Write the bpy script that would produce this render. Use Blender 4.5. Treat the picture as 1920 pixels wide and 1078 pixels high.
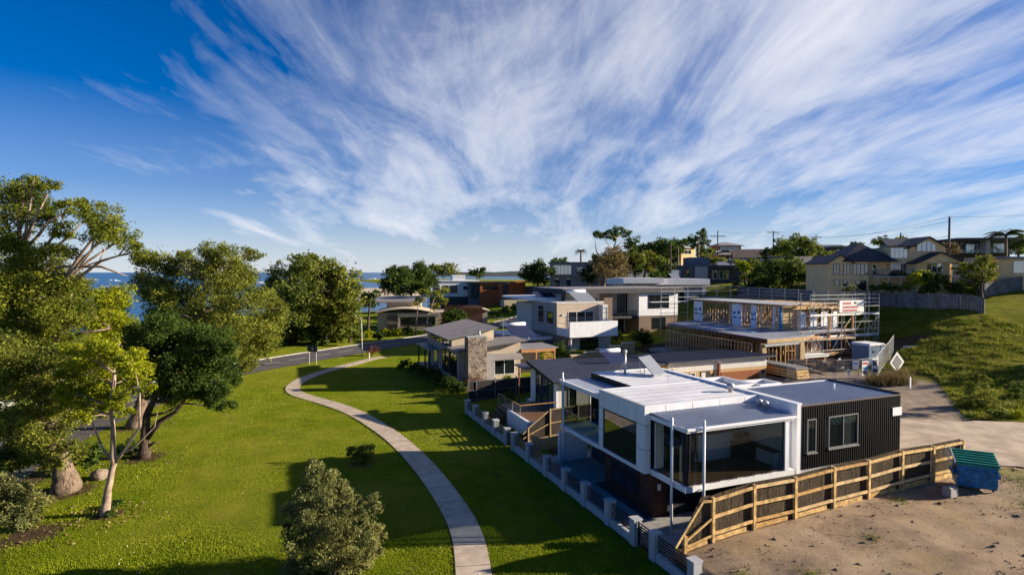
import bpy, math, random
import numpy as np
from mathutils import Vector, Matrix
for o in list(bpy.data.objects): bpy.data.objects.remove(o)
sc = bpy.context.scene
col = sc.collection
R = math.radians
rnd = random.Random(11)
nr = np.random.default_rng(5)

# ------------------------------------------------------------------ camera
F = 1067.0; HC = 12.5; PIT = math.atan(29 / F)
cam = bpy.data.cameras.new('camera'); cam_o = bpy.data.objects.new('camera', cam); col.objects.link(cam_o)
cam.sensor_width = 36.0; cam.lens = 36.0 * F / 1920.0; cam.clip_start = 0.5; cam.clip_end = 30000
cam_o.location = (0, 0, HC); cam_o.rotation_euler = (math.pi / 2 - PIT, 0, 0)
sc.camera = cam_o
sc.render.resolution_x = 1024; sc.render.resolution_y = 574

# ------------------------------------------------------------------ sky and sun
SUN_EL = R(17.0); SUN_AZ = R(3.0)          # azimuth measured from +X towards +Y
world = bpy.data.worlds.new('World'); sc.world = world; world.use_nodes = True
wn = world.node_tree.nodes; wl = world.node_tree.links; wn.clear()
def WN(t, **kw):
    n = wn.new(t)
    for k, v in kw.items(): setattr(n, k, v)
    return n
def wmath(op, a, b=None, clamp=False):
    n = WN('ShaderNodeMath', operation=op); n.use_clamp = clamp
    for i, v in enumerate((a, b)):
        if v is None: continue
        if isinstance(v, (int, float)): n.inputs[i].default_value = v
        else: wl.new(v, n.inputs[i])
    return n.outputs[0]
def wramp(f, pts):
    n = WN('ShaderNodeValToRGB'); cr = n.color_ramp
    while len(cr.elements) < len(pts): cr.elements.new(0.5)
    for e, (p, c) in zip(cr.elements, pts): e.position = p; e.color = (c, c, c, 1) if isinstance(c, (int, float)) else (*c, 1)
    wl.new(f, n.inputs[0]); return n.outputs[0]
sky = WN('ShaderNodeTexSky', sky_type='NISHITA'); sky.sun_disc = False
sky.sun_elevation = SUN_EL; sky.sun_rotation = math.pi / 2 - SUN_AZ
sky.altitude = 0; sky.air_density = 1.0; sky.dust_density = 0.15; sky.ozone_density = 3.0
hsv = WN('ShaderNodeHueSaturation'); hsv.inputs['Saturation'].default_value = 1.45; hsv.inputs['Value'].default_value = 0.68
tint = WN('ShaderNodeMix', data_type='RGBA', blend_type='MULTIPLY'); tint.inputs['Factor'].default_value = 1.0; tint.inputs[7].default_value = (0.62, 0.86, 1.35, 1)
wl.new(sky.outputs[0], tint.inputs[6]); wl.new(tint.outputs[2], hsv.inputs['Color'])
tc = WN('ShaderNodeTexCoord'); sep = WN('ShaderNodeSeparateXYZ'); wl.new(tc.outputs['Generated'], sep.inputs[0])
zc = wmath('MAXIMUM', sep.outputs[2], 0.0); zz = wmath('ADD', zc, 0.15)
px_ = wmath('DIVIDE', sep.outputs[0], zz); py_ = wmath('DIVIDE', sep.outputs[1], zz)
comb = WN('ShaderNodeCombineXYZ'); wl.new(px_, comb.inputs[0]); wl.new(py_, comb.inputs[1])
def wnoise(rot, scale, detail, rough, dist, loc=(0, 0, 0)):
    m = WN('ShaderNodeMapping'); m.inputs['Rotation'].default_value = (0, 0, R(rot)); m.inputs['Scale'].default_value = scale
    m.inputs['Location'].default_value = loc
    wl.new(comb.outputs[0], m.inputs[0])
    n = WN('ShaderNodeTexNoise'); n.inputs['Scale'].default_value = 1; n.inputs['Detail'].default_value = detail
    n.inputs['Roughness'].default_value = rough; n.inputs['Distortion'].default_value = dist
    wl.new(m.outputs[0], n.inputs['Vector']); return n.outputs[0]
streak = wnoise(8, (1.9, 0.62, 1), 12, 0.60, 1.0, (3.2, 1.0, 0))
fine = wnoise(-40, (5.5, 1.5, 1), 10, 0.68, 1.2, (0.7, 2.2, 0))
ripple = wnoise(56, (6.0, 1.5, 1), 10, 0.70, 1.2, (1.3, 4.0, 0))
big = wnoise(25, (1.0, 0.55, 1), 3, 0.5, 0.6, (0.9, 2.1, 0))
# cloud cover grows from the clear west (left) to the east (right)
cover = wmath('MULTIPLY', wmath('ADD', wmath('ADD', px_, wmath('MULTIPLY', py_, 0.70)), -1.02), 0.15)
cover = wmath('MINIMUM', wmath('MAXIMUM', cover, -0.22), 0.09)
dens = wmath('ADD', wmath('MULTIPLY', streak, 0.62), wmath('MULTIPLY', fine, 0.20))
dens = wmath('ADD', dens, wmath('MULTIPLY', ripple, 0.18))
dens = wmath('ADD', dens, wmath('MULTIPLY', big, 0.46))
dens = wmath('ADD', dens, cover)
cl = wramp(dens, [(0.0, 0.0), (0.58, 0.0), (0.72, 0.24), (0.85, 0.62), (1.0, 0.92)])
hz = wramp(sep.outputs[2], [(0.0, 0.85), (0.05, 0.62), (0.13, 0.24), (0.26, 0.0)])   # pale band of thin high cloud at the horizon
cl2 = wmath('MAXIMUM', wmath('MULTIPLY', cl, 0.95), wmath('MULTIPLY', hz, 0.8))
mixc = WN('ShaderNodeMix', data_type='RGBA'); wl.new(cl2, mixc.inputs['Factor'])
wl.new(hsv.outputs[0], mixc.inputs[6]); mixc.inputs[7].default_value = (6.7, 6.85, 7.4, 1)
bg = WN('ShaderNodeBackground'); bg.inputs['Strength'].default_value = 0.052
wl.new(mixc.outputs[2], bg.inputs['Color'])
wo = WN('ShaderNodeOutputWorld'); wl.new(bg.outputs[0], wo.inputs[0])
sun = bpy.data.lights.new('sun', 'SUN'); sun.energy = 4.7; sun.angle = R(0.5); sun.color = (1.0, 0.86, 0.66)
sun_o = bpy.data.objects.new('sun', sun); col.objects.link(sun_o)
sd = Vector((math.cos(SUN_EL) * math.cos(SUN_AZ), math.cos(SUN_EL) * math.sin(SUN_AZ), math.sin(SUN_EL)))
sun_o.rotation_euler = sd.to_track_quat('Z', 'Y').to_euler(); sun_o.location = (60, -30, 60)
vs = sc.view_settings; vs.view_transform = 'Standard'; vs.look = 'None'; vs.exposure = 1.32; vs.gamma = 1.0; vs.use_curve_mapping = False
sc.render.engine = 'CYCLES'
try:
    sc.cycles.max_bounces = 6; sc.cycles.transparent_max_bounces = 12; sc.cycles.use_denoising = True
except Exception: pass

# ------------------------------------------------------------------ frames and pixels
TH = R(21.7); CT, ST = math.cos(TH), math.sin(TH); OX, OY = 6.17, 24.56     # the street grid: t to the right, s away along the front fence
cp_, sp_ = math.cos(PIT), math.sin(PIT)
def W(t, s, z=0.0): return Vector((OX + t * CT - s * ST, OY + t * ST + s * CT, z))
def Lc(x, y): x -= OX; y -= OY; return (x * CT + y * ST, -x * ST + y * CT)
def ray(px, py): a = (px - 960) / F; b = -(py - 539) / F; return (a, cp_ + b * sp_, -sp_ + b * cp_)
def G(px, py, z=0.0): d = ray(px, py); k = (z - HC) / d[2]; return Vector((d[0] * k, d[1] * k, z))
def at(px, py, Y): d = ray(px, py); k = Y / d[1]; return Vector((d[0] * k, Y, HC + d[2] * k))

# ------------------------------------------------------------------ materials
MT = {}
def mat(name, c, rough=0.7, var=0.12, scale=3.0, bump=0.0, bscale=30.0, metal=0.0, spec=0.3, c2=None, detail=5, stretch=None, coords='world'):
    m = bpy.data.materials.new(name); m.use_nodes = True; nt = m.node_tree; n = nt.nodes; l = nt.links
    b = n['Principled BSDF']; b.inputs['Roughness'].default_value = rough; b.inputs['Metallic'].default_value = metal
    b.inputs['Specular IOR Level'].default_value = spec
    g = n.new('ShaderNodeNewGeometry'); mp = n.new('ShaderNodeMapping'); l.new(g.outputs['Position'], mp.inputs[0])
    if stretch: mp.inputs['Scale'].default_value = stretch
    mp.inputs['Rotation'].default_value = (0, 0, -TH)
    mp.vector_type = 'POINT'
    no = n.new('ShaderNodeTexNoise'); no.inputs['Scale'].default_value = scale; no.inputs['Detail'].default_value = detail
    no.inputs['Roughness'].default_value = 0.65; l.new(mp.outputs[0], no.inputs['Vector'])
    cr = n.new('ShaderNodeValToRGB'); e = cr.color_ramp.elements
    a = c2 if c2 else tuple(max(0, x * (1 - 2 * var)) for x in c)
    bb = c if c2 else tuple(min(1, x * (1 + var)) for x in c)
    e[0].position = 0.32; e[0].color = (*a, 1); e[1].position = 0.68; e[1].color = (*bb, 1)
    l.new(no.outputs[0], cr.inputs[0]); l.new(cr.outputs[0], b.inputs['Base Color'])
    if bump:
        n2 = n.new('ShaderNodeTexNoise'); n2.inputs['Scale'].default_value = bscale; n2.inputs['Detail'].default_value = 4
        l.new(mp.outputs[0], n2.inputs['Vector'])
        bu = n.new('ShaderNodeBump'); bu.inputs['Strength'].default_value = bump; bu.inputs['Distance'].default_value = 0.05
        l.new(n2.outputs[0], bu.inputs['Height']); l.new(bu.outputs[0], b.inputs['Normal'])
    MT[name] = m; return m
def glassmat(name, tint, refl=0.35, trans=0.0, rough=0.02):
    m = bpy.data.materials.new(name); m.use_nodes = True; nt = m.node_tree; n = nt.nodes; l = nt.links
    n.remove(n['Principled BSDF']); out = n['Material Output']
    fr = n.new('ShaderNodeLayerWeight'); fr.inputs[0].default_value = 0.5
    pw = n.new('ShaderNodeMath'); pw.operation = 'POWER'; pw.inputs[1].default_value = 4.0; l.new(fr.outputs['Facing'], pw.inputs[0])
    ad = n.new('ShaderNodeMath'); ad.operation = 'MULTIPLY_ADD'; ad.inputs[1].default_value = 0.8; ad.inputs[2].default_value = refl; ad.use_clamp = True
    l.new(pw.outputs[0], ad.inputs[0])
    gl = n.new('ShaderNodeBsdfGlossy'); gl.inputs['Roughness'].default_value = rough; gl.inputs['Color'].default_value = (0.9, 0.95, 1, 1)
    df = n.new('ShaderNodeBsdfDiffuse'); df.inputs['Color'].default_value = (*tint, 1)
    tr = n.new('ShaderNodeBsdfTransparent'); tr.inputs['Color'].default_value = (0.88, 0.93, 0.92, 1)
    m1 = n.new('ShaderNodeMixShader'); m1.inputs[0].default_value = trans; l.new(df.outputs[0], m1.inputs[1]); l.new(tr.outputs[0], m1.inputs[2])
    m2 = n.new('ShaderNodeMixShader'); l.new(ad.outputs[0], m2.inputs[0]); l.new(m1.outputs[0], m2.inputs[1]); l.new(gl.outputs[0], m2.inputs[2])
    l.new(m2.outputs[0], out.inputs[0]); MT[name] = m; return m
def leafmat(name, c1, c2, trans=0.25, rough=0.55):
    m = bpy.data.materials.new(name); m.use_nodes = True; nt = m.node_tree; n = nt.nodes; l = nt.links
    b = n['Principled BSDF']; b.inputs['Roughness'].default_value = rough; b.inputs['Specular IOR Level'].default_value = 0.06
    g = n.new('ShaderNodeNewGeometry')
    cr = n.new('ShaderNodeValToRGB'); e = cr.color_ramp.elements
    e[0].position = 0.1; e[0].color = (*c1, 1); e[1].position = 0.9; e[1].color = (*c2, 1)
    no = n.new('ShaderNodeTexNoise'); no.inputs['Scale'].default_value = 0.55; no.inputs['Detail'].default_value = 2
    l.new(g.outputs['Position'], no.inputs['Vector'])
    mx = n.new('ShaderNodeMath'); mx.operation = 'MULTIPLY_ADD'; mx.inputs[1].default_value = 0.5
    l.new(g.outputs['Random Per Island'], mx.inputs[0])
    mm = n.new('ShaderNodeMath'); mm.operation = 'MULTIPLY_ADD'; mm.inputs[1].default_value = 1.6; mm.inputs[2].default_value = -0.55
    l.new(no.outputs[0], mm.inputs[0]); l.new(mm.outputs[0], mx.inputs[2]); mx.use_clamp = True
    l.new(mx.outputs[0], cr.inputs[0]); l.new(cr.outputs[0], b.inputs['Base Color'])
    tl = n.new('ShaderNodeBsdfTranslucent'); l.new(cr.outputs[0], tl.inputs['Color'])
    ms = n.new('ShaderNodeMixShader'); ms.inputs[0].default_value = trans
    l.new(b.outputs[0], ms.inputs[1]); l.new(tl.outputs[0], ms.inputs[2]); l.new(ms.outputs[0], n['Material Output'].inputs[0])
    MT[name] = m; return m

mat('white_panel', (0.74, 0.75, 0.78), 0.45, 0.05, 2.2, stretch=(1, 1, 0.22))
mat('white_roof', (0.66, 0.665, 0.69), 0.5, 0.08, 0.8)
mat('blue_roof', (0.34, 0.38, 0.47), 0.42, 0.06, 0.7, metal=0.25)
mat('white_metal', (0.78, 0.79, 0.81), 0.4, 0.03, 2)
mat('soffit', (0.62, 0.62, 0.62), 0.7, 0.04, 1)
mat('joint', (0.06, 0.06, 0.065), 0.8)
mat('black_clad', (0.006, 0.0075, 0.011), 0.5, 0.2, 2, spec=0.22)
mat('black_metal', (0.012, 0.012, 0.014), 0.4, 0.1, 2)
mat('dark_frame', (0.022, 0.025, 0.03), 0.4, 0.1, 2)
mat('grey_frame', (0.20, 0.20, 0.20), 0.45, 0.05, 2)
mat('white_frame', (0.7, 0.71, 0.72), 0.45, 0.05, 2)
mat('dark_brick', (0.095, 0.040, 0.028), 0.8, 0.4, 6, 0.6, 14)
mat('deck', (0.17, 0.085, 0.040), 0.5, 0.25, 5, 0.3, 20, stretch=(0.3, 4, 1))
mat('pale_timber', (0.64, 0.42, 0.17), 0.7, 0.30, 3.5, 0.3, 25)
mat('pale_timber_b', (0.55, 0.33, 0.12), 0.7, 0.30, 4.0, 0.3, 25)
mat('pale_timber_c', (0.66, 0.47, 0.24), 0.7, 0.25, 3.0, 0.3, 25)
mat('deck_sheet', (0.25, 0.27, 0.33), 0.7, 0.12, 1.5)
mat('new_timber', (0.58, 0.36, 0.17), 0.75, 0.2, 3, 0.2, 20)
mat('plywood', (0.42, 0.30, 0.15), 0.75, 0.15, 2)
mat('grey_timber', (0.135, 0.145, 0.155), 0.85, 0.22, 1.4, 0.4, 12)
mat('brown_timber', (0.15, 0.055, 0.026), 0.75, 0.22, 2.2, 0.4, 14)
mat('dark_timber', (0.040, 0.030, 0.026), 0.8, 0.25, 3)
mat('brush', (0.125, 0.092, 0.058), 0.95, 0.5, 9, 1.0, 30, stretch=(6, 6, 0.5))
mat('render_wall', (0.40, 0.41, 0.43), 0.85, 0.08, 2, 0.15, 40)
mat('paving', (0.30, 0.29, 0.28), 0.85, 0.12, 2.5, 0.3, 20)
mat('path_concrete', (0.50, 0.405, 0.315), 0.9, 0.14, 1.6, 0.25, 30)
mat('path_concrete_b', (0.46, 0.375, 0.29), 0.9, 0.14, 1.9, 0.25, 30)
mat('path_concrete_c', (0.53, 0.43, 0.34), 0.9, 0.12, 1.3, 0.25, 30)
mat('kerb_concrete', (0.42, 0.40, 0.36), 0.9, 0.15, 1.5)
mat('charcoal_roof', (0.060, 0.066, 0.090), 0.5, 0.12, 0.8, spec=0.3)
mat('grey_roof', (0.26, 0.24, 0.235), 0.5, 0.08, 0.8, metal=0.1)
mat('slate_roof', (0.026, 0.030, 0.042), 0.6, 0.2, 1.5)
mat('beige_render', (0.46, 0.38, 0.29), 0.85, 0.06, 1.5, 0.1, 40)
mat('cream_render', (0.60, 0.50, 0.37), 0.85, 0.06, 1.5)
mat('yellow_render', (0.76, 0.545, 0.28), 0.85, 0.08, 1.2)
mat('tan_brick', (0.50, 0.33, 0.16), 0.85, 0.14, 6, 0.4, 16)
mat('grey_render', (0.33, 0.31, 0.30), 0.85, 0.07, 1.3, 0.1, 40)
mat('pale_render', (0.58, 0.56, 0.53), 0.85, 0.06, 1.2)
mat('brown_brick', (0.20, 0.145, 0.11), 0.85, 0.2, 6, 0.4, 16)
mat('red_brick', (0.24, 0.085, 0.045), 0.85, 0.25, 6, 0.4, 16)
mat('charcoal_wall', (0.055, 0.058, 0.066), 0.75, 0.12, 1.5)
mat('blue_wall', (0.10, 0.125, 0.165), 0.75, 0.1, 1.2)
mat('rust_wall', (0.33, 0.105, 0.035), 0.8, 0.2, 2)
mat('garage_door', (0.26, 0.085, 0.028), 0.5, 0.15, 5, stretch=(0.4, 1, 6))
mat('stone_a', (0.31, 0.25, 0.20), 0.9, 0.25, 5, 0.5, 20)
mat('stone_b', (0.20, 0.16, 0.13), 0.9, 0.25, 5, 0.5, 20)
mat('stone_c', (0.40, 0.32, 0.24), 0.9, 0.25, 5, 0.5, 20)
mat('orange_timber', (0.50, 0.24, 0.085), 0.6, 0.15, 3)
mat('curtain', (0.55, 0.53, 0.48), 0.9, 0.12, 3, stretch=(8, 8, 0.3))
mat('steel', (0.42, 0.43, 0.44), 0.4, 0.12, 4, metal=0.7)
mat('galv', (0.50, 0.49, 0.47), 0.5, 0.12, 4, metal=0.35)
mat('pole_wood', (0.085, 0.07, 0.06), 0.9, 0.2, 4)
mat('solar', (0.028, 0.035, 0.085), 0.25, 0.15, 2, spec=0.5)
mat('solar_glass', (0.22, 0.24, 0.28), 0.3, 0.06, 2, spec=0.5)
mat('wrap_white', (0.74, 0.79, 0.86), 0.55, 0.06, 2)
mat('wrap_blue', (0.02, 0.20, 0.42), 0.55, 0.1, 2)
mat('bin_blue', (0.006, 0.15, 0.36), 0.45, 0.32, 4.5)
mat('bin_green', (0.008, 0.23, 0.165), 0.5, 0.15, 3)
mat('toilet_blue', (0.10, 0.17, 0.27), 0.5, 0.08, 2)
mat('sign_white', (0.72, 0.72, 0.70), 0.6, 0.04, 2)
mat('sign_red', (0.45, 0.10, 0.10), 0.6, 0.08, 2)
mat('sign_dark', (0.045, 0.06, 0.08), 0.5, 0.1, 2)
mat('car_white', (0.72, 0.73, 0.75), 0.25, 0.02, 1, spec=0.5)
mat('tyre', (0.015, 0.015, 0.015), 0.8)
mat('red_paint', (0.40, 0.015, 0.02), 0.4)
mat('bark', (0.20, 0.145, 0.105), 0.95, 0.45, 4, 1.0, 9, stretch=(3, 3, 0.5))
mat('bark_pale', (0.32, 0.235, 0.18), 0.85, 0.3, 2.0, 0.4, 8)
mat('bark_dark', (0.085, 0.06, 0.045), 0.95, 0.35, 4, 0.8, 10)
mat('rock', (0.25, 0.19, 0.15), 0.95, 0.3, 3, 0.8, 8)
mat('soil', (0.085, 0.065, 0.045), 0.95, 0.35, 3, 0.8, 12)
mat('sand', (0.55, 0.46, 0.34), 0.95, 0.08, 0.05)
mat('foam', (0.8, 0.82, 0.84), 0.8, 0.05, 0.5)
mat('headland_green', (0.045, 0.06, 0.05), 0.95, 0.3, 0.02)
mat('line_paint', (0.5, 0.5, 0.48), 0.8, 0.2, 3)
glassmat('glass', (0.012, 0.016, 0.02), 0.16)
glassmat('glass_blue', (0.03, 0.055, 0.075), 0.34)
glassmat('glass_clear', (0.02, 0.03, 0.03), 0.03, 0.92)
glassmat('glass_room', (0.006, 0.008, 0.009), 0.03, 0.84)
glassmat('glass_tint', (0.01, 0.015, 0.016), 0.05, 0.55)
leafmat('leaf_gum', (0.0491, 0.0782, 0.0116), (0.2919, 0.3143, 0.0391), 0.4)
leafmat('leaf_yellow', (0.0962, 0.1368, 0.0081), (0.4245, 0.4389, 0.0236), 0.4)
leafmat('leaf_dark', (0.0164, 0.0419, 0.0112), (0.1136, 0.171, 0.0289), 0.35)
leafmat('leaf_olive', (0.0571, 0.0859, 0.0159), (0.2994, 0.3116, 0.0482), 0.4)
leafmat('leaf_grey', (0.088, 0.1155, 0.0396), (0.319, 0.3025, 0.1045), 0.35)
leafmat('leaf_bush', (0.046, 0.0821, 0.0172), (0.2383, 0.269, 0.0505), 0.4)
leafmat('leaf_dry', (0.13, 0.10, 0.045), (0.28, 0.21, 0.09))
leafmat('leaf_red', (0.10, 0.035, 0.025), (0.22, 0.085, 0.05))
leafmat('leaf_palm', (0.03, 0.05, 0.012), (0.10, 0.12, 0.03))
leafmat('grass_blade', (0.120, 0.185, 0.006), (0.330, 0.370, 0.022), 0.35)
leafmat('hill_grass', (0.105, 0.140, 0.012), (0.310, 0.300, 0.045), 0.35)

# ------------------------------------------------------------------ mesh helpers
def link(o, parent=None):
    col.objects.link(o)
    if parent is not None: o.parent = parent
    return o
class MB:
    def __init__(self): self.v = []; self.f = []
    def add(self, vs, fs):
        b = len(self.v); self.v += [tuple(x) for x in vs]; self.f += [tuple(i + b for i in q) for q in fs]; return self
    def box(self, x0, x1, y0, y1, z0, z1):
        x0, x1 = min(x0, x1), max(x0, x1); y0, y1 = min(y0, y1), max(y0, y1); z0, z1 = min(z0, z1), max(z0, z1)
        return self.add([(x0, y0, z0), (x1, y0, z0), (x1, y1, z0), (x0, y1, z0), (x0, y0, z1), (x1, y0, z1), (x1, y1, z1), (x0, y1, z1)],
                        [(0, 3, 2, 1), (4, 5, 6, 7), (0, 1, 5, 4), (1, 2, 6, 5), (2, 3, 7, 6), (3, 0, 4, 7)])
    def slab(self, pts, th):        # pts counter-clockwise from above: a (sloping) plate of thickness th below pts
        n = len(pts); a = [tuple(p) for p in pts]; b = [(p[0], p[1], p[2] - th) for p in pts]
        return self.add(a + b, [tuple(range(n)), tuple(range(2 * n - 1, n - 1, -1))] + [(i, n + i, n + (i + 1) % n, (i + 1) % n) for i in range(n)])
    def prism_y(self, prof, y0, y1):   # prof: (x,z) polygon, extruded along y
        n = len(prof); a = [(x, y0, z) for x, z in prof]; b = [(x, y1, z) for x, z in prof]
        return self.add(a + b, [tuple(range(n)), tuple(range(2 * n - 1, n - 1, -1))] + [((i + 1) % n, i, n + i, n + (i + 1) % n) for i in range(n)])
    def prism_x(self, prof, x0, x1):   # prof: (y,z)
        n = len(prof); a = [(x0, y, z) for y, z in prof]; b = [(x1, y, z) for y, z in prof]
        return self.add(a + b, [tuple(range(n)), tuple(range(2 * n - 1, n - 1, -1))] + [((i + 1) % n, i, n + i, n + (i + 1) % n) for i in range(n)])
    def tube(self, pts, rs, n=8, cap=True):
        pts = [Vector(p) for p in pts]
        if isinstance(rs, (int, float)): rs = [rs] * len(pts)
        b = len(self.v); prev = None
        for i, p in enumerate(pts):
            d = (pts[min(i + 1, len(pts) - 1)] - pts[max(i - 1, 0)])
            if d.length < 1e-6: d = Vector((0, 0, 1))
            d.normalize()
            if prev is None:
                u = d.orthogonal().normalized()
            else:
                u = (prev - d * prev.dot(d)); u = u.normalized() if u.length > 1e-6 else d.orthogonal().normalized()
            prev = u; w = d.cross(u)
            for k in range(n):
                a = 2 * math.pi * k / n; self.v.append(tuple(p + (u * math.cos(a) + w * math.sin(a)) * rs[i]))
        for i in range(len(pts) - 1):
            for k in range(n):
                self.f.append((b + i * n + k, b + i * n + (k + 1) % n, b + (i + 1) * n + (k + 1) % n, b + (i + 1) * n + k))
        if cap:
            self.f.append(tuple(b + k for k in range(n - 1, -1, -1))); e = b + (len(pts) - 1) * n; self.f.append(tuple(e + k for k in range(n)))
        return self
    def lathe(self, prof, n=12, c=(0, 0, 0)):
        b = len(self.v)
        for r, z in prof:
            for k in range(n):
                a = 2 * math.pi * k / n; self.v.append((c[0] + r * math.cos(a), c[1] + r * math.sin(a), c[2] + z))
        for i in range(len(prof) - 1):
            for k in range(n): self.f.append((b + i * n + k, b + i * n + (k + 1) % n, b + (i + 1) * n + (k + 1) % n, b + (i + 1) * n + k))
        self.f.append(tuple(b + k for k in range(n - 1, -1, -1))); e = b + (len(prof) - 1) * n; self.f.append(tuple(e + k for k in range(n)))
        return self
    def mesh(self, name, m, smooth=False, off=(0, 0, 0)):
        me = bpy.data.meshes.new(name)
        me.from_pydata([(x - off[0], y - off[1], z - off[2]) for x, y, z in self.v], [], self.f)
        me.materials.append(MT[m] if isinstance(m, str) else m)
        if smooth: me.polygons.foreach_set('use_smooth', [True] * len(me.polygons))
        me.update(); return me
    def build(self, name, m, parent=None, smooth=False, off=(0, 0, 0)):
        return link(bpy.data.objects.new(name, self.mesh(name, m, smooth, off)), parent)
_cube = {}
def cube(m):
    if m not in _cube: _cube[m] = MB().box(-.5, .5, -.5, .5, -.5, .5).mesh('piece', m)
    return _cube[m]
def piece(name, c, s, m, parent=None, rot=None):     # a box piece sharing its mesh with every other piece of the material
    o = bpy.data.objects.new(name, cube(m)); o.location = c; o.scale = s
    if rot is not None: o.rotation_euler = rot
    return link(o, parent)
def bar(name, a, b, w, h, m, parent=None):          # a straight square bar from a to b
    a = Vector(a); b = Vector(b); d = b - a
    o = bpy.data.objects.new(name, cube(m)); o.location = (a + b) / 2; o.scale = (w, h, d.length)
    o.rotation_euler = d.to_track_quat('Z', 'Y').to_euler(); return link(o, parent)
def np_mesh(name, V, quads, m, parent=None, smooth=False, tri=False):
    me = bpy.data.meshes.new(name); k = 3 if tri else 4
    me.vertices.add(len(V)); me.vertices.foreach_set('co', np.asarray(V, np.float32).ravel())
    nf = len(quads); me.loops.add(nf * k); me.loops.foreach_set('vertex_index', np.asarray(quads, np.int32).ravel())
    me.polygons.add(nf); me.polygons.foreach_set('loop_start', np.arange(nf, dtype=np.int32) * k)
    me.materials.append(MT[m] if isinstance(m, str) else m)
    if smooth: me.polygons.foreach_set('use_smooth', np.ones(nf, bool))
    me.update(calc_edges=True); me.validate()
    return link(bpy.data.objects.new(name, me), parent)
def tag(o, label, cat, group=None):
    o['label'] = label; o['category'] = cat
    if group: o['group'] = group
    return o
def struct(o, label=None): o['kind'] = 'structure'; (label and o.__setitem__('label', label)); return o
def stuff(o): o['kind'] = 'stuff'; return o
class Thing:
    """an Empty at the thing's base; parts are given in the coordinates of its frame (absolute t,s,z on the street grid, or local)"""
    def __init__(self, name, label, cat, t=0, s=0, z=0, group=None, loc=None, rz=None):
        e = bpy.data.objects.new(name, None); e.empty_display_size = 0.5; col.objects.link(e)
        if loc is None: e.location = W(t, s, z); e.rotation_euler = (0, 0, TH); self.off = (t, s, z)
        else: e.location = loc; e.rotation_euler = (0, 0, rz or 0); self.off = (0, 0, 0)
        tag(e, label, cat, group); self.e = e
    def box(self, name, x0, x1, y0, y1, z0, z1, m, parent=None):
        return MB().box(x0, x1, y0, y1, z0, z1).build(name, m, parent or self.e, off=self.off)
    def mb(self, name, mb, m, parent=None, smooth=False): return mb.build(name, m, parent or self.e, smooth, self.off)
    def piece(self, name, x0, x1, y0, y1, z0, z1, m, rot=None):
        o = self.off
        return piece(name, ((x0 + x1) / 2 - o[0], (y0 + y1) / 2 - o[1], (z0 + z1) / 2 - o[2]), (abs(x1 - x0), abs(y1 - y0), abs(z1 - z0)), m, self.e, rot)
    def bar(self, name, a, b, w, h, m):
        o = Vector(self.off); return bar(name, Vector(a) - o, Vector(b) - o, w, h, m, self.e)
    # window on a wall that faces -y ('s'), -x ('l') or +x ('r') at coordinate p, spanning a0..a1 along the wall
    def window(self, face, p, a0, a1, z0, z1, n=1, fm='dark_frame', gm='glass', name='window', fw=0.06, d=0.05, sill=None, rows=1):
        a0, a1 = min(a0, a1), max(a0, a1)
        fr = MB()
        def b(u0, u1, w0, w1, d0, d1, B):
            if face == 's': B.box(u0, u1, p - d1, p - d0, w0, w1)
            elif face == 'l': B.box(p - d1, p - d0, u0, u1, w0, w1)
            else: B.box(p + d0, p + d1, u0, u1, w0, w1)
        b(a0, a1, z0, z0 + fw, -0.02, d, fr); b(a0, a1, z1 - fw, z1, -0.02, d, fr)
        b(a0, a0 + fw, z0 + fw, z1 - fw, -0.02, d, fr); b(a1 - fw, a1, z0 + fw, z1 - fw, -0.02, d, fr)
        st = (a1 - a0) / n
        for i in range(1, n): b(a0 + i * st - fw / 2, a0 + i * st + fw / 2, z0 + fw, z1 - fw, -0.02, d * 0.9, fr)
        for r in range(1, rows): zz = z0 + (z1 - z0) * r / rows; b(a0 + fw, a1 - fw, zz - fw / 2, zz + fw / 2, -0.02, d * 0.8, fr)
        fo = self.mb(name, fr, fm)
        for i in range(n):
            g = MB(); b(a0 + i * st + fw * 0.5, a0 + (i + 1) * st - fw * 0.5, z0 + fw * .9, z1 - fw * .9, 0.006, 0.018, g)
            go = g.build('pane', gm, fo, off=self.off)
        if sill: g = MB(); b(a0 - .05, a1 + .05, z0 - 0.07, z0 - 0.005, 0.0, d + .06, g); g.build('sill', sill, fo, off=self.off)
        return fo
    def ribbed(self, name, x0, x1, y0, y1, z, m, along='x', pitch=0.2, h=0.03, th=0.03, slope=None, duty=0.22):
        """profiled metal sheet lying flat (or sloping: slope(x,y)->z) with raised ribs"""
        M = MB(); sl = slope or (lambda x, y: z)
        def strip(u0, u1, e):
            if along == 'x': q = [(x0, u0), (x1, u0), (x1, u1), (x0, u1)]
            else: q = [(u0, y0), (u1, y0), (u1, y1), (u0, y1)]
            M.slab([(x, y, sl(x, y) + e) for x, y in q], th + e)
        if along == 'x': strip(y0, y1, 0); lo, hi = y0, y1
        else: strip(x0, x1, 0); lo, hi = x0, x1
        k = max(1, int(round((hi - lo) / pitch))); p = (hi - lo) / k
        for i in range(k + 1):
            c = lo + i * p; a, b = max(lo, c - p * duty / 2), min(hi, c + p * duty / 2)
            if b - a > 0.004: strip(a, b, h)
        return self.mb(name, M, m)
def sm(x, a, b):
    t = np.clip((np.asarray(x, float) - a) / (b - a), 0, 1); return t * t * (3 - 2 * t)

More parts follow.
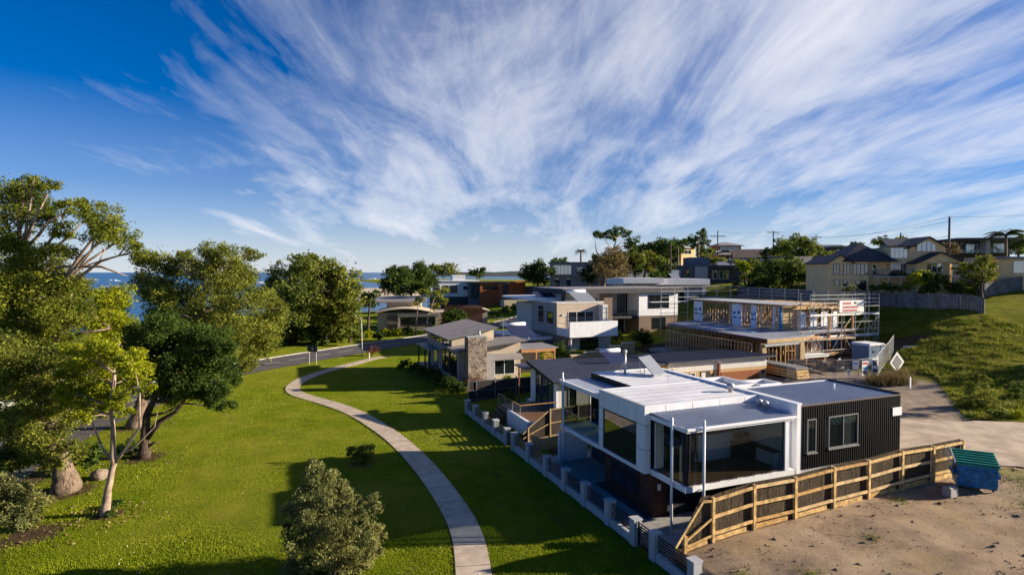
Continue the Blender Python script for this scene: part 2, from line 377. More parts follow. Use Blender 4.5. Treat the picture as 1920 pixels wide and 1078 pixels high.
# ------------------------------------------------------------------ terrain
TB = ([-3000, -400, -200, -115, -48, -25, 0, 8, 18, 30, 38, 44, 50, 58, 64, 67, 70, 80, 100, 140, 250, 600, 3000],
      [-30, -16, -12, -9.5, -0.7, 0, 0, 0.1, 0.5, 1.1, 1.7, 2.2, 3.0, 4.6, 6.2, 7.4, 8.3, 9.3, 11.0, 14.0, 17, 12, -20])
LZ = ([0, 1.5, 4.3, 17, 25, 38, 44, 52, 58, 64, 67, 70, 80, 100], [0.72, 0.95, 1.17, 1.66, 1.75, 1.80, 2.0, 2.4, 3.1, 6.0, 7.4, 8.3, 9.3, 11])
def hz(t, s):
    t = np.asarray(t, float); s = np.asarray(s, float)
    b = np.interp(t, *TB)
    b = b - sm(s, 140, 330) * 12 * (1 - sm(t, 70, 170)) - sm(s, 200, 420) * 20
    lot = np.interp(t, *LZ)
    near = np.where(t > 0, 1.0, 0.0) * (1 - sm(s, 30, 46) * np.where(t > 17, 1, 0)) * (s < 46)
    yard = np.where(s < -1.35, lot,
            np.where(s < 14.2, np.where(t < 17.4, np.where(t < 9.7, 0.0, 1.5), lot),
              np.where(s < 33, np.interp(t, [0, 2, 5, 12, 18, 30], [0.05, 0.12, 0.4, 0.9, 1.5, 1.7]) * (t < 17) + lot * (t >= 17),
                np.interp(t, [0, 2, 16, 18], [0.05, 0.3, 0.4, 0.5]) * (t < 17) + lot * (t >= 17))))
    b = np.where(near > 0, near * yard + (1 - near) * b, b)
    # the open hillside on the right climbs away from the lane; the building site is cut into it
    X_ = OX + t * CT - s * ST; Y_ = OY + t * ST + s * CT
    hill = np.interp(Y_, [41, 50, 60, 66, 73, 100], [1.75, 2.7, 4.2, 5.4, 7.5, 8.2])
    x0 = 39 + np.where(Y_ > 65, .75, .3) * (Y_ - 65); w_ = sm(X_, x0 - 2, x0 + 17)
    w_ = w_ * (1 - sm(Y_, 70, 84)) * np.where(t > 20, 1, 0)
    return b * (1 - w_) + hill * w_
def hw(x, y):
    t, s = Lc(x, y); return float(hz(t, s))
from mathutils import noise as mnoise
def fbm(x, y, sc_, o=4):
    v = 0; a = 1
    for i in range(o): v += a * mnoise.noise((x * sc_, y * sc_, 3.7 + i)); sc_ *= 2.1; a *= 0.5
    return v
def lines(*segs):
    out = []
    for a, b, st in segs: out += list(np.arange(a, b, st))
    return np.array(sorted(set(np.round(out, 3))))
tl = lines((-3000, -400, 200), (-400, -120, 20), (-120, -46, 4), (-46, -14, 1.2), (-14, -0.6, 0.7), (0.6, 30, 0.55), (30, 70, 0.7), (70, 160, 3), (160, 600, 30), (600, 3001, 300))
tl = np.array(sorted(list(tl) + [-0.1, 0.1, 9.69, 9.71, 17.38, 17.42, 16.98, 17.02]))
sl_ = lines((-60, -24, 4), (-24, -2, 0.5), (-0.9, 34, 0.55), (34, 60, 0.9), (60, 160, 3), (160, 420, 12), (420, 1400, 60))
sl_ = np.array(sorted(list(sl_) + [-1.55, -1.42, -1.28, 14.18, 14.22, 32.98, 33.02]))
TT, SS = np.meshgrid(tl, sl_); ZZ = hz(TT, SS)
XX = OX + TT * CT - SS * ST; YY = OY + TT * ST + SS * CT
n_t, n_s = len(tl), len(sl_)
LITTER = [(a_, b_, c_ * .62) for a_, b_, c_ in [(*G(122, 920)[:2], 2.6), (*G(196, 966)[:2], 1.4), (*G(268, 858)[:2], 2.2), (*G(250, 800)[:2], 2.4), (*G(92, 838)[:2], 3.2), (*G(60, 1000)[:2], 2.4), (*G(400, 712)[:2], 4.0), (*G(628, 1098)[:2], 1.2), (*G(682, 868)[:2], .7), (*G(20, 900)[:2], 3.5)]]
zone = np.zeros((n_s, n_t, 4), np.float32); zone[..., 3] = 1
for j in range(n_s):
    for i in range(n_t):
        t, s = TT[j, i], SS[j, i]
        if t < -60 or t > 110 or s > 110: continue
        x, y = XX[j, i], YY[j, i]
        if t > 0.05 and s < -1.35 and t < 42:
            ZZ[j, i] += 0.13 * fbm(x, y, 0.55) * min(1, (t - 0) / 2) * min(1, (-1.35 - s) / 0.6)
            for off_ in (0, 1.7):
                rr = abs((s + 9.5 + off_) - 0.28 * (t - 8) - 1.2 * math.sin(t * .22)); ZZ[j, i] -= 0.09 * max(0, 1 - rr / .45) - 0.04 * max(0, 1 - abs(rr - .55) / .3)
            zone[j, i, 0] = 1.0 - 0.45 * float(sm(t, 17.5, 21)) * float(sm(s, -9, -4))
        elif t > 0 and s < 46 and t > 17.4 and t < 44:
            ZZ[j, i] += 0.05 * fbm(x, y, 0.5)
            e_ = t - (29.6 + (s - 4.4) * 1.27); g = (1 - float(sm(t, 39, 44))) * (1 - float(sm(e_, -.6, 1.2)) * (s < 20)); zone[j, i, 2] = g; zone[j, i, 1] = 1 - g if s < 20 else 0
        if t >= 40: ZZ[j, i] += (0.26 * fbm(x, y, 0.16) + 0.12 * fbm(x, y, 0.7, 3)) * float(sm(t, 40, 48)); zone[j, i, 1] = float(sm(t, 40, 44))
        if 0.1 < t <= 17.4 and -1.3 < s < 14.2: zone[j, i, 0] = 1
        if 32 < t < 58 and 23 < s < 52: zone[j, i, 0] = 0.85 * float(sm(t, 32, 35)) * (1 - float(sm(t, 55, 58))); zone[j, i, 3] = 0.3
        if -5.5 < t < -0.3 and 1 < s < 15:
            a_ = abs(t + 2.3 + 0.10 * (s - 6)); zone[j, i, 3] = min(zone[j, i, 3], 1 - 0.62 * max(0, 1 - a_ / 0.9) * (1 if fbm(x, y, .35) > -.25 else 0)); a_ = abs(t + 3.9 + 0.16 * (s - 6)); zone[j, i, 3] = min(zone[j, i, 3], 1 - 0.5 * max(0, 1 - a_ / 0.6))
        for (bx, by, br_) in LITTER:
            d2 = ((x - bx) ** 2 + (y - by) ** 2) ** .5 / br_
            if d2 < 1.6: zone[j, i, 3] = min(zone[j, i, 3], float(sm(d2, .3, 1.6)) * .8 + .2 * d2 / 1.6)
        if t < -0.2: ZZ[j, i] += 0.045 * fbm(x, y, 0.22)
V = np.stack([XX, YY, ZZ], -1).reshape(-1, 3)
idx = np.arange(n_t * n_s).reshape(n_s, n_t)
Q = np.stack([idx[:-1, :-1], idx[:-1, 1:], idx[1:, 1:], idx[1:, :-1]], -1).reshape(-1, 4)
def ground_material():
    m = bpy.data.materials.new('ground'); m.use_nodes = True; nt = m.node_tree; n = nt.nodes; l = nt.links
    b = n['Principled BSDF']; b.inputs['Roughness'].default_value = 0.95; b.inputs['Specular IOR Level'].default_value = 0.03
    g = n.new('ShaderNodeNewGeometry')
    def noise(s, d=4, r=0.6, vec=None):
        k = n.new('ShaderNodeTexNoise'); k.inputs['Scale'].default_value = s; k.inputs['Detail'].default_value = d; k.inputs['Roughness'].default_value = r
        l.new(vec or g.outputs['Position'], k.inputs['Vector']); return k.outputs[0]
    def ramp(f, pts):
        k = n.new('ShaderNodeValToRGB'); cr = k.color_ramp
        while len(cr.elements) < len(pts): cr.elements.new(0.5)
        for e, (p, c) in zip(cr.elements, pts): e.position = p; e.color = (*c, 1)
        l.new(f, k.inputs[0]); return k.outputs[0]
    def mix(f, a, c, typ='MIX'):
        k = n.new('ShaderNodeMix'); k.data_type = 'RGBA'; k.blend_type = typ
        if isinstance(f, float): k.inputs['Factor'].default_value = f
        else: l.new(f, k.inputs['Factor'])
        for i, v in ((6, a), (7, c)):
            if isinstance(v, tuple): k.inputs[i].default_value = (*v, 1)
            else: l.new(v, k.inputs[i])
        return k.outputs[2]
    def mth(op, a, c):
        k = n.new('ShaderNodeMath'); k.operation = op; k.use_clamp = True
        for i, v in enumerate((a, c)):
            if isinstance(v, (int, float)): k.inputs[i].default_value = v
            else: l.new(v, k.inputs[i])
        return k.outputs[0]
    lawn = ramp(noise(0.35, 6, 0.7), [(0.28, (0.125, 0.200, 0.006)), (0.46, (0.215, 0.280, 0.010)), (0.58, (0.310, 0.330, 0.024)), (0.74, (0.42, 0.37, 0.08))])
    lawn = mix(mth('MULTIPLY', noise(9.0, 4, 0.8), 0.6), lawn, (0.075, 0.105, 0.004))
    dry = ramp(noise(0.09, 4, 0.6), [(0.42, (0, 0, 0)), (0.66, (1, 1, 1))])
    lawn = mix(mth('MULTIPLY', dry, 0.42), lawn, (0.33, 0.30, 0.05)); lush = ramp(noise(0.14, 3, 0.6, None), [(0.5, (0, 0, 0)), (0.7, (1, 1, 1))]); lawn = mix(mth('MULTIPLY', lush, 0.3), lawn, (0.105, 0.195, 0.006))
    dirt = ramp(noise(0.8, 8, 0.75), [(0.28, (0.24, 0.165, 0.11)), (0.42, (0.56, 0.42, 0.29)), (0.60, (0.71, 0.54, 0.375)), (0.78, (0.72, 0.56, 0.37))])
    dirt = mix(mth('MULTIPLY', noise(7.0, 6, 0.85), 0.5), dirt, (0.16, 0.11, 0.08))
    damp = ramp(noise(0.33, 5, 0.7), [(0.50, (0, 0, 0)), (0.64, (1, 1, 1))]); dirt = mix(mth('MULTIPLY', damp, 0.4), dirt, (0.27, 0.185, 0.125))
    sandy = ramp(noise(0.21, 3, 0.55), [(0.56, (0, 0, 0)), (0.68, (1, 1, 1))]); dirt = mix(mth('MULTIPLY', sandy, 0.6), dirt, (0.66, 0.48, 0.26))
    hill = ramp(noise(0.28, 7, 0.75), [(0.25, (0.14, 0.125, 0.035)), (0.42, (0.190, 0.205, 0.016)), (0.55, (0.270, 0.275, 0.022)), (0.72, (0.36, 0.29, 0.09))])
    hill = mix(mth('MULTIPLY', noise(3.5, 5, 0.8), 0.7), hill, (0.040, 0.045, 0.010))
    scrub = ramp(noise(0.17, 4, 0.65), [(0.50, (0, 0, 0)), (0.64, (1, 1, 1))]); hill = mix(mth('MULTIPLY', scrub, 0.6), hill, (0.13, 0.105, 0.045)); grn = ramp(noise(0.23, 4, 0.7, None), [(0.52, (0, 0, 0)), (0.66, (1, 1, 1))]); hill = mix(mth('MULTIPLY', grn, 0.5), hill, (0.15, 0.21, 0.012))
    grav = ramp(noise(1.2, 7, 0.7), [(0.3, (0.25, 0.19, 0.14)), (0.5, (0.40, 0.32, 0.25)), (0.7, (0.50, 0.42, 0.33))])
    at_ = n.new('ShaderNodeVertexColor'); at_.layer_name = 'zone'; sp = n.new('ShaderNodeSeparateColor'); l.new(at_.outputs[0], sp.inputs[0])
    edge = noise(1.3, 6, 0.7)
    def sharp(c):
        k = n.new('ShaderNodeMath'); k.operation = 'MULTIPLY_ADD'; l.new(c, k.inputs[0]); k.inputs[1].default_value = 3.0
        k2 = n.new('ShaderNodeMath'); k2.operation = 'MULTIPLY_ADD'; l.new(edge, k2.inputs[0]); k2.inputs[1].default_value = -3.0; k2.inputs[2].default_value = 0.5
        l.new(k2.outputs[0], k.inputs[2]); k.use_clamp = True; return k.outputs[0]
    c = mix(sharp(sp.outputs[1]), lawn, hill); c = mix(sharp(sp.outputs[2]), c, grav); c = mix(sharp(sp.outputs[0]), c, dirt)
    inv = n.new('ShaderNodeMath'); inv.operation = 'SUBTRACT'; inv.inputs[0].default_value = 1.0; l.new(at_.outputs['Alpha'], inv.inputs[1])
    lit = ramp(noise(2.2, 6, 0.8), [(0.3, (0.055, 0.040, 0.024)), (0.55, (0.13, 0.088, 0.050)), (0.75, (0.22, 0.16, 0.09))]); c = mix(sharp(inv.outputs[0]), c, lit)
    l.new(c, b.inputs['Base Color'])
    bu = n.new('ShaderNodeBump'); bu.inputs['Strength'].default_value = 1.0; bu.inputs['Distance'].default_value = 0.18
    h = n.new('ShaderNodeMath'); h.operation = 'ADD'; l.new(noise(5.0, 6, 0.8), h.inputs[0]); l.new(noise(22.0, 3, 0.7), h.inputs[1])
    l.new(h.outputs[0], bu.inputs['Height']); l.new(bu.outputs[0], b.inputs['Normal'])
    return m
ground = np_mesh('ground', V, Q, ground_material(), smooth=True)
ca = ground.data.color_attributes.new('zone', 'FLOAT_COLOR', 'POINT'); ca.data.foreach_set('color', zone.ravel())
struct(ground, 'green lawn, bare dirt lot and grassy hillside of the terrain')

def resample(pts, step):
    pts = [Vector((p[0], p[1], 0)) for p in pts]; out = []
    # Catmull-Rom
    P = [pts[0] * 2 - pts[1]] + pts + [pts[-1] * 2 - pts[-2]]
    dense = []
    for i in range(1, len(P) - 2):
        for k in range(20):
            u = k / 20; a, b, c, d = P[i - 1], P[i], P[i + 1], P[i + 2]
            dense.append(0.5 * ((2 * b) + (c - a) * u + (2 * a - 5 * b + 4 * c - d) * u * u + (3 * b - a - 3 * c + d) * u ** 3))
    dense.append(pts[-1]); acc = 0; out = [dense[0]]
    for a, b in zip(dense, dense[1:]):
        acc += (b - a).length
        if acc >= step: out.append(b); acc = 0
    return out
def normals(pl):
    out = []
    for i in range(len(pl)):
        d = pl[min(i + 1, len(pl) - 1)] - pl[max(i - 1, 0)]; d.normalize(); out.append(Vector((d.y, -d.x, 0)))
    return out
def strip_between(name, A, B, k, dz, m, parent=None):
    V = []; Fq = []
    for a, b in zip(A, B):
        for j in range(k + 1):
            p = a.lerp(b, j / k); V.append((p.x, p.y, hw(p.x, p.y) + dz))
    for i in range(len(A) - 1):
        for j in range(k): q = i * (k + 1) + j; Fq.append((q, q + 1, q + k + 2, q + k + 1))
    return np_mesh(name, V, Fq, m, parent, smooth=True)

# asphalt road that swings behind the park trees and away past the houses
def asphalt():
    m = mat('asphalt', (0.105, 0.098, 0.100), 0.9, 0.16, 0.9, 0.35, 40); return m
asphalt()
road_c = resample([(-22, 12), (-31, 27), (-36, 42), (-37.2, 58), (-36, 70), (-31.5, 80), (-26.5, 89), (-20.5, 99), (-11, 112), (0, 128), (8, 142), (17, 152), (30, 160), (46, 166)], 1.5)
nn = normals(road_c)
RW = 3.9
A = [p - n * RW for p, n in zip(road_c, nn)]; B = [p + n * RW for p, n in zip(road_c, nn)]
road = struct(strip_between('road', A, B, 4, 0.05, 'asphalt'), 'curving asphalt road beside the park')
for sg in (-1,):
    M = MB()
    for i in range(len(road_c) - 1):
        for_p = [road_c[i] + nn[i] * sg * RW, road_c[i] + nn[i] * sg * (RW + 0.35), road_c[i + 1] + nn[i + 1] * sg * (RW + 0.35), road_c[i + 1] + nn[i + 1] * sg * RW]
        if sg < 0: for_p = for_p[::-1]
        top = [(p.x, p.y, hw(p.x, p.y) + 0.15) for p in for_p]; M.slab(top, 0.25)
    M.build('kerb', 'kerb_concrete', road)
M = MB()
for i in range(10, len(road_c) - 10, 3):
    a, b = road_c[i], road_c[i + 2]; n1 = nn[i] * 0.07
    M.slab([(q.x, q.y, hw(q.x, q.y) + 0.058) for q in (a + n1, b + n1, b - n1, a - n1)][::-1], 0.004)
M.build('centre_line', 'line_paint', road)

# concrete footpath, cast in slabs
path_px = [(893, 1110), (876, 1005), (843, 940), (797, 878), (752, 832), (705, 797), (660, 772), (618, 757), (583, 747), (557, 738), (549, 728), (559, 716.5), (585, 704.5), (625, 692), (672, 680), (706, 671.5), (735, 668)]
path_c = resample([G(*p) for p in path_px], 0.4)
pn = normals(path_c); PW = 0.74
footpath = struct(strip_between('footpath', [p - n * (PW + .05) for p, n in zip(path_c, pn)], [p + n * (PW + .05) for p, n in zip(path_c, pn)], 2, 0.012, 'soil'), 'winding concrete footpath across the lawn')
STEP = 4
for i in range(0, len(path_c) - STEP, STEP):
    tp = []; 
    seg = list(range(i, i + STEP + 1))
    L_ = [path_c[k] - pn[k] * PW for k in seg]; R_ = [path_c[k] + pn[k] * PW for k in seg]
    def sh(a, b, e): return a + (b - a).normalized() * e
    L_[0] = sh(L_[0], L_[1], .022); R_[0] = sh(R_[0], R_[1], .022); L_[-1] = sh(L_[-1], L_[-2], .022); R_[-1] = sh(R_[-1], R_[-2], .022)
    dz = 0.06 + rnd.uniform(-.006, .006)
    M = MB(); n_ = len(seg)
    vs_ = [(p.x, p.y, hw(p.x, p.y) + dz) for p in R_] + [(p.x, p.y, hw(p.x, p.y) + dz) for p in L_]
    lo = [(x, y, z - 0.09) for x, y, z in vs_]
    fs = [(k, k + 1, n_ + k + 1, n_ + k) for k in range(n_ - 1)]
    rim = list(range(n_)) + list(range(2 * n_ - 1, n_ - 1, -1))
    fs += [(rim[k], 2 * n_ + rim[k], 2 * n_ + rim[(k + 1) % len(rim)], rim[(k + 1) % len(rim)]) for k in range(len(rim))]
    M.add(vs_ + lo, fs).build('slab', rnd.choice(['path_concrete', 'path_concrete', 'path_concrete_b', 'path_concrete_c']), footpath)

# laneway on the right, behind the black wing
la = resample([(21.5, 35.2), (24.5, 33.0), (28, 31.0), (36, 28.6), (48, 26), (70, 22)], 1.0); lb = resample([(25.5, 42.6), (29.2, 41.2), (33, 40.6), (37, 40.0), (52, 38.5), (74, 36)], 1.0)
k = min(len(la), len(lb)); la = [la[int(i * (len(la) - 1) / (k - 1))] for i in range(k)]; lb = [lb[int(i * (len(lb) - 1) / (k - 1))] for i in range(k)]
mat('lane', (0.46, 0.365, 0.27), 0.95, 0.18, 0.9, 0.25, 9)
la = [q + Vector((rnd.uniform(-.25, .25), rnd.uniform(-.3, .3), 0)) for q in la]; lb = [q + Vector((rnd.uniform(-.25, .25), rnd.uniform(-.35, .35), 0)) for q in lb]
struct(strip_between('laneway', la, lb, 10, 0.05, 'lane'), 'dusty laneway behind the black clad wing')

# sea, sand, far headland
def sea_material():
    m = bpy.data.materials.new('sea'); m.use_nodes = True; nt = m.node_tree; n = nt.nodes; l = nt.links
    b = n['Principled BSDF']; b.inputs['Roughness'].default_value = 0.3; b.inputs['Base Color'].default_value = (0.004, 0.075, 0.21, 1); b.inputs['Specular IOR Level'].default_value = 0.25
    g = n.new('ShaderNodeNewGeometry'); mp = n.new('ShaderNodeMapping'); mp.inputs['Scale'].default_value = (0.05, 0.4, 1); l.new(g.outputs['Position'], mp.inputs[0])
    no = n.new('ShaderNodeTexNoise'); no.inputs['Scale'].default_value = 1; no.inputs['Detail'].default_value = 5; l.new(mp.outputs[0], no.inputs['Vector'])
    bu = n.new('ShaderNodeBump'); bu.inputs['Strength'].default_value = 0.5; bu.inputs['Distance'].default_value = 0.6; l.new(no.outputs[0], bu.inputs['Height']); l.new(bu.outputs[0], b.inputs['Normal'])
    cr = n.new('ShaderNodeValToRGB'); e = cr.color_ramp.elements; e[0].position = 0.3; e[0].color = (0.004, 0.06, 0.18, 1); e[1].position = 0.75; e[1].color = (0.012, 0.13, 0.29, 1)
    l.new(no.outputs[0], cr.inputs[0]); l.new(cr.outputs[0], b.inputs['Base Color'])
    return m
SEA = -8.0
sea = struct(MB().add([(-16000, 150, SEA), (16000, 150, SEA), (16000, 22000, SEA), (-16000, 22000, SEA)], [(0, 1, 2, 3)]).build('sea', sea_material()), 'blue ocean beyond the trees')
def wave(px, py, wpx, Y, h):
    c = at(px, py, Y); w = wpx * Y / F; M = MB(); k = 14; V = []; 
    for i in range(k + 1):
        u = i / k; x = c.x - w / 2 + w * u; hh = h * (math.sin(math.pi * u) ** 0.6) * rnd.uniform(.6, 1.1)
        V += [(x, Y - 2.5, SEA - .05), (x, Y - 1 + rnd.uniform(-.6, .6), SEA + hh), (x, Y + 3, SEA - .05)]
    fs = []
    for i in range(k):
        for j in range(2): q = i * 3 + j; fs.append((q, q + 3, q + 4, q + 1))
    M.add(V, fs).build('breaking_wave', 'foam', sea, smooth=True)
wave(213, 517, 26, 1300, 4.0); wave(700, 519, 26, 1500, 4.5); wave(492, 521, 40, 1000, 3.4); wave(215, 536, 60, 800, 0.7); wave(165, 515, 40, 1500, 3); wave(660, 517, 34, 1500, 2.6)
# low sand spit in front of the surf
M = MB(); V = []; 
for i in range(25):
    for j in range(9):
        u, v = i / 24, j / 8; x = -230 + 150 * u; y = 430 + 250 * v
        V.append((x, y, SEA - 0.5 + 4.2 * (math.sin(math.pi * u) ** .5) * (math.sin(math.pi * v) ** .5) + 0.5 * fbm(x, y, .03)))
Fq = [(i * 9 + j, (i + 1) * 9 + j, (i + 1) * 9 + j + 1, i * 9 + j + 1) for i in range(24) for j in range(8)]
struct(np_mesh('beach', V, Fq, 'sand', smooth=True), 'pale sand spit in front of the surf')
def headland(name, Y, x0, x1, peak, seed):
    k = 60; V = []; rows = 6
    for i in range(k + 1):
        u = i / k; x = x0 + (x1 - x0) * u
        h = (peak * (math.sin(math.pi * min(1, u * 1.0)) ** .7) * (0.75 + 0.25 * math.sin(u * 9 + seed)) + 3.5 * mnoise.noise((u * 22, seed, 0))) 
        for r in range(rows):
            v = r / (rows - 1); V.append((x, Y + v * 400, SEA - 1 + (h + 1) * math.sin(math.pi * v * 0.5) * (0.9 + .1 * mnoise.noise((u * 40, v * 4, seed)))))
    Fq = [(i * rows + j, (i + 1) * rows + j, (i + 1) * rows + j + 1, i * rows + j + 1) for i in range(k) for j in range(rows - 1)]
    return struct(np_mesh(name, V, Fq, 'headland_green', smooth=True), 'distant wooded headland on the horizon')
headland('headland', 2600, -420, 900, 58, 2.2)

# ================================================================== low white park fence along the lots
piers = [-2.7, -0.15, 1.35, 3.6, 6.05, 8.35, 10.85, 13.6, 16.2, 17.7, 20.05, 22.55, 25.05, 27.25]
lf = Thing('low_fence', 'white rendered low fence with square piers and dark slats along the lawn', 'fence', 0, 0, 0)
for i, s in enumerate(piers):
    p = lf.mb('pier', MB().box(-.2, .2, s - .2, s + .2, -.3, 1.18), 'render_wall')
    MB().box(-.235, .235, s - .235, s + .235, 1.184, 1.25).build('cap', 'render_wall', p, off=lf.off)
for a, b in zip(piers, piers[1:]):
    gate = (b - a) < 1.7
    if not gate: lf.box('plinth', -.12, .12, a + .203, b - .203, -.3, 0.42, 'render_wall')
    z0 = 0.50 if not gate else 0.12; n = 6 if not gate else 9
    for k in range(n):
        z = z0 + (1.12 - z0) * k / (n - 1)
        lf.piece('slat', -.02, .02, a + .203, b - .203, z - .022, z + .022, 'black_metal')
    if gate:
        for e in (a + .26, b - .26): lf.piece('gate_stile', -.03, .03, e - .03, e + .03, 0.08, 1.15, 'black_metal')
# return of the low fence out of frame towards the camera
lf.box('plinth', -.12, .12, -7.5, -2.92, -.3, 0.42, 'render_wall')

# ================================================================== timber fence with brush panels, seen from its rail side
fp = [(0.55, 0.72, 0.80), (2.0, 0.98, 1.95), (4.26, 1.17, 2.0), (6.7, 1.24, 1.93), (9.15, 1.37, 1.95), (11.5, 1.46, 1.9), (13.9, 1.58, 1.95), (16.3, 1.66, 1.85), (18.7, 1.70, 1.85)]
SF = -1.42
tf = Thing('timber_fence', 'pale timber post and rail fence lined with brown brush, beside the dirt lot', 'fence', fp[0][0], SF, 0.7)
for t, z, h in fp: tf.piece('post', t - .07, t + .07, SF - .085, SF + .055, z - .4, z + h, 'pale_timber')
brush_mesh_seed = random.Random(3)
for (t0, z0, h0), (t1, z1, h1) in zip(fp, fp[1:]):
    top0, top1 = z0 + h0 - .08, z1 + h1 - .08
    if t0 < 1: top0 = z0 + h0 - .06
    # brush panel: a dense mat of upright twigs
    M = MB(); k = int((t1 - t0) / 0.03)
    slope0 = (t0 < 1)
    def topz(u):
        if slope0: return min(top1 + 0.0, top0 + (top1 - top0) * u / 0.62) + .12
        return top0 + (top1 - top0) * u + .12
    Vb = []; 
    q0 = (t0, SF + .07); 
    M.add([(t0 + .06, SF + .075, z0 + .02), (t1 - .06, SF + .075, z1 + .02), (t1 - .06, SF + .075, topz(1)), (t0 + (t1 - t0) * .62, SF + .075, topz(.62)), (t0 + .06, SF + .075, topz(0)),
           (t0 + .06, SF + .11, z0 + .02), (t1 - .06, SF + .11, z1 + .02), (t1 - .06, SF + .11, topz(1)), (t0 + (t1 - t0) * .62, SF + .11, topz(.62)), (t0 + .06, SF + .11, topz(0))],
          [(0, 1, 2, 3, 4), (9, 8, 7, 6, 5), (0, 5, 6, 1), (1, 6, 7, 2), (2, 7, 8, 3), (3, 8, 9, 4), (4, 9, 5, 0)])
    for i in range(k):
        u = (i + brush_mesh_seed.random()) / k; x = t0 + .06 + (t1 - t0 - .12) * u; zb = z0 + (z1 - z0) * u + .03; zt = topz(u) + brush_mesh_seed.uniform(-.02, .05)
        w = brush_mesh_seed.uniform(.006, .013); y = SF + .072 - brush_mesh_seed.uniform(0, .014); dx = brush_mesh_seed.uniform(-.05, .05)
        M.add([(x - w, y, zb), (x + w, y, zb), (x + w + dx, y, zt), (x - w + dx, y, zt)], [(0, 1, 2, 3)])
    tf.mb('brush_panel', M, 'brush')
    for f in ((1.0, 0.57, 0.2) if not slope0 else (0.60, 0.15)):
        if slope0:
            za = z0 + .25 + (h0 * .1) if f < .3 else z0 + h0 * .75; zb = z1 + h1 * (0.17 if f < .3 else 0.55)
            tf.bar('rail', (t0 + .06, SF - .045, za), (t1 - .06, SF - .045, zb), .05, .10, 'pale_timber')
        else:
            tf.bar('rail', (t0 + .055, SF - .045, z0 + h0 * f - .12 * (f == 1)), (t1 - .055, SF - .045, z1 + h1 * f - .12 * (f == 1)), .05, .14, rnd.choice(['pale_timber', 'pale_timber_b', 'pale_timber_c']))
    if slope0:
        tm = t0 + (t1 - t0) * .62
        tf.bar('rail', (t0 - .5, SF - .045, z0 + .38), (tm, SF - .045, topz(.62) - .14), .05, .10, 'pale_timber')
        tf.bar('rail', (tm, SF - .047, topz(.62) - .14), (t1 - .06, SF - .047, z1 + h1 - .14), .05, .10, 'pale_timber')
    # retaining planks at the foot
    for k, (dz, x1) in enumerate(((0.12, 0.84), (-0.09, 1.0))):
        tf.bar('plank', (t0 + .065, SF - .0, z0 + dz), (t0 + .065 + (t1 - t0 - .13) * x1, SF - .0, z0 + dz + (z1 - z0) * x1), .03, .19, rnd.choice(['pale_timber', 'pale_timber_b']))
tf.piece('plank', 0.2, 2.0, SF + .12, SF + .15, -.2, .95, 'pale_timber'); 
tf.box('retaining_wall', 0.25, 17.3, SF + .16, SF + .2, -.3, 1.0, 'dark_timber')

# second timber fence between the white house and its neighbour (dark timber colours stand in for the shadow on it)
t2 = Thing('timber_fence', 'brush fence in shade-dark colours with sloping rails between white house and deck', 'fence', 0.9, 16.9, 0)
q = [(0.95, .15, .75), (1.35, .2, 1.1), (3.1, .3, 2.2), (5.4, .4, 2.2), (7.8, .5, 2.2)]
for t, z, h in q[1:]: t2.piece('post', t - .05, t + .05, 16.84, 16.94, z - .3, z + h, 'plywood')
for (ta, za, ha), (tb, zb, hb) in zip(q, q[1:]):
    t2.mb('brush_panel', MB().add([(ta, 16.96, za), (tb, 16.96, zb), (tb, 16.96, zb + hb - .06), (ta, 16.96, za + ha - .06), (ta, 17.0, za), (tb, 17.0, zb), (tb, 17.0, zb + hb - .06), (ta, 17.0, za + ha - .06)],
          [(0, 1, 2, 3), (7, 6, 5, 4), (3, 2, 6, 7), (0, 4, 5, 1), (1, 5, 6, 2), (0, 3, 7, 4)]), 'dark_timber')
    for f in (1.0, .55, .12): t2.bar('rail', (ta, 16.9, za + ha * f - .06), (tb, 16.9, zb + hb * f - .06), .04, .08, 'plywood')
gp = Thing('garden_bed', 'ochre plywood bed front standing beside white house patio', 'planter', 2.0, 15.6, 0)
gp.box('side', 1.5, 2.9, 15.2, 15.26, 0, .95, 'plywood'); gp.box('soil', 1.5, 2.9, 15.265, 16.6, 0.0, .5, 'soil'); gp.box('end', 1.44, 1.495, 15.2, 16.6, 0, .95, 'plywood')
mat_thing = Thing('red_crate', 'small dark red crate by the patio wall', 'crate', 2.3, 14.2, 0)
mat_thing.box('body', 2.0, 2.7, 14.2, 14.7, 0.01, .28, 'red_brick'); mat_thing.box('lid', 1.97, 2.73, 14.17, 14.73, .284, .33, 'dark_brick')

# ================================================================== white house with the black clad wing
A = Thing('white_house', 'white modern two storey house with balconies and black ribbed wing', 'house', 2.0, 3.55, 0)
ZT = 5.71; ZB = 2.24
# ground floor
A.box('ground_floor_wall', 2.4, 2.6, 3.40, 8.0, 0, ZB - .01, 'dark_brick')
A.box('ground_floor_wall', 2.601, 9.5, 3.40, 3.6, 0, ZB - .01, 'dark_brick')
A.box('ground_floor_wall', 4.3, 4.5, 8.001, 13.0, 0, 5.15, 'charcoal_wall')
A.box('ground_floor_wall', 2.601, 4.3, 7.8, 7.99, 0, ZB - .01, 'dark_brick')
for k in range(14): A.piece('batten', 2.372, 2.398, 3.5 + k * .30, 3.62 + k * .30, .05, ZB - .02, 'dark_brick')
A.window('l', 2.37, 4.6, 7.2, .75, 2.0, 2, 'dark_frame', 'glass')
A.window('s', 3.39, 3.2, 8.8, .1, 2.05, 4, 'dark_frame', 'glass', 'sliding_door')
A.box('meter_box', 2.7, 2.86, 3.33, 3.398, 1.4, 1.7, 'white_metal')
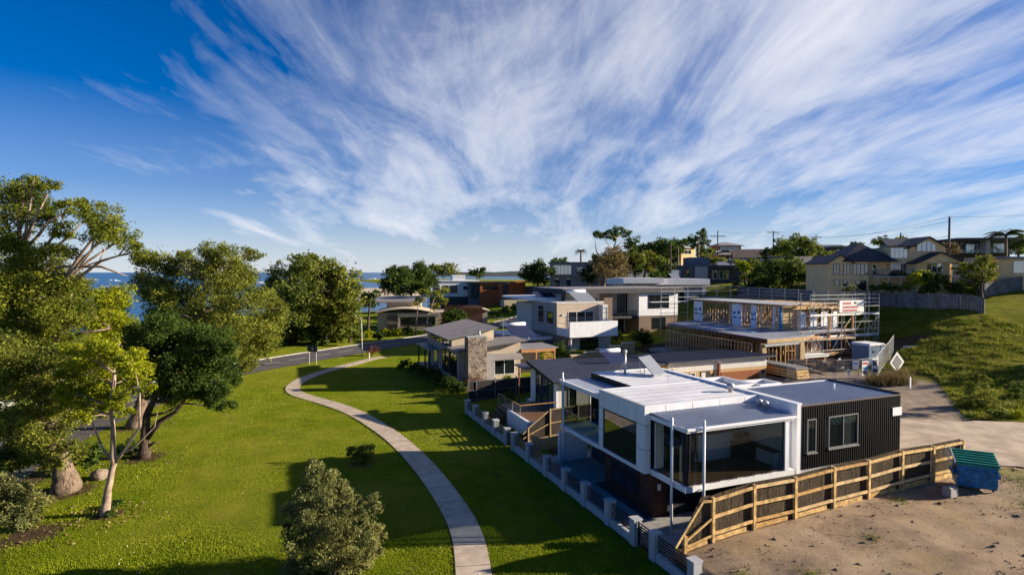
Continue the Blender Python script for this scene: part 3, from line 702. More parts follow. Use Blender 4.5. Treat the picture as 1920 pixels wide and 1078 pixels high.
# patio paving, laid in slabs on the yard
pav = struct(MB().box(0.2, 9.4, -1.25, 14.1, -0.1, 0.015).build('patio', 'joint', None, off=(0, 0, 0)), 'grey paved yard in front of the white house')
pav.location = W(0, 0, 0); pav.rotation_euler = (0, 0, TH)
for i in range(5):
    for j in range(17):
        t0, s0 = 0.22 + i * .9, -1.2 + j * .9
        if t0 > 2.0 and 3.0 < s0 < 8: continue
        piece('paver', (t0 + .45, s0 + .45, 0.02), (.885, .885, .03), 'paving', pav)
# upper box: backing wall, floor and roof structure
A.box('upper_wall', 2.03, 2.2, 3.60, 4.3, ZB, ZT - .02, 'joint'); A.box('upper_wall', 2.03, 2.2, 7.62, 8.08, ZB, ZT - .02, 'joint')
A.box('upper_wall', 2.03, 2.2, 4.301, 7.619, ZB, 2.47, 'joint'); A.box('upper_wall', 2.03, 2.2, 4.301, 7.619, 4.72, ZT - .02, 'joint')
A.box('floor_slab', 2.201, 9.49, 3.62, 8.08, ZB + .0, 2.46, 'soffit')
A.box('back_wall', 2.201, 9.49, 8.081, 8.25, ZB, ZT - .03, 'white_panel')
# facade panels with open joints
g = .03
def lpanel(s0, s1, z0, z1): A.piece('panel', 2.0, 2.028, s0 + g / 2, s1 - g / 2, z0 + g / 2, z1 - g / 2, 'white_panel')
for s0, s1 in ((7.62, 8.10), (6.0, 7.62), (4.3, 6.0), (3.575, 4.3)): lpanel(s0, s1, 4.72, ZT - .03)
for s0, s1 in ((7.62, 8.10), (3.575, 4.3)):
    for z0, z1 in ((ZB, 3.45), (3.45, 4.72)): lpanel(s0, s1, z0, z1)
for s0, s1 in ((6.0, 7.62), (4.3, 6.0)): lpanel(s0, s1, ZB, 2.47)
A.window('l', 2.06, 4.31, 7.61, 2.475, 4.715, 1, 'dark_frame', 'glass', fw=.07, d=.04)
A.box('window_reveal', 2.21, 2.24, 4.2, 7.7, 2.47, 4.72, 'joint')
A.box('front_backing', 2.03, 9.49, 3.585, 3.70, 5.0, ZT - .02, 'joint')
for a, b in ((2.0, 3.28), (3.28, 4.98), (4.98, 6.78), (6.78, 8.5), (8.5, 9.49)):
    A.piece('panel', a + (g / 2 if a > 2 else 0), b - g / 2, 3.555, 3.583, 5.30, ZT - .03, 'white_panel')
for z0, z1 in ((ZB, 3.45), (3.45, 4.72), (4.72, 5.29)): A.piece('panel', 2.0, 2.36, 3.555, 3.583, z0 + g / 2, z1 - g / 2, 'white_panel')
# main roof: broad ribs run across the house
A.ribbed('roof', 2.05, 9.48, 3.62, 8.26, ZT - .06, 'white_roof', 'x', .72, .018, .04, duty=.06)
A.ribbed('roof', 4.32, 9.48, 8.261, 13.0, ZT - .06, 'white_roof', 'x', .72, .018, .04, duty=.06)
A.box('roof_edge', 2.0, 2.05, 3.555, 8.10, ZT - .028, ZT + .012, 'white_metal'); A.box('roof_edge', 2.051, 9.48, 3.555, 3.60, ZT - .028, ZT + .012, 'white_metal')
A.box('rear_wall', 4.27, 4.315, 8.3, 13.0, 5.16, ZT + .01, 'black_metal'); A.box('rear_wall', 4.32, 9.5, 12.95, 13.1, 0, ZT - .07, 'white_panel'); A.box('roof_edge', 4.27, 9.48, 13.01, 13.06, ZT - .05, ZT + .02, 'white_metal')
A.box('rear_wall', 9.3, 9.49, 8.3, 12.94, 0, ZT - .1, 'white_panel')
# left balcony
A.box('balcony_floor', 2.0, 4.28, 8.12, 13.05, 2.22, 2.46, 'white_panel'); A.box('balcony_roof', 2.0, 4.26, 8.12, 13.05, 5.12, 5.36, 'white_panel')
A.ribbed('balcony_roof_sheet', 2.1, 4.26, 8.2, 12.95, 5.375, 'blue_roof', 'x', .25, .02, .01)
A.box('balcony_gutter', 1.93, 2.06, 8.15, 13.1, 5.30, 5.42, 'white_metal')
A.window('l', 4.27, 8.7, 12.8, 2.5, 5.05, 4, 'dark_frame', 'glass_tint', 'sliding_door')
A.window('s', 13.06, 2.1, 4.2, 2.47, 5.08, 2, 'dark_frame', 'glass_tint')
A.box('blind', 2.25, 2.95, 8.30, 8.36, 2.5, 5.1, 'black_metal')
A.box('glass_balustrade', 2.05, 2.065, 8.2, 12.9, 2.55, 3.5, 'glass_clear'); A.box('handrail', 2.03, 2.085, 8.2, 12.9, 3.503, 3.53, 'steel')
A.mb('post', MB().tube([W0 for W0 in [(1.93, 12.5, 0), (1.93, 12.5, 5.6)]], .06, 10), 'white_metal', smooth=True)
A.mb('post', MB().tube([(2.2, 13.12, 0), (2.2, 13.12, 5.85)], .06, 10), 'white_metal', smooth=True)
A.box('patio_wall', 1.8, 3.9, 12.8, 13.0, 0, 1.95, 'white_panel')
# front balcony
A.box('balcony_floor', 2.36, 9.15, 0.80, 3.54, 2.21, 2.48, 'white_panel')
for k in range(19):
    y0 = 0.9 + k * .138
    A.piece('deck_board', 2.5, 8.45, y0, y0 + .128, 2.483, 2.51, 'deck')
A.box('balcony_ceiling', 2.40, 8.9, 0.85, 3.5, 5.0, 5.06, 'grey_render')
A.box('fascia', 2.36, 9.0, 0.74, 0.80, 5.03, 5.24, 'white_panel'); A.box('fascia', 2.34, 2.40, 0.801, 3.55, 5.03, 5.24, 'white_panel')
A.ribbed('balcony_roof', 2.38, 9.15, 0.80, 3.55, 5.22, 'blue_roof', 'y', .195, .05, .02, duty=.3, slope=lambda x, y: 5.17 + .055 * (y - .8) / 1.0)
A.box('gutter', 2.34, 9.1, .66, .738, 5.14, 5.25, 'white_metal')
A.box('jamb', 8.5, 8.75, 0.80, 1.0, 2.49, 5.02, 'white_panel')
for z0, z1 in ((2.3, 3.45), (3.45, 4.72), (4.72, 5.12)): A.piece('panel', 8.76, 9.50, 1.30, 1.34, z0 + g / 2, z1 - g / 2, 'white_panel')
A.box('side_wall', 8.55, 8.74, 1.01, 3.5, 2.49, 5.0, 'white_panel'); A.box('side_cladding', 8.76, 9.5, 1.345, 3.5, 2.3, 5.12, 'white_panel')
A.box('rear_screen', 5.25, 8.54, 3.42, 3.54, 2.49, 3.9, 'white_panel'); A.box('rear_screen', 5.25, 8.54, 3.43, 3.54, 4.75, 4.99, 'soffit')
A.window('s', 3.47, 5.35, 8.0, 3.9, 4.75, 2, 'dark_frame', 'glass', 'servery_window')
A.window('s', 3.47, 2.45, 5.2, 2.5, 4.98, 3, 'dark_frame', 'glass', 'sliding_door')
A.box('white_door_leaf', 2.46, 2.98, 3.30, 3.34, 2.55, 4.9, 'white_frame')
A.mb('column', MB().box(2.5, 2.62, .95, 1.07, 2.5, 5.0), 'dark_frame')
A.window('s', .91, 2.64, 8.48, 2.53, 5.0, 1, 'dark_frame', 'glass_room', 'glass_screen', fw=.05, d=.03); A.window('l', 2.50, 1.08, 3.5, 2.53, 5.0, 1, 'dark_frame', 'glass_room', 'glass_screen', fw=.05, d=.03)
for x in (2.75, 3.35, 4.0, 4.35, 5.05, 5.4, 6.15, 6.5, 7.25, 7.6, 8.3): A.mb('spigot', MB().lathe([(.035, 0), (.035, .02), (.022, .03), (.022, .14), (.012, .15)], 8, (x, .83, 2.5)), 'black_metal')
A.box('bench', 8.05, 8.54, 1.1, 3.4, 3.34, 3.40, 'dark_frame'); A.box('cabinet', 7.75, 8.53, 2.75, 3.4, 2.515, 3.33, 'black_metal'); A.box('bench_end', 8.1, 8.5, 1.15, 1.2, 2.515, 3.33, 'soffit')
bb = Thing('barbecue', 'black hooded barbecue on the white house front balcony bench', 'barbecue', 7.9, 3.05, 3.41)
bb.mb('body', MB().box(7.45, 8.25, 2.78, 3.3, 3.42, 3.56), 'black_metal')
prof = [(2.80, 3.565), (3.28, 3.565), (3.28, 3.75), (3.15, 3.87), (2.98, 3.88), (2.86, 3.78)]
bb.mb('hood', MB().prism_x(prof, 7.48, 8.22), 'black_metal'); bb.mb('handle', MB().tube([(7.6, 2.76, 3.66), (8.1, 2.76, 3.66)], .018, 8), 'steel')
A.box('cabinet', 7.4, 7.745, 2.8, 3.4, 2.515, 3.415, 'black_metal')
for (t, s, zt) in ((2.22, 1.65, 5.56), (3.22, 0.58, 5.6)):
    A.mb('post', MB().tube([(t, s, 0), (t, s, zt)], .065, 10), 'white_metal', smooth=True)
    A.piece('bracket', t - .02, t + .25 if t < 3 else t + .02, s - .02, s + .02 if t < 3 else s + .3, 2.28, 2.33, 'white_metal'); A.piece('bracket', t - .02, t + .2 if t < 3 else t + .02, s - .02, s + .02 if t < 3 else s + .22, 5.14, 5.19, 'white_metal')
# blade wall
A.box('blade_wall', 9.5, 9.8, 1.0, 12.6, 0.9, ZT - .0, 'white_panel'); A.box('blade_cap', 9.48, 9.82, .98, 12.62, ZT + .003, ZT + .05, 'white_metal')
# black wing
BX0, BX1, BS0, BS1 = 9.805, 17.35, 1.0, 5.5
A.box('wing_core', BX0, BX1 - .06, BS0 + .06, BS1, 1.2, 5.5, 'joint')
A.box('wing_base', BX0, BX1 - .03, BS0 + .05, BS0 + .058, 1.2, 2.32, 'render_wall')
M = MB(); x = BX0
wins = [(10.17, 10.81, 3.14, 4.88), (11.7, 13.9, 3.2, 4.88)]
while x < BX1 - .02:
    segs = [(2.3, 5.60)]
    for a, b, z0, z1 in wins:
        if x + .13 > a and x < b: segs = [(2.3, z0), (z1, 5.60)]
    for z0, z1 in segs: M.box(x, x + .06, BS0 - .015, BS0 + .045, z0, z1); M.box(x + .06, x + .165, BS0 + .035, BS0 + .05, z0, z1)
    x += .165
A.mb('cladding', M, 'black_clad')
M = MB(); y = BS0 + .06
while y < BS1: M.box(BX1 - .045, BX1, y, y + .09, 1.9, 5.60); M.box(BX1 - .05, BX1 - .03, y + .09, y + .165, 1.9, 5.60); y += .165
A.mb('cladding', M, 'black_clad')
for (a, b, z0, z1), n in zip(wins, (1, 2)): A.window('s', BS0 + .0, a, b, z0, z1, n, 'grey_frame', 'glass_tint', fw=.05, d=.06, sill='grey_frame')
A.box('curtain', 13.0, 13.8, BS0 + .055, BS0 + .059, 3.25, 4.85, 'curtain'); A.box('curtain', 10.22, 10.5, BS0 + .055, BS0 + .059, 3.2, 4.85, 'curtain')
A.ribbed('wing_roof', BX0 + .01, BX1 - .12, BS0 + .02, BS1 + .02, 5.58, 'blue_roof', 'y', .2, .03, .03)
A.box('wing_flashing', BX0, BX1, BS0 - .012, BS0 + .018, 5.56, 5.63, 'brown_brick'); A.box('wing_parapet', BX1 - .115, BX1 + .01, BS0 + .02, BS1 + .05, 5.5, 5.72, 'black_metal')
A.box('wing_flashing', BX0 + .02, BX1 - .12, BS1 + .025, BS1 + .16, 5.52, 5.64, 'white_metal')
A.box('rainhead', 16.62, 17.36, .93, .995, 4.47, 4.92, 'white_metal')
A.mb('vent_pipe', MB().tube([(15.1, 3.4, 5.6), (15.1, 3.4, 5.95)], .05, 8), 'white_metal', smooth=True)
# lower rear roofs behind the blade wall, inside white parapets
for (a, b, c_, d) in ((12.5, 14.6, 9.0, 12.0), (14.75, 16.6, 8.6, 10.2)):
    A.box('rear_room', a, b, c_, d, 1.4, 4.55, 'white_panel'); A.box('rear_roof', a + .15, b - .15, c_ + .15, d - .15, 4.553, 4.6, 'blue_roof')
    A.box('parapet', a - .02, a + .14, c_, d, 4.555, 4.95, 'white_panel'); A.box('parapet', b - .14, b + .02, c_, d, 4.555, 4.95, 'white_panel')
    A.box('parapet', a + .145, b - .145, c_, c_ + .14, 4.62, 4.95, 'white_panel'); A.box('parapet', a + .145, b - .145, d - .14, d, 4.62, 4.95, 'white_panel')
A.box('rear_room', 9.82, 12.3, 5.7, 12.4, 1.2, 4.6, 'white_panel'); A.ribbed('rear_roof', 9.82, 12.3, 5.7, 12.4, 4.66, 'white_roof', 'x', .5, .03, .04, duty=.12)
A.box('rear_room', 12.301, 17.2, 5.7, 8.5, 1.2, 4.5, 'white_panel'); A.box('rear_roof', 12.301, 17.2, 5.7, 8.5, 4.503, 4.56, 'white_roof')
# roof fittings
M = MB().tube([(6.36, 12.1, 5.65), (6.36, 12.1, 7.05)], .085, 12); f = A.mb('flue', M, 'galv', smooth=True)
MB().lathe([(.13, 0), (.13, .16), (.05, .22)], 12, (6.36, 12.1, 7.06)).build('cowl', 'galv', f, True, A.off)
for e in ((5.3, 11.3, 5.7), (7.3, 11.5, 5.7)): A.mb('stay_wire', MB().tube([(6.36, 12.1, 6.6), e], .012, 5), 'steel')
A.mb('solar_collector', MB().slab([(7.3, 10.15, 5.80), (8.65, 10.7, 5.80), (8.65, 12.5, 6.75), (7.3, 11.95, 6.75)], .07), 'solar_glass')
for a, b in (((7.45, 11.9, 5.68), (7.4, 11.9, 6.65)), ((8.5, 12.4, 5.68), (8.5, 12.35, 6.65)), ((7.35, 11.3, 5.68), (7.35, 11.3, 6.3))): A.bar('collector_leg', a, b, .035, .035, 'steel')
M = MB().lathe([(.12, 0), (.12, .18), (.21, .2), (.24, .32), (.2, .45), (.05, .5)], 14, (8.8, 4.95, 5.66)); A.mb('roof_vent', M, 'galv', smooth=True)
for s in (2.2, 2.62):
    M = MB().lathe([(.10, 0), (.10, .24), (.17, .26), (.17, .36), (.04, .42)], 12, (8.75, s + .15, 5.28)); A.mb('roof_vent', M, 'galv', smooth=True)
A.bar('aerial', (7.0, 8.3, 5.66), (7.0, 8.3, 6.15), .02, .02, 'steel'); A.bar('aerial', (6.8, 8.3, 6.1), (7.2, 8.3, 6.1), .02, .02, 'steel')

# ================================================================== house with charcoal skillion roof and garage wing
Bh = Thing('charcoal_roof_house', 'white house with charcoal skillion roof, timber deck and long brown garage', 'house', 5.5, 20.8, .4)
ZD = 1.0
Bh.box('floor', 5.5, 17.5, 20.8, 27, 0.2, ZD, 'render_wall')
# left wall with full height glazing
Bh.mb('side_wall', MB().prism_x([(20.8, ZD), (26.0, ZD), (26.0, 4.35), (20.8, 3.5)], 5.5, 5.7), 'white_panel')
for s0, s1 in ((21.3, 22.3), (22.35, 23.6), (23.65, 24.8)): Bh.window('l', 5.49, s0, s1, ZD + .05, 3.3 + (s1 - 21.3) * .16, 1, 'dark_frame', 'glass_blue', 'glass_door')
Bh.mb('front_wall', MB().prism_y([(5.705, ZD), (17.3, ZD), (17.3, 3.5), (5.705, 3.5)], 20.8, 21.0), 'pale_render')
Bh.window('s', 20.79, 6.6, 7.3, 1.3, 3.1, 1, 'white_frame', 'glass'); Bh.window('s', 20.79, 9.2, 11.4, 1.9, 3.1, 2, 'dark_frame', 'glass')
Bh.box('side_wall', 17.3, 17.5, 21.01, 26.5, .5, 3.5, 'cream_render')
def bs(x, y): return 3.76 + (y - 20.1) * .175
Bh.ribbed('roof', 4.9, 9.2, 20.1, 25.5, 0, 'charcoal_roof', 'y', .33, .03, .06, slope=bs); Bh.ribbed('roof', 9.201, 15.2, 20.1, 23.3, 0, 'charcoal_roof', 'y', .33, .03, .06, slope=bs)
Bh.mb('barge_board', MB().slab([(4.84, 20.05, 3.74), (4.895, 20.05, 3.74), (4.895, 25.5, 4.70), (4.84, 25.5, 4.70)], .22), 'dark_frame')
Bh.box('gutter', 4.85, 15.2, 19.97, 20.09, 3.62, 3.76, 'dark_frame')
Bh.mb('eave', MB().slab([(4.5, 25.0, 4.1), (5.45, 25.0, 4.15), (5.45, 27.5, 4.15), (4.5, 27.5, 4.1)], .1), 'charcoal_roof')
Bh.bar('post', (4.75, 26.9, .2), (4.75, 26.9, 4.05), .12, .12, 'red_brick')
# long low roof to the right with the garage
gz = lambda x, y: 4.02 - .045 * (y - 23.3)
Bh.ribbed('roof', 18.4, 31.9, 23.3, 30.9, 0, 'charcoal_roof', 'y', .33, .03, .14, slope=gz)
Bh.ribbed('roof', 10.0, 18.39, 23.4, 30.9, 0, 'charcoal_roof', 'y', .33, .03, .14, slope=lambda x, y: 3.95 - .045 * (y - 23.3))
Bh.box('garage_wall', 18.8, 30.9, 23.8, 24.0, 1.3, 2.93, 'tan_brick'); Bh.box('garage_upper_wall', 18.78, 30.92, 23.78, 24.0, 2.933, 3.86, 'pale_render')
Bh.box('garage_wall', 30.7, 30.9, 24.01, 30.5, 1.3, 3.6, 'red_brick'); Bh.box('garage_wall', 18.8, 19.0, 24.01, 30.5, 1.0, 3.6, 'tan_brick')
Bh.box('low_wall', 16.9, 18.79, 26.4, 26.6, 1.0, 3.5, 'cream_render')
gd = Bh.box('garage_door', 25.0, 29.9, 23.74, 23.778, 1.48, 2.62, 'garage_door')
for k in range(5): MB().box(25.02, 29.88, 23.722, 23.738, 1.50 + k * .224, 1.50 + k * .224 + .205).build('door_panel', 'garage_door', gd, off=Bh.off)
Bh.window('s', 23.79, 21.3, 21.9, 2.35, 2.8, 1, 'white_frame', 'glass'); Bh.box('entry_shade_panel', 22.5, 23.7, 23.77, 23.779, 1.45, 2.86, 'dark_timber'); Bh.box('front_door', 22.6, 23.1, 23.75, 23.768, 1.45, 2.75, 'pale_render')  # flat dark panel at the entry: shade of a set-back doorway put into colour
Bh.box('downpipe', 24.6, 24.8, 23.6, 23.77, 1.4, 3.62, 'red_brick'); Bh.box('downpipe', 19.0, 19.2, 23.6, 23.77, 1.4, 3.3, 'red_brick'); Bh.box('rainhead', 24.5, 24.9, 23.55, 23.77, 3.63, 3.8, 'white_metal')
for x in (23.95, 30.3): Bh.box('wall_lamp', x, x + .22, 23.68, 23.778, 2.15, 2.6, 'dark_frame')
M = MB().slab([(17.4, 32.0, 3.5), (19.6, 32.0, 3.5), (21.8, 33.6, 4.5), (19.6, 33.6, 4.5)], .08)
Bh.mb('solar_collector', MB().slab([(13.2, 25.2, 3.98), (15.3, 25.2, 3.98), (15.3, 26.8, 4.85), (13.2, 26.8, 4.85)], .08), 'solar'); Bh.mb('water_tank', MB().tube([(13.2, 26.9, 4.9), (15.3, 26.9, 4.9)], .22, 12), 'white_metal', smooth=True)
# deck with planter, steps and rail
Bh.box('deck', 2.1, 5.45, 18.3, 25.0, 0.2, 1.15, 'dark_timber')
for k in range(22): Bh.piece('deck_board', 2.1, 5.45, 18.32 + k * .3, 18.32 + k * .3 + .285, 1.153, 1.18, 'deck')
Bh.box('planter_wall', 1.86, 2.09, 18.3, 22.5, 0.0, 1.32, 'white_panel'); Bh.box('planter_wall', 2.1, 3.2, 18.05, 18.29, 0.0, 1.3, 'white_panel')
for k in range(4): Bh.piece('step', 1.0 + k * .28, 2.09, 22.6, 24.8, .02 + k * .28, .26 + k * .28, 'deck')
for a, b in (((2.0, 24.9, 2.15), (2.0, 20.0, 2.15)), ((2.0, 20.0, 2.15), (5.2, 20.0, 2.15))): Bh.bar('handrail', a, b, .06, .05, 'orange_timber')
for s in (20.0, 21.6, 23.2, 24.9): Bh.bar('rail_post', (2.0, s, 1.18), (2.0, s, 2.14), .04, .04, 'steel')
for k in range(4): Bh.bar('rail_wire', (2.0, 20.0, 1.35 + k * .2), (2.0, 24.9, 1.35 + k * .2), .012, .012, 'steel')

# dark boundary fence between that deck and the stone chimney house
df = Thing('paling_fence', 'dark brown fence with grey posts in front of the stone chimney house', 'fence', 1.2, 31.2, 0)
fx = [1.3, 2.1, 4.0, 6.2, 8.6, 11.0]
for a, b in zip(fx, fx[1:]):
    df.box('panel', a + .05, b - .05, 31.2, 31.23, .1, 2.1, 'dark_timber')
    for z in (.3, 1.15, 2.05): df.bar('rail', (a + .05, 31.16, z), (b - .05, 31.16, z), .05, .08, 'grey_timber')
for x in fx: df.bar('post', (x, 31.17, -.1), (x, 31.17, 2.25), .1, .1, 'grey_timber')

# ================================================================== stone chimney house with grey metal roofs
Ch = Thing('stone_chimney_house', 'single storey house with grey metal skillion roofs and stone chimney', 'house', 2.5, 38.5, .3)
Ch.mb('side_wall', MB().box(2.5, 2.7, 38.5, 53.0, .3, 3.9), 'grey_render')
Ch.mb('front_wall', MB().prism_y([(2.705, .3), (9.72, .3), (9.72, 4.75), (2.705, 3.95)], 38.5, 38.7), 'beige_render')
Ch.box('side_wall', 9.55, 9.72, 38.71, 48, .3, 4.6, 'beige_render'); Ch.box('inner_wall', 2.71, 9.5, 44, 44.2, .3, 4.9, 'grey_render')
Ch.mb('clerestory_wall', MB().box(2.45, 7.4, 41.1, 41.25, 4.0, 5.0), 'beige_render'); Ch.mb('clerestory_wall', MB().box(2.45, 2.6, 41.26, 53, 3.9, 4.75), 'beige_render')
for s0 in (42.0, 45.2, 48.4): Ch.window('l', 2.44, s0, s0 + 2.6, 4.05, 4.7, 2, 'dark_frame', 'glass_blue')
s2 = lambda x, y: 4.10 + (x - 1.9) * .103
Ch.ribbed('roof', 1.9, 10.2, 37.5, 44.0, 0, 'grey_roof', 'x', .45, .025, .14, slope=s2, duty=.1)
s1 = lambda x, y: 5.0 + (x - 1.9) * .19
Ch.ribbed('roof', 1.9, 7.9, 40.7, 53.4, 0, 'grey_roof', 'x', .45, .025, .14, slope=s1, duty=.1)
Ch.mb('gable_wall', MB().prism_y([(2.5, 4.2), (7.5, 4.8), (7.5, 5.95), (2.5, 5.0)], 41.27, 41.4), 'cream_render')
for s0, n in ((39.2, 2), (42.4, 2)): Ch.window('l', 2.49, s0, s0 + 2.9, 1.0, 3.5, n, 'brown_timber', 'glass', sill='brown_timber')
Ch.window('l', 2.49, 47.0, 49.4, .6, 3.3, 2, 'white_frame', 'glass_blue', 'glass_door')
Ch.window('s', 38.49, 6.5, 9.0, 1.1, 2.85, 2, 'white_frame', 'glass')
Ch.mb('window_hood', MB().slab([(5.7, 37.6, 2.95), (9.7, 37.6, 2.95), (9.7, 38.49, 3.45), (5.7, 38.49, 3.45)], .12), 'grey_roof')
Ch.mb('hood_bracket', MB().box(6.2, 6.35, 37.7, 38.49, .4, 2.85), 'render_wall')
# chimney of coursed stones over a core
Ch.box('chimney_core', 3.05, 5.15, 36.95, 38.1, .2, 5.56, 'stone_b')
cs = random.Random(9); z = .25
def stones(face, lo, hi, p, out):
    global z
while z < 5.5:
    h = cs.uniform(.16, .28); h = min(h, 5.56 - z)
    for face, lo, hi in (('s', 3.05, 5.15), ('l', 36.95, 38.1), ('r', 36.95, 38.1)):
        a = lo
        while a < hi - .02:
            b = min(hi, a + cs.uniform(.25, .6)); 
            if hi - b < .15: b = hi
            m = cs.choice(['stone_a', 'stone_a', 'stone_b', 'stone_c']); d = cs.uniform(.02, .05)
            if face == 's': Ch.piece('stone', a + .012, b - .012, 36.95 - d, 36.949, z + .01, z + h - .01, m)
            elif face == 'l': Ch.piece('stone', 3.05 - d, 3.049, a + .012, b - .012, z + .01, z + h - .01, m)
            elif z > 3.6: Ch.piece('stone', 5.151, 5.15 + d, a + .012, b - .012, z + .01, z + h - .01, m)
            a = b
    z += h
Ch.box('chimney_cap', 3.0, 5.2, 36.9, 38.15, 5.563, 5.64, 'render_wall'); Ch.mb('flue', MB().tube([(4.5, 37.5, 5.6), (4.5, 37.5, 6.2)], .12, 12), 'galv', smooth=True)
Ch.box('chimney_shoulder', 5.19, 6.0, 37.3, 38.1, .2, 3.6, 'grey_render')
# pergola and deck
for x, s in ((1.2, 48.9), (1.2, 52.5), (1.2, 46.5)): Ch.bar('pergola_post', (x, s, .1), (x, s, 3.1), .16, .16, 'dark_timber')
Ch.box('pergola_roof', 1.0, 2.45, 46.2, 53.0, 3.1, 3.22, 'grey_roof'); Ch.box('deck', .9, 2.48, 46.2, 53.0, .1, .75, 'deck')
Ch.box('verandah_roof', 9.8, 14.4, 38.4, 43, 3.72, 3.85, 'grey_roof'); Ch.box('verandah_beam', 9.75, 14.0, 38.3, 38.42, 3.42, 3.71, 'orange_timber')
for x in (11.6, 13.9): Ch.bar('verandah_post', (x, 38.36, .3), (x, 38.36, 3.42), .14, .14, 'orange_timber')
for k in range(9): Ch.piece('slat', 12.5, 13.7, 38.33, 38.37, .7 + k * .3, .82 + k * .3, 'orange_timber')
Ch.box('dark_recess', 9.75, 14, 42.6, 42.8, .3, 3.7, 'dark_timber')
Ch.mb('solar_collector', MB().slab([(10.3, 41.5, 4.9), (13.2, 41.5, 4.9), (12.4, 43.4, 6.1), (9.5, 43.4, 6.1)], .08), 'solar'); Ch.mb('water_tank', MB().tube([(9.5, 43.5, 6.15), (12.4, 43.5, 6.15)], .24, 12), 'white_metal', smooth=True)
Ch.bar('aerial', (8.6, 41, 4.8), (8.6, 41, 7.1), .04, .04, 'steel')
for k in range(4): Ch.bar('aerial', (8.2, 41, 6.3 + k * .2), (9.0, 41, 6.35 + k * .2), .03, .03, 'steel')

# ================================================================== rendered house with the white balcony box
D = Thing('balcony_house', 'grey rendered two storey house with solid white balcony and roof panels', 'house', 23.1, 52.4, .3)
D.box('ground_floor_wall', 23.1, 23.3, 52.6, 66, .2, 3.05, 'brown_brick'); D.box('ground_floor_wall', 23.31, 31.2, 54.4, 54.6, .2, 3.05, 'pale_render'); D.box('ground_floor_wall', 31.0, 31.2, 54.61, 66, .2, 3.05, 'pale_render')
D.window('s', 54.39, 25.9, 29.0, .5, 2.9, 2, 'dark_frame', 'glass', 'glass_door')
D.box('upper_wall', 23.1, 31.2, 56.5, 66, 3.053, 7.75, 'grey_render'); D.box('upper_front', 23.102, 31.2, 56.47, 56.497, 3.3, 7.7, 'beige_render')
D.window('s', 56.46, 25.0, 29.4, 3.6, 6.5, 3, 'white_frame', 'glass', 'glass_door')
D.window('l', 23.09, 61.3, 63.1, 4.6, 6.4, 1, 'dark_frame', 'glass'); D.window('l', 23.09, 57.8, 59.8, 4.6, 6.4, 2, 'dark_frame', 'glass'); D.window('l', 23.09, 61.3, 63.1, 6.5, 7.1, 1, 'dark_frame', 'glass')
D.box('wall_lamp', 24.0, 24.15, 56.3, 56.46, 5.9, 6.15, 'white_metal'); D.box('wall_lamp', 30.2, 30.35, 56.3, 56.46, 5.9, 6.15, 'white_metal')
D.box('fin_wall', 30.3, 31.21, 55.2, 56.46, 3.35, 7.5, 'pale_render')
D.box('balcony_floor', 23.1, 31.1, 52.4, 56.46, 3.06, 3.3, 'white_panel')
D.box('balcony_front', 23.1, 31.1, 52.25, 52.39, 3.03, 5.28, 'white_panel'); D.box('balcony_side', 23.08, 23.22, 52.4, 56.4, 3.31, 4.25, 'white_panel'); D.box('balcony_side', 30.96, 31.1, 52.4, 55.1, 3.31, 5.2, 'white_panel')
for k in range(5): D.bar('handrail', (23.15, 52.6 + k * .9, 4.3), (23.15, 52.6 + k * .9, 4.9), .03, .03, 'steel')
D.bar('handrail', (23.15, 52.4, 4.92), (23.15, 56.4, 4.92), .05, .05, 'orange_timber')
D.bar('post', (23.5, 52.6, .3), (23.5, 52.6, 3.0), .14, .14, 'white_metal')
D.box('roof', 23.15, 31.15, 56.55, 65.9, 7.753, 7.85, 'pale_render'); D.box('roof_edge', 23.06, 31.24, 56.42, 56.54, 7.72, 7.95, 'pale_render'); D.box('roof_edge', 23.06, 23.14, 56.55, 66, 7.72, 7.95, 'pale_render')
D.box('rear_block', 24.5, 33, 66.01, 76, .3, 7.2, 'pale_render'); D.box('rear_roof', 22.0, 33.2, 64.0, 77, 7.86, 8.25, 'white_panel')
for k in range(5):
    a = 24.6 + k * 1.25
    D.mb('solar_panel', MB().slab([(a, 66.5, 8.3), (a + 1.15, 66.5, 8.3), (a + 1.15, 69.4, 9.05), (a, 69.4, 9.05)], .06), 'solar')
D.mb('solar_collector', MB().slab([(27.6, 58.2, 7.9), (31.0, 58.2, 7.9), (30.6, 60.8, 9.3), (27.2, 60.8, 9.3)], .08), 'solar_glass'); D.mb('water_tank', MB().tube([(27.0, 61.0, 9.4), (30.4, 61.0, 9.4)], .28, 12), 'white_metal', smooth=True)
D.mb('flue', MB().tube([(27.0, 62, 7.8), (27.0, 62, 9.4)], .35, 10), 'charcoal_wall')
D.box('entry_block', 18.5, 23.0, 58, 70, .2, 2.2, 'blue_wall'); D.box('entry_parapet', 18.3, 23.05, 57.8, 58.0, 2.2, 2.7, 'white_panel'); D.box('carport_roof', 17.5, 23.05, 62, 71, 2.21, 2.45, 'white_panel')
gw = Thing('garden_wall', 'pinkish brick garden steps and low wall below the white balcony', 'wall', 24.5, 48.5, .4)
for k in range(5): gw.piece('course', 20.5 + k * 2.0, 22.48 + k * 2.0, 46.8, 47.2, .3, 1.3 + k * .32, 'tan_brick'); gw.piece('coping', 20.45 + k * 2.0, 22.5 + k * 2.0, 46.7, 47.3, 1.303 + k * .32, 1.42 + k * .32, 'cream_render')

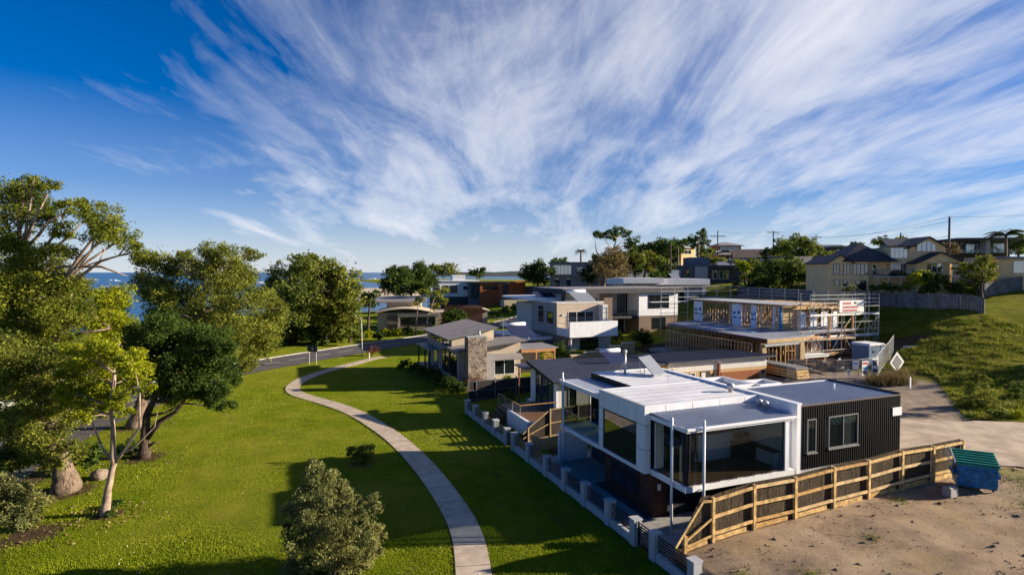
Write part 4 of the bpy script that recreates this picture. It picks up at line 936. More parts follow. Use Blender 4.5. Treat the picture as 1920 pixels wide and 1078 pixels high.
# ================================================================== white and brick house with charcoal flat roof
Eh = Thing('flat_roof_house', 'white and brown brick two storey house under a charcoal flat roof', 'house', 31, 62, 1.2)
Eh.box('ground_floor_wall', 41.5, 49.5, 62, 62.2, 1, 4.95, 'brown_brick'); Eh.box('ground_floor_wall', 41.5, 41.7, 62.21, 72, 1, 4.95, 'brown_brick'); Eh.box('ground_floor_wall', 49.3, 49.5, 62.21, 72, 1, 9, 'brown_brick'); Eh.box('rear_wall', 32, 49.3, 72.1, 72.3, 1, 9, 'charcoal_wall')
Eh.box('upper_wall', 41.4, 49.5, 61.9, 62.1, 4.953, 8.95, 'white_panel'); Eh.box('upper_wall', 41.4, 41.6, 62.11, 65.5, 4.953, 8.95, 'white_panel')
Eh.window('s', 61.89, 43.3, 47.6, 6.2, 8.5, 3, 'dark_frame', 'glass'); Eh.window('s', 61.99, 44.2, 47.0, 2.6, 4.6, 2, 'dark_frame', 'glass')
Eh.box('balcony_back', 35.5, 41.39, 66, 66.2, 1.0, 8.95, 'pale_render'); Eh.window('s', 65.99, 39.6, 41.2, 5.2, 8.6, 1, 'dark_frame', 'glass', 'glass_door'); Eh.window('s', 65.99, 37, 41.0, 1.4, 4.4, 3, 'dark_frame', 'glass', 'glass_door')
Eh.box('balcony_floor', 35.6, 41.38, 62.3, 65.98, 4.6, 5.0, 'charcoal_wall'); Eh.box('glass_balustrade', 36.6, 41.3, 62.35, 62.37, 5.0, 6.0, 'glass_clear')
Eh.box('pier', 34.6, 36.2, 62, 62.6, 1.0, 8.95, 'brown_brick'); 
Eh.box('left_wall', 28.0, 34.59, 63.5, 63.7, 1.0, 8.95, 'pale_render'); Eh.box('left_wall', 28.0, 28.2, 63.71, 72, 1.0, 8.95, 'pale_render'); Eh.window('s', 63.49, 30.2, 33.0, 7.0, 8.4, 2, 'white_frame', 'glass_blue'); Eh.window('s', 63.49, 33.2, 34.3, 5.2, 8.2, 1, 'white_frame', 'glass_blue')
Eh.box('roof', 26.5, 50.3, 61.2, 73, 8.97, 9.75, 'charcoal_wall'); Eh.box('roof_sheet', 26.7, 50.1, 61.4, 72.8, 9.753, 9.80, 'grey_roof')

# ================================================================== white flat roofed house higher up
Fh = Thing('white_fascia_house', 'white flat roofed house with deep pale fascias behind the brick house', 'house', loc=at(1245, 560, 121), rz=R(8))
q0 = Fh.e.location.z; Fh.e.location.z = 5.0; dz = 5.0
def fz(y): return HC - (y - 510) * 121 / F - 5.0
k = 121 / F
Fh.box('roof', -9.6, 9.6, -1.5, 10, fz(534), fz(523), 'white_panel'); Fh.box('roof_left', -10.2, -1.5, -3.5, 4, fz(531) + .05, fz(521), 'white_panel')
Fh.box('wall', -8, 8.8, 0, 9, -1.5, fz(534) - .01, 'pale_render'); Fh.box('corner_post', 8.2, 8.75, -1.2, -.7, -1, fz(534) - .01, 'white_panel')
Fh.window('s', -.01, 1.0, 4.6, fz(566), fz(537), 3, 'white_frame', 'glass', 'glass_door'); Fh.window('s', -.01, -6, 0.2, fz(545), fz(535.5), 4, 'dark_frame', 'glass')
Fh.mb('solar_collector', MB().slab([(2.3, 1, fz(523) + .1), (4.2, 1, fz(523) + .1), (4.2, 3.2, fz(523) + 1.2), (2.3, 3.2, fz(523) + 1.2)], .08), 'solar_glass')

# ================================================================== house under construction
Gh = Thing('unfinished_house', 'timber framed house under construction with white wrapped walls', 'house', 33, 27, 1.7)
GZ = 1.75; SL = 5.05
gr = random.Random(4)
Gh.box('slab', 33, 54, 27, 47, 1.3, GZ, 'paving')
def studwall(face, p, a0, a1, z0, z1, sp=.45, nog=True, m='new_timber', brace=False):
    n = int((a1 - a0) / sp)
    def pc(name, u0, u1, w0, w1, dd=.045):
        if face == 's': Gh.piece(name, u0, u1, p - dd, p + dd, w0, w1, m)
        else: Gh.piece(name, p - dd, p + dd, u0, u1, w0, w1, m)
    for i in range(n + 1):
        u = a0 + (a1 - a0) * i / n + gr.uniform(-.03, .03); pc('stud', u - .035, u + .035, z0 + .09, z1 - .09)
    pc('bottom_plate', a0, a1, z0, z0 + .088, .05); pc('top_plate', a0, a1, z1 - .088, z1, .05)
    if nog: pc('nogging', a0, a1, (z0 + z1) / 2 - .035, (z0 + z1) / 2 + .035, .03)
# ground floor frames
studwall('l', 33.6, 28.6, 44.0, GZ, 4.55, .5); studwall('l', 38.0, 28.0, 46, GZ, 4.6, .6); studwall('s', 44.0, 33.6, 42, GZ, 4.6, .6); studwall('s', 33.0, 39, 53.5, GZ, 4.7, .6); studwall('l', 46, 33, 46, GZ, 4.6, 1.1, False)
studwall('s', 28.0, 33.6, 36.6, GZ, 3.6, .45, False)
for k in range(3): Gh.piece('wall_sheet', 47.0 + k * 2.1, 48.2 + k * 2.1, 33.2, 33.22, GZ + .1, 4.6, 'wrap_white')
# big opening with steel beam and ply clad posts
for t, s in ((33.9, 27.2), (39.3, 27.0)): Gh.piece('post', t - .3, t + .3, s - .2, s + .2, GZ, 4.6, 'plywood')
Gh.piece('steel_post', 38.6, 38.85, 26.95, 27.1, GZ, 4.6, 'steel'); Gh.bar('steel_beam', (33.8, 26.95, 4.45), (39.2, 26.95, 4.55), .2, .3, 'steel')
# upper floor deck
Gh.mb('upper_floor', MB().slab([(34.9, 27.6, SL), (42.0, 28.2, SL), (45.2, 30.0, SL), (54.2, 31.0, SL), (54.2, 50.5, SL), (42.5, 50.5, SL), (36.2, 47.2, SL)], .06), 'deck_sheet')
Gh.mb('edge_beam', MB().slab([(34.95, 27.62, SL - .07), (41.95, 28.2, SL - .07), (41.95, 28.3, SL - .07), (34.95, 27.72, SL - .07)], .42), 'plywood')
Gh.mb('edge_beam', MB().slab([(34.98, 27.8, SL - .07), (35.08, 27.8, SL - .07), (36.3, 47.0, SL - .07), (36.2, 47.0, SL - .07)], .3), 'brown_timber')
for k in range(26): Gh.piece('joist', 35.4, 44, 28.5 + k * .72, 28.56 + k * .72, SL - .34, SL - .075, 'new_timber')
# upper storey
UT = 8.05; UL = 43.8
studwall('l', UL, 34.2, 50.4, SL + .003, UT, .55); studwall('l', 49, 34.5, 50, SL + .003, UT, 1.0); studwall('s', 50.4, 43.8, 54, SL + .003, UT, .9)
studwall('s', 34.1, 44.0, 54.0, SL + .003, UT, .6); studwall('l', 53.9, 34.2, 50, SL + .003, UT, .7, False); studwall('s', 42, 44, 53.8, SL + .003, UT, .9, False)
for s0, s1, mk in ((48.6, 50.6, 1), (40.7, 42.5, 1), (38.0, 39.0, 1)):
    sh = Gh.box('wall_wrap', UL - .1, UL - .06, s0, s1, SL + .01, UT + .05, 'wrap_white')
    for (a, b, z0, z1) in ((.12, .42, .55, .68), (.62, .92, .52, .64), (.5, .92, .33, .42), (.06, .34, .32, .40)):
        MB().box(UL - .112, UL - .101, s0 + (s1 - s0) * a, s0 + (s1 - s0) * b, SL + 3 * z0, SL + 3 * z1).build('printed_mark', 'wrap_blue', sh, off=Gh.off)
Gh.box('wall_wrap', UL - .09, UL + .2, 34.0, 34.25, SL + .01, UT, 'wrap_blue'); Gh.box('wall_wrap', UL - .09, UL - .06, 35.0, 35.25, SL + .01, UT, 'wrap_white'); Gh.box('ply_bracing', 44.1, 45.6, 34.02, 34.05, SL + .01, UT, 'plywood')
for k in range(4): Gh.piece('wall_wrap', 47.0 + k * 1.9, 48.1 + k * 1.9, 34.0, 34.03, SL + .1, UT - .8, 'wrap_white')
for k in range(5): Gh.piece('wall_wrap', 49.1, 49.13, 36 + k * 2.9, 37.6 + k * 2.9, SL + .1, UT - .3, 'wrap_white')
Gh.box('lintel_board', 45.5, 54.3, 33.9, 33.96, UT - .45, UT - .12, 'pale_timber')
Gh.mb('roof_sheet', MB().slab([(43.2, 33.0, UT + .32), (48.0, 33.0, UT + .42), (48.0, 51.2, UT + .42), (43.2, 51.2, UT + .32)], .06), 'galv')
for k in range(20): Gh.piece('rafter', 43.0, 54.2, 33.2 + k * .93, 33.27 + k * .93, UT + .02, UT + .25, 'new_timber')
for k in range(20): Gh.piece('rafter_end', 42.92, 43.0, 33.18 + k * .93, 33.29 + k * .93, UT + .1, UT + .24, 'pale_timber')
Gh.box('floor_sheet', 39.6, 41.0, 39.5, 44.0, SL + .004, SL + .06, 'wrap_blue'); Gh.box('floor_sheet', 38.4, 39.4, 33.5, 38.0, SL + .004, SL + .05, 'wrap_blue')

# scaffold wrapped round its right hand side and over the roof edge
S = Thing('scaffold', 'steel tube scaffold with planks and banner round the unfinished house', 'scaffold', 47, 31, 2)
def tube(a, b, r=.03, name='tube', m='galv'): S.mb(name, MB().tube([a, b], r * 1.5, 6), m)
cols = [45.3, 47.6, 50.0, 52.6, 55.0, 57.6]
gz0 = lambda t, s: float(hz(t, s))
for c in cols:
    for s in (31.0, 32.4): tube((c, s, gz0(c, s) - .05), (c, s, 9.9 if s > 31.5 else 9.6), .03, 'standard')
for z in (4.2, 5.2, 6.1, 7.1, 8.1, 8.6, 9.1, 9.6):
    tube((cols[0] if z < 8.5 else cols[0], 31.0, z), (cols[-1], 31.0, z), .027, 'ledger')
for z in (5.0, 7.0, 9.0):
    for c in cols: tube((c, 30.95, z), (c, 32.45, z), .024, 'transom')
for a, b in zip(cols, cols[1:]):
    for z in (4.25, 6.95):
        for j in range(3): S.piece('plank', a + .04, b - .04, 31.1 + j * .42, 31.48 + j * .42, z, z + .05, 'grey_frame')
        S.piece('toe_board', a + .03, b - .03, 30.96, 30.99, z + .05, z + .3, 'sign_white')
    tube((a, 30.98, 4.3), (b, 30.98, 6.9), .022, 'brace'); 
tube((cols[-2], 30.98, 6.9), (cols[-1], 30.98, 2.8), .025, 'brace'); tube((cols[-1] - .5, 30.97, 2.6), (cols[-1] - .1, 30.97, 6.9), .025, 'brace'); tube((cols[-1] - 1.1, 30.97, 2.6), (cols[-1] - .6, 30.97, 6.9), .025, 'brace')
for c in (48.5, 52.6): S.bar('timber_prop', (c, 30.8, gz0(c, 30.8)), (c, 30.9, 7.0), .12, .12, 'orange_timber')
S.bar('timber_prop', (50.2, 30.9, 4.4), (52.2, 30.9, 6.6), .1, .1, 'pale_timber')
bn = S.box('banner', 50.2, 54.6, 30.88, 30.92, 7.35, 8.9, 'sign_white')
def text(body, size, loc, rot, m, parent, align='LEFT'):
    cu = bpy.data.curves.new('lettering', 'FONT'); cu.body = body; cu.size = size; cu.align_x = align; cu.extrude = .004
    cu.materials.append(MT[m]); o = bpy.data.objects.new('lettering', cu); link(o, parent); o.location = loc; o.rotation_euler = rot
    return o
# the banner's three lines are illegible at this size: red print blocks of the same rhythm
br = random.Random(2)
for r_, w in ((8.5, 1.5), (8.02, 2.6), (7.58, 2.4)):
    x = 50.75
    while x < 50.75 + w:
        ww = br.uniform(.14, .24); MB().box(x, x + ww, 30.868, 30.878, r_ - .13, r_ + .15).build('printed_mark', 'sign_red', bn, off=S.off); x += ww + .06
MB().box(52.75, 53.2, 30.868, 30.878, 8.42, 8.68).build('printed_mark', 'black_metal', bn, off=S.off)
# guard rails along the far and left edges of the roof
for s in np.arange(34, 51.5, 2.45): tube((55.0, s, 4), (55.0, s, 10.0), .03, 'standard')
for z in (9.0, 9.5, 10.0): tube((55.0, 31, z - .25), (55.0, 51.3, z), .025, 'ledger')
for c in (38.5, 41.0, 43.5, 46.4, 49.2, 52): tube((c, 51.8, 3), (c, 51.8, 10.3), .03, 'standard')
for z in (8.6, 9.5, 10.2): tube((38.5, 51.8, z), (55.0, 51.8, z), .026, 'ledger')
for z in (5.6, 6.2, 7.0, 7.6): tube((38.2, 51.8, z), (43.5, 51.8, z), .026, 'ledger')
S.piece('plank', 36.5, 43.4, 51.4, 52.3, 7.9, 7.96, 'sign_white')

for c in (41.5, 43.8, 46.2, 48.6, 51.0):
    tube((c, 29.3, 1.8), (c, 29.3, 6.2 + (c % 2) * 1.2), .03, 'standard')
for z in (3.0, 4.3, 5.4): tube((41.5, 29.3, z), (51.0, 29.3, z), .026, 'ledger')
for a, b in ((41.5, 43.8), (46.2, 43.8), (46.2, 48.6), (51.0, 48.6)): tube((a, 29.25, 2.0), (b, 29.25, 5.2), .022, 'brace')
for c in (42.6, 47.2, 50.0): S.bar('timber_prop', (c, 29.6, 1.8), (c + .2, 30.2, 5.6), .11, .11, 'orange_timber')
for j in range(2): S.piece('plank', 43.8, 51.0, 29.3 + j * .45, 29.7 + j * .45, 4.36, 4.41, 'new_timber')
# site clutter
studwall('s', 30.0, 40.2, 45.8, GZ, 4.5, .5); studwall('s', 36.5, 39, 46, GZ, 4.6, .5, False); studwall('l', 42.5, 30.2, 44, GZ, 4.6, .55); studwall('l', 51.0, 33.4, 46, GZ, 4.6, .9)
for k, (t_, s_, w_, h_, m_) in enumerate(((46.6, 31.8, 1.1, 2.4, 'wrap_white'), (49.0, 32.8, .9, 2.2, 'wrap_white'), (51.6, 32.9, 1.0, 2.3, 'wrap_blue'), (44.8, 30.4, .8, 2.0, 'wrap_white'))): Gh.piece('wall_sheet', t_, t_ + w_, s_, s_ + .04, GZ + .2, GZ + .2 + h_, m_)
de = Thing('site_debris', 'scattered offcuts and rubbish on the ground of the building site', 'debris', 46, 25.5, 2.0)
for k in range(70):
    t_, s_ = gr.uniform(36, 53), gr.uniform(22.8, 29); piece('offcut', (t_ - 46, s_ - 25.5, float(hz(t_, s_)) - 2.0 + gr.uniform(.02, .22)), (gr.uniform(.3, 2.2), gr.uniform(.08, .3), gr.uniform(.04, .2)), gr.choice(['new_timber', 'grey_frame', 'dark_timber', 'brown_timber', 'wrap_white', 'paving', 'dark_timber', 'soil']), de.e, (gr.uniform(-.2, .2), gr.uniform(-.2, .2), gr.uniform(0, 3.1)))
st = Thing('timber_stack', 'stack of long pale timber boards beside the tan garage wall', 'timber stack', 33.0, 21.5, 1.75)
for l_ in range(4):
    for j in range(6):
        a = 31.95 + j * .27; st.piece('board', a, a + .25, 20.9 + l_ * .06, 26.5 - gr.uniform(0, .4), 1.95 + l_ * .29, 1.95 + l_ * .29 + .22, 'pale_timber' if l_ < 3 else 'grey_frame')
    if l_: st.piece('bearer', 31.9, 33.6, 22 , 22.1, 1.95 + l_ * .29 - .068, 1.95 + l_ * .29 - .002, 'new_timber')
st2 = Thing('board_stack', 'pile of grey brown boards and offcuts under the scaffold', 'timber stack', 47, 29.5, 2)
for k in range(26):
    a = gr.uniform(-.25, .25); c = (44.5 + gr.uniform(0, 6) - 47, 28.6 + gr.uniform(0, 2.2) - 29.5, .15 + .06 * (k % 9) + .25)
    piece('board', c, (gr.uniform(2, 4), .16, .05), gr.choice(['new_timber', 'grey_frame', 'pale_timber', 'brown_timber']), st2.e, (0, 0, a))
for k in range(4): st2.piece('bearer', 45 + k * 1.6, 45.12 + k * 1.6, 28.6, 30.8, 1.9, 2.12, 'new_timber')
ws = Thing('white_sheet_stack', 'white plastic wrapped sheet pack near the ply posts', 'building pack', 41.5, 28.0, 1.8)
ws.box('pack', 40.6, 44.4, 27.6, 28.9, 2.6, 2.85, 'wrap_white'); ws.box('cover', 40.5, 44.5, 27.5, 29.0, 2.853, 2.89, 'sign_white')
for x in (41, 43.9): ws.piece('trestle', x - .05, x + .05, 27.7, 28.8, 1.7, 2.6, 'orange_timber')
tb = Thing('wooden_platform', 'flat pale plywood platform beside the blue site toilet', 'platform', 52, 28, 2.4)
tb.mb('top', MB().slab([(48.6, 26.6, 3.35), (51.6, 25.6, 3.35), (55.0, 28.6, 3.45), (51.0, 29.6, 3.45)], .12), 'plywood')
for p in ((49, 26.8), (51.4, 26), (54.5, 28.4), (51.2, 29.3)): tb.piece('leg', p[0] - .06, p[0] + .06, p[1] - .06, p[1] + .06, 1.8, 3.24, 'new_timber')
to = Thing('site_toilet', 'blue grey portable site toilet with white roof behind temporary fence', 'portable toilet', 45.6, 23.2, 2.5)
zt0 = float(hz(45.6, 23.2))
to.box('cabin', 44.3, 46.7, 22.6, 24.6, zt0 - .2, zt0 + 2.1, 'toilet_blue'); to.mb('roof', MB().prism_y([(44.2, zt0 + 2.103), (46.8, zt0 + 2.103), (46.6, zt0 + 2.32), (44.4, zt0 + 2.32)], 22.5, 24.7), 'sign_white'); to.box('door', 46.705, 46.74, 22.9, 23.8, zt0, zt0 + 1.9, 'sign_white'); to.box('vent', 44.9, 45.4, 22.56, 22.595, zt0 + 1.3, zt0 + 1.6, 'sign_dark')

# temporary mesh fence curving round the site, with notices
tfn = Thing('temporary_fence', 'temporary wire mesh site fence curving below the scaffold', 'fence', 36.5, 18.5, 1.8)
tp = [(30.9, 21.2), (33.0, 20.3), (35.2, 19.3), (37.4, 18.6), (39.7, 18.5), (41.3, 19.4), (44.0, 20.9), (47.0, 22.3), (50.0, 23.8)]
for a, b in zip(tp, tp[1:]):
    za, zb = float(hz(*a)), float(hz(*b)); Pa = [(a[0], a[1], za + .1), (b[0], b[1], zb + .1), (b[0], b[1], zb + 2.1), (a[0], a[1], za + 2.1)]
    M = MB()
    for p, q in ((0, 1), (1, 2), (2, 3), (3, 0)): M.tube([Pa[p], Pa[q]], .025, 6)
    fr = tfn.mb('frame', M, 'galv')
    M = MB()
    for k in range(1, 16):
        u = k / 16; M.tube([[Pa[0][i] + (Pa[1][i] - Pa[0][i]) * u for i in range(3)], [Pa[3][i] + (Pa[2][i] - Pa[3][i]) * u for i in range(3)]], .006, 4, False)
    for k in range(1, 9):
        u = k / 9; M.tube([[Pa[0][i] + (Pa[3][i] - Pa[0][i]) * u for i in range(3)], [Pa[1][i] + (Pa[2][i] - Pa[1][i]) * u for i in range(3)]], .006, 4, False)
    stuff(M.build('mesh', 'galv', fr, off=tfn.off))
    tfn.piece('foot', a[0] - .3, a[0] + .3, a[1] - .12, a[1] + .12, za, za + .12, 'paving')
def notice(label, u, seg, z0, w, h, m, marks, rot=0):
    a, b = Vector((*tp[seg], 0)), Vector((*tp[seg + 1], 0)); d = (b - a).normalized(); c = a.lerp(b, u); za = float(hz(c.x, c.y))
    n = Vector((d.y, -d.x, 0)); p = W(c.x + n.x * .05, c.y + n.y * .05, za + z0)
    th = Thing('notice_board', label, 'sign', loc=p, rz=TH + math.atan2(d.y, d.x)); M = MB().box(-w / 2, w / 2, -.02, 0, -h / 2, h / 2); bo = th.mb('board', M, m)
    for (x0, x1, z0_, z1_, mm) in marks: MB().box(x0 * w, x1 * w, -.028, -.022, z0_ * h, z1_ * h).build('printed_mark', mm, bo)
    if rot: th.e.rotation_euler = (0, rot, TH + math.atan2(d.y, d.x))
    return th
notice('small pale notice hung highest on left of mesh fence', .85, 2, 1.6, .62, .85, 'sign_white', [(-.3, .3, .1, .25, 'wrap_blue')])
notice('white notice with red heading tied to the mesh fence', .35, 3, 1.2, .85, 1.5, 'sign_white', [(-.4, .4, .25, .42, 'sign_red'), (-.35, .35, -.05, .1, 'wrap_blue'), (-.35, .35, -.35, -.2, 'sign_red')])
notice('white notice with dark print block on the mesh fence', .92, 3, 1.25, .85, 1.6, 'sign_white', [(-.35, .35, .05, .4, 'sign_dark'), (-.35, .35, -.35, -.15, 'sign_dark')])
notice('grey patterned notice on the bend of the mesh fence', .5, 4, 1.3, .8, 1.5, 'galv', [(-.3, .3, -.3, .3, 'sign_white')])
notice('tiny white card wired low on the mesh fence', .55, 2, .9, .3, .6, 'sign_white', [(-.3, .3, .0, .3, 'sign_dark')])
dm = Thing('diamond_sign', 'white framed board tilted as a diamond outside the mesh fence', 'sign', 43.0, 18.4, 2.5)
c = Vector((41.5, 17.6, float(hz(41.5, 17.6)) + 1.45))
dm.mb('board', MB().add([(c.x - 1.05, c.y, c.z), (c.x, c.y - .02, c.z - 1.05), (c.x + 1.05, c.y, c.z), (c.x, c.y + .02, c.z + 1.05), (c.x - 1.05, c.y + .04, c.z), (c.x, c.y + .04, c.z - 1.05), (c.x + 1.05, c.y + .05, c.z), (c.x, c.y + .06, c.z + 1.05)],
      [(0, 1, 2, 3), (7, 6, 5, 4), (0, 4, 5, 1), (1, 5, 6, 2), (2, 6, 7, 3), (3, 7, 4, 0)]), 'sign_white')
dm.mb('face', MB().add([(c.x - .75, c.y - .015, c.z), (c.x, c.y - .03, c.z - .75), (c.x + .75, c.y - .015, c.z), (c.x, c.y - .005, c.z + .75)], [(0, 1, 2, 3)]), 'grey_frame')
dm.bar('leg', (c.x, c.y + .15, c.z - 1.6), (c.x, c.y + .09, c.z), .06, .06, 'galv')

# ================================================================== dumpster
du = Thing('dumpster', 'blue steel rubbish skip with green plastic lid on the dirt lot', 'dumpster', loc=W(17.35, -2.75, float(hz(17.35, -2.75)) + .02), rz=-R(28))
w, d = .80, .55
prof = [(-d, .12), (d, .12), (d, 1.55), (-d - .12, 1.25), (-d - .12, 1.0)]
du.mb('body', MB().prism_x([(y, z) for y, z in prof], -w, w), 'bin_blue')
for z in (.35, .95): du.box('rib', -w - .03, w + .03, -d - .16 if z > .9 else -d - .05, d + .03, z, z + .07, 'bin_blue')
du.box('pocket', -.45, .45, -d - .12, -d - .005, .55, .85, 'bin_blue')
for s in (-1, 1): du.box('lift_sleeve', s * (w + .005), s * (w + .16), -.35, .4, .62, .82, 'bin_blue')
lid = du.mb('lid', MB().slab([(-w - .06, -d - .2, 1.30), (w + .06, -d - .2, 1.30), (w + .06, d + .08, 1.68), (-w - .06, d + .08, 1.68)], .06), 'bin_green')
for k in range(6):
    u = (k + .5) / 6; y = -d - .2 + (2 * d + .28) * u; z = 1.30 + .38 * u
    MB().box(-w - .05, w + .05, y - .05, y + .05, z + .0, z + .05).build('lid_rib', 'bin_green', lid)
for a, b in (((-w - .1, -d - .2, 1.33), (-w - .1, d + .08, 1.72)), ((-w - .3, -d - .1, 1.25), (-w - .3, d, 1.66)), ((-w - .1, -d - .2, 1.33), (-w - .3, -d - .1, 1.25)), ((-w - .1, 0, 1.53), (-w - .3, 0, 1.47)), ((-w - .1, d + .08, 1.72), (-w - .3, d, 1.66))):
    bar('guard_bar', a, b, .035, .035, 'sign_white', du.e)
for sx in (-.66, .66):
    for sy in (-.42, .42): du.mb('castor', MB().tube([(sx - .04, sy, .06), (sx + .04, sy, .06)], .07, 10), 'tyre')
bk = Thing('concrete_block', 'pale concrete block lying beside the rubbish skip', 'block', 15.2, -2.9, 1.6); z0 = float(hz(15.2, -2.9))
bk.mb('body', MB().box(14.95, 15.5, -3.1, -2.7, z0 - .05, z0 + .42), 'paving'); bk.mb('chamfer', MB().prism_x([(-3.08, z0 + .423), (-2.72, z0 + .423), (-2.8, z0 + .48), (-3.0, z0 + .48)], 14.97, 15.48), 'paving')

# ================================================================== grey paling fences on the hill
def paling(name, label, pts, h):
    o = Thing(name, label, 'fence', pts[0][0], pts[0][1], float(hz(*pts[0])))
    for a, b in zip(pts, pts[1:]):
        A_, B_ = Vector((*a, 0)), Vector((*b, 0)); Ln = (B_ - A_).length; d = (B_ - A_) / Ln; n = int(Ln / .16); nv = Vector((d.y, -d.x, 0)); M = MB(); top = []
        for i in range(n):
            p = A_ + d * (i * Ln / n); q = A_ + d * ((i + .93) * Ln / n); e = nv * (.02 if i % 2 else 0); z = min(float(hz(p.x, p.y)), float(hz(q.x, q.y))); zt = float(hz(p.x, p.y)) + h + gr.uniform(-.03, .03); top.append(zt)
            p, q = p + e, q + e; r = nv * .02
            M.add([(p.x, p.y, z - .3), (q.x, q.y, z - .3), (q.x, q.y, zt), (p.x, p.y, zt), (p.x - r.x, p.y - r.y, z - .3), (q.x - r.x, q.y - r.y, z - .3), (q.x - r.x, q.y - r.y, zt), (p.x - r.x, p.y - r.y, zt)],
                  [(0, 1, 2, 3), (7, 6, 5, 4), (3, 2, 6, 7), (0, 4, 5, 1), (1, 5, 6, 2), (0, 3, 7, 4)])
        stuff(o.mb('palings', M, 'grey_timber'))
        k = max(1, int(Ln / 2.7))
        for i in range(k + 1):
            p = A_ + d * (Ln * i / k) - nv * .1; z = float(hz(p.x, p.y)); o.piece('post', p.x - .06, p.x + .06, p.y - .06, p.y + .06, z - .2, z + h - .1, 'grey_timber')
    return o
paling('paling_fence', 'long grey paling fence below the yellow house on the hill', [(67, 24), (67, 66)], 2.1)
paling('paling_fence', 'short grey paling fence at right, higher up the grassy hill', [(77.6, 29.8), (112, 29.8)], 2.0)
paling('paling_fence', 'new orange timber fence between brick house and building site', [(50.5, 58), (56, 57)], 2.0)

# ================================================================== houses across the road and on the hill
def far(name, label, px, Y, z, rz, cat='house', group=None): return Thing(name, label, cat, loc=Vector(((px - 960) / F * Y, Y, z)), rz=R(rz), group=group)
def wins(o, face, p, lst, z0, z1, fm='white_frame', gm='glass', n=2):
    for a, b in lst: o.window(face, p, a, b, z0, z1, n, fm, gm, fw=.09)
def hip(o, x0, x1, y0, y1, z, h, m, ov=.5, th=.15):
    x0 -= ov; x1 += ov; y0 -= ov; y1 += ov; w = min(x1 - x0, y1 - y0) / 2
    if x1 - x0 >= y1 - y0: a, b = (x0 + w, (y0 + y1) / 2, z + h), (x1 - w, (y0 + y1) / 2, z + h)
    else: a, b = ((x0 + x1) / 2, y0 + w, z + h), ((x0 + x1) / 2, y1 - w, z + h)
    c = [(x0, y0, z), (x1, y0, z), (x1, y1, z), (x0, y1, z)]; lo = [(x, y, z - th) for x, y, _ in c]
    if x1 - x0 >= y1 - y0: fs = [(0, 1, 5, 4), (1, 2, 5), (2, 3, 4, 5), (3, 0, 4)]
    else: fs = [(0, 1, 4), (1, 2, 5, 4), (2, 3, 5), (3, 0, 4, 5)]
    fs += [(0, 6, 7, 1), (1, 7, 8, 2), (2, 8, 9, 3), (3, 9, 6, 0), (9, 8, 7, 6)]
    return o.mb('roof', MB().add(c + [a, b] + lo, fs), m)
def gable(o, x0, x1, y0, y1, z, h, m, wm, along='x', ov=.4, th=.16):
    if along == 'x':      # ridge along x, gables face +-x
        ym = (y0 + y1) / 2; M = MB(); sl = h / (ym - y0)
        M.slab([(x0 - ov, y0 - ov, z - sl * ov), (x1 + ov, y0 - ov, z - sl * ov), (x1 + ov, ym, z + h), (x0 - ov, ym, z + h)], th)
        M.slab([(x0 - ov, ym, z + h), (x1 + ov, ym, z + h), (x1 + ov, y1 + ov, z - sl * ov), (x0 - ov, y1 + ov, z - sl * ov)], th)
        o.mb('gable_wall', MB().prism_x([(y0, z - th), (y1, z - th), (ym, z + h - th)], x0 + .01, x1 - .01), wm)
    else:
        xm = (x0 + x1) / 2; M = MB(); sl = h / (xm - x0)
        M.slab([(x0 - ov, y0 - ov, z - sl * ov), (xm, y0 - ov, z + h), (xm, y1 + ov, z + h), (x0 - ov, y1 + ov, z - sl * ov)], th)
        M.slab([(xm, y0 - ov, z + h), (x1 + ov, y0 - ov, z - sl * ov), (x1 + ov, y1 + ov, z - sl * ov), (xm, y1 + ov, z + h)], th)
        o.mb('gable_wall', MB().prism_y([(x0, z - th), (x1, z - th), (xm, z + h - th)], y0 + .01, y1 - .01), wm)
    return o.mb('roof', M, m)
def vault(o, x0, x1, y0, y1, z, h, m, n=12, th=.18):
    M = MB()
    for i in range(n):
        u0, u1 = i / n, (i + 1) / n; f = lambda u: z + h * math.sin(math.pi * (.12 + .76 * u))
        a, b = x0 + (x1 - x0) * u0, x0 + (x1 - x0) * u1
        M.slab([(a, y0, f(u0)), (b, y0, f(u1)), (b, y1, f(u1)), (a, y1, f(u0))], th)
    return o.mb('roof', M, m)

# curved roof house across the road
K = far('curved_roof_house', 'low cream house with curved roofs and glazed verandah across the road', 775, 121, 0.0, 8)
K.box('wall', -7.5, 8.5, 0, 12, 0, 3.9, 'beige_render'); K.box('upper_wall', -6, 1.5, 5, 13, 3.9, 6.0, 'cream_render')
K.mb('upper_roof', MB().slab([(-9.5, 4, 6.0), (2.5, 4, 6.0), (2.5, 14, 6.9), (-9.5, 14, 6.9)], .25), 'grey_roof')
vault(K, -7.8, 4.0, -1.2, 9, 3.6, 1.3, 'cream_render'); vault(K, 9.0, 16.5, 1, 10, 3.6, 1.2, 'cream_render'); K.box('wall', 9.5, 16, 2, 10, 0, 3.7, 'cream_render')
K.box('fascia', -3.2, 5.2, -1.6, -1.2, 3.1, 3.6, 'grey_frame')
for x in (-3.0, 5.0): K.bar('verandah_post', (x, -1.4, 0), (x, -1.4, 3.1), .35, .35, 'beige_render')
K.window('s', -.02, -2.6, 4.6, .9, 3.3, 5, 'dark_frame', 'glass', 'glass_door'); K.box('rust_panel', -5.4, -3.3, -.6, -.05, 0, 3.3, 'brown_brick')
K.box('stone_wall', -2.9, 3.0, -1.8, -1.3, 0, 1.0, 'stone_a'); K.box('stone_wall', 8.3, 11.6, -7.5, -6.9, 0, 1.5, 'stone_c'); K.window('l', -7.52, 1, 5, .9, 3.2, 3, 'white_frame', 'glass')
bf = far('timber_fence', 'tall red brown timber board fence right of the curved roof house', 890, 117, 0, 8, 'fence')
k = 0
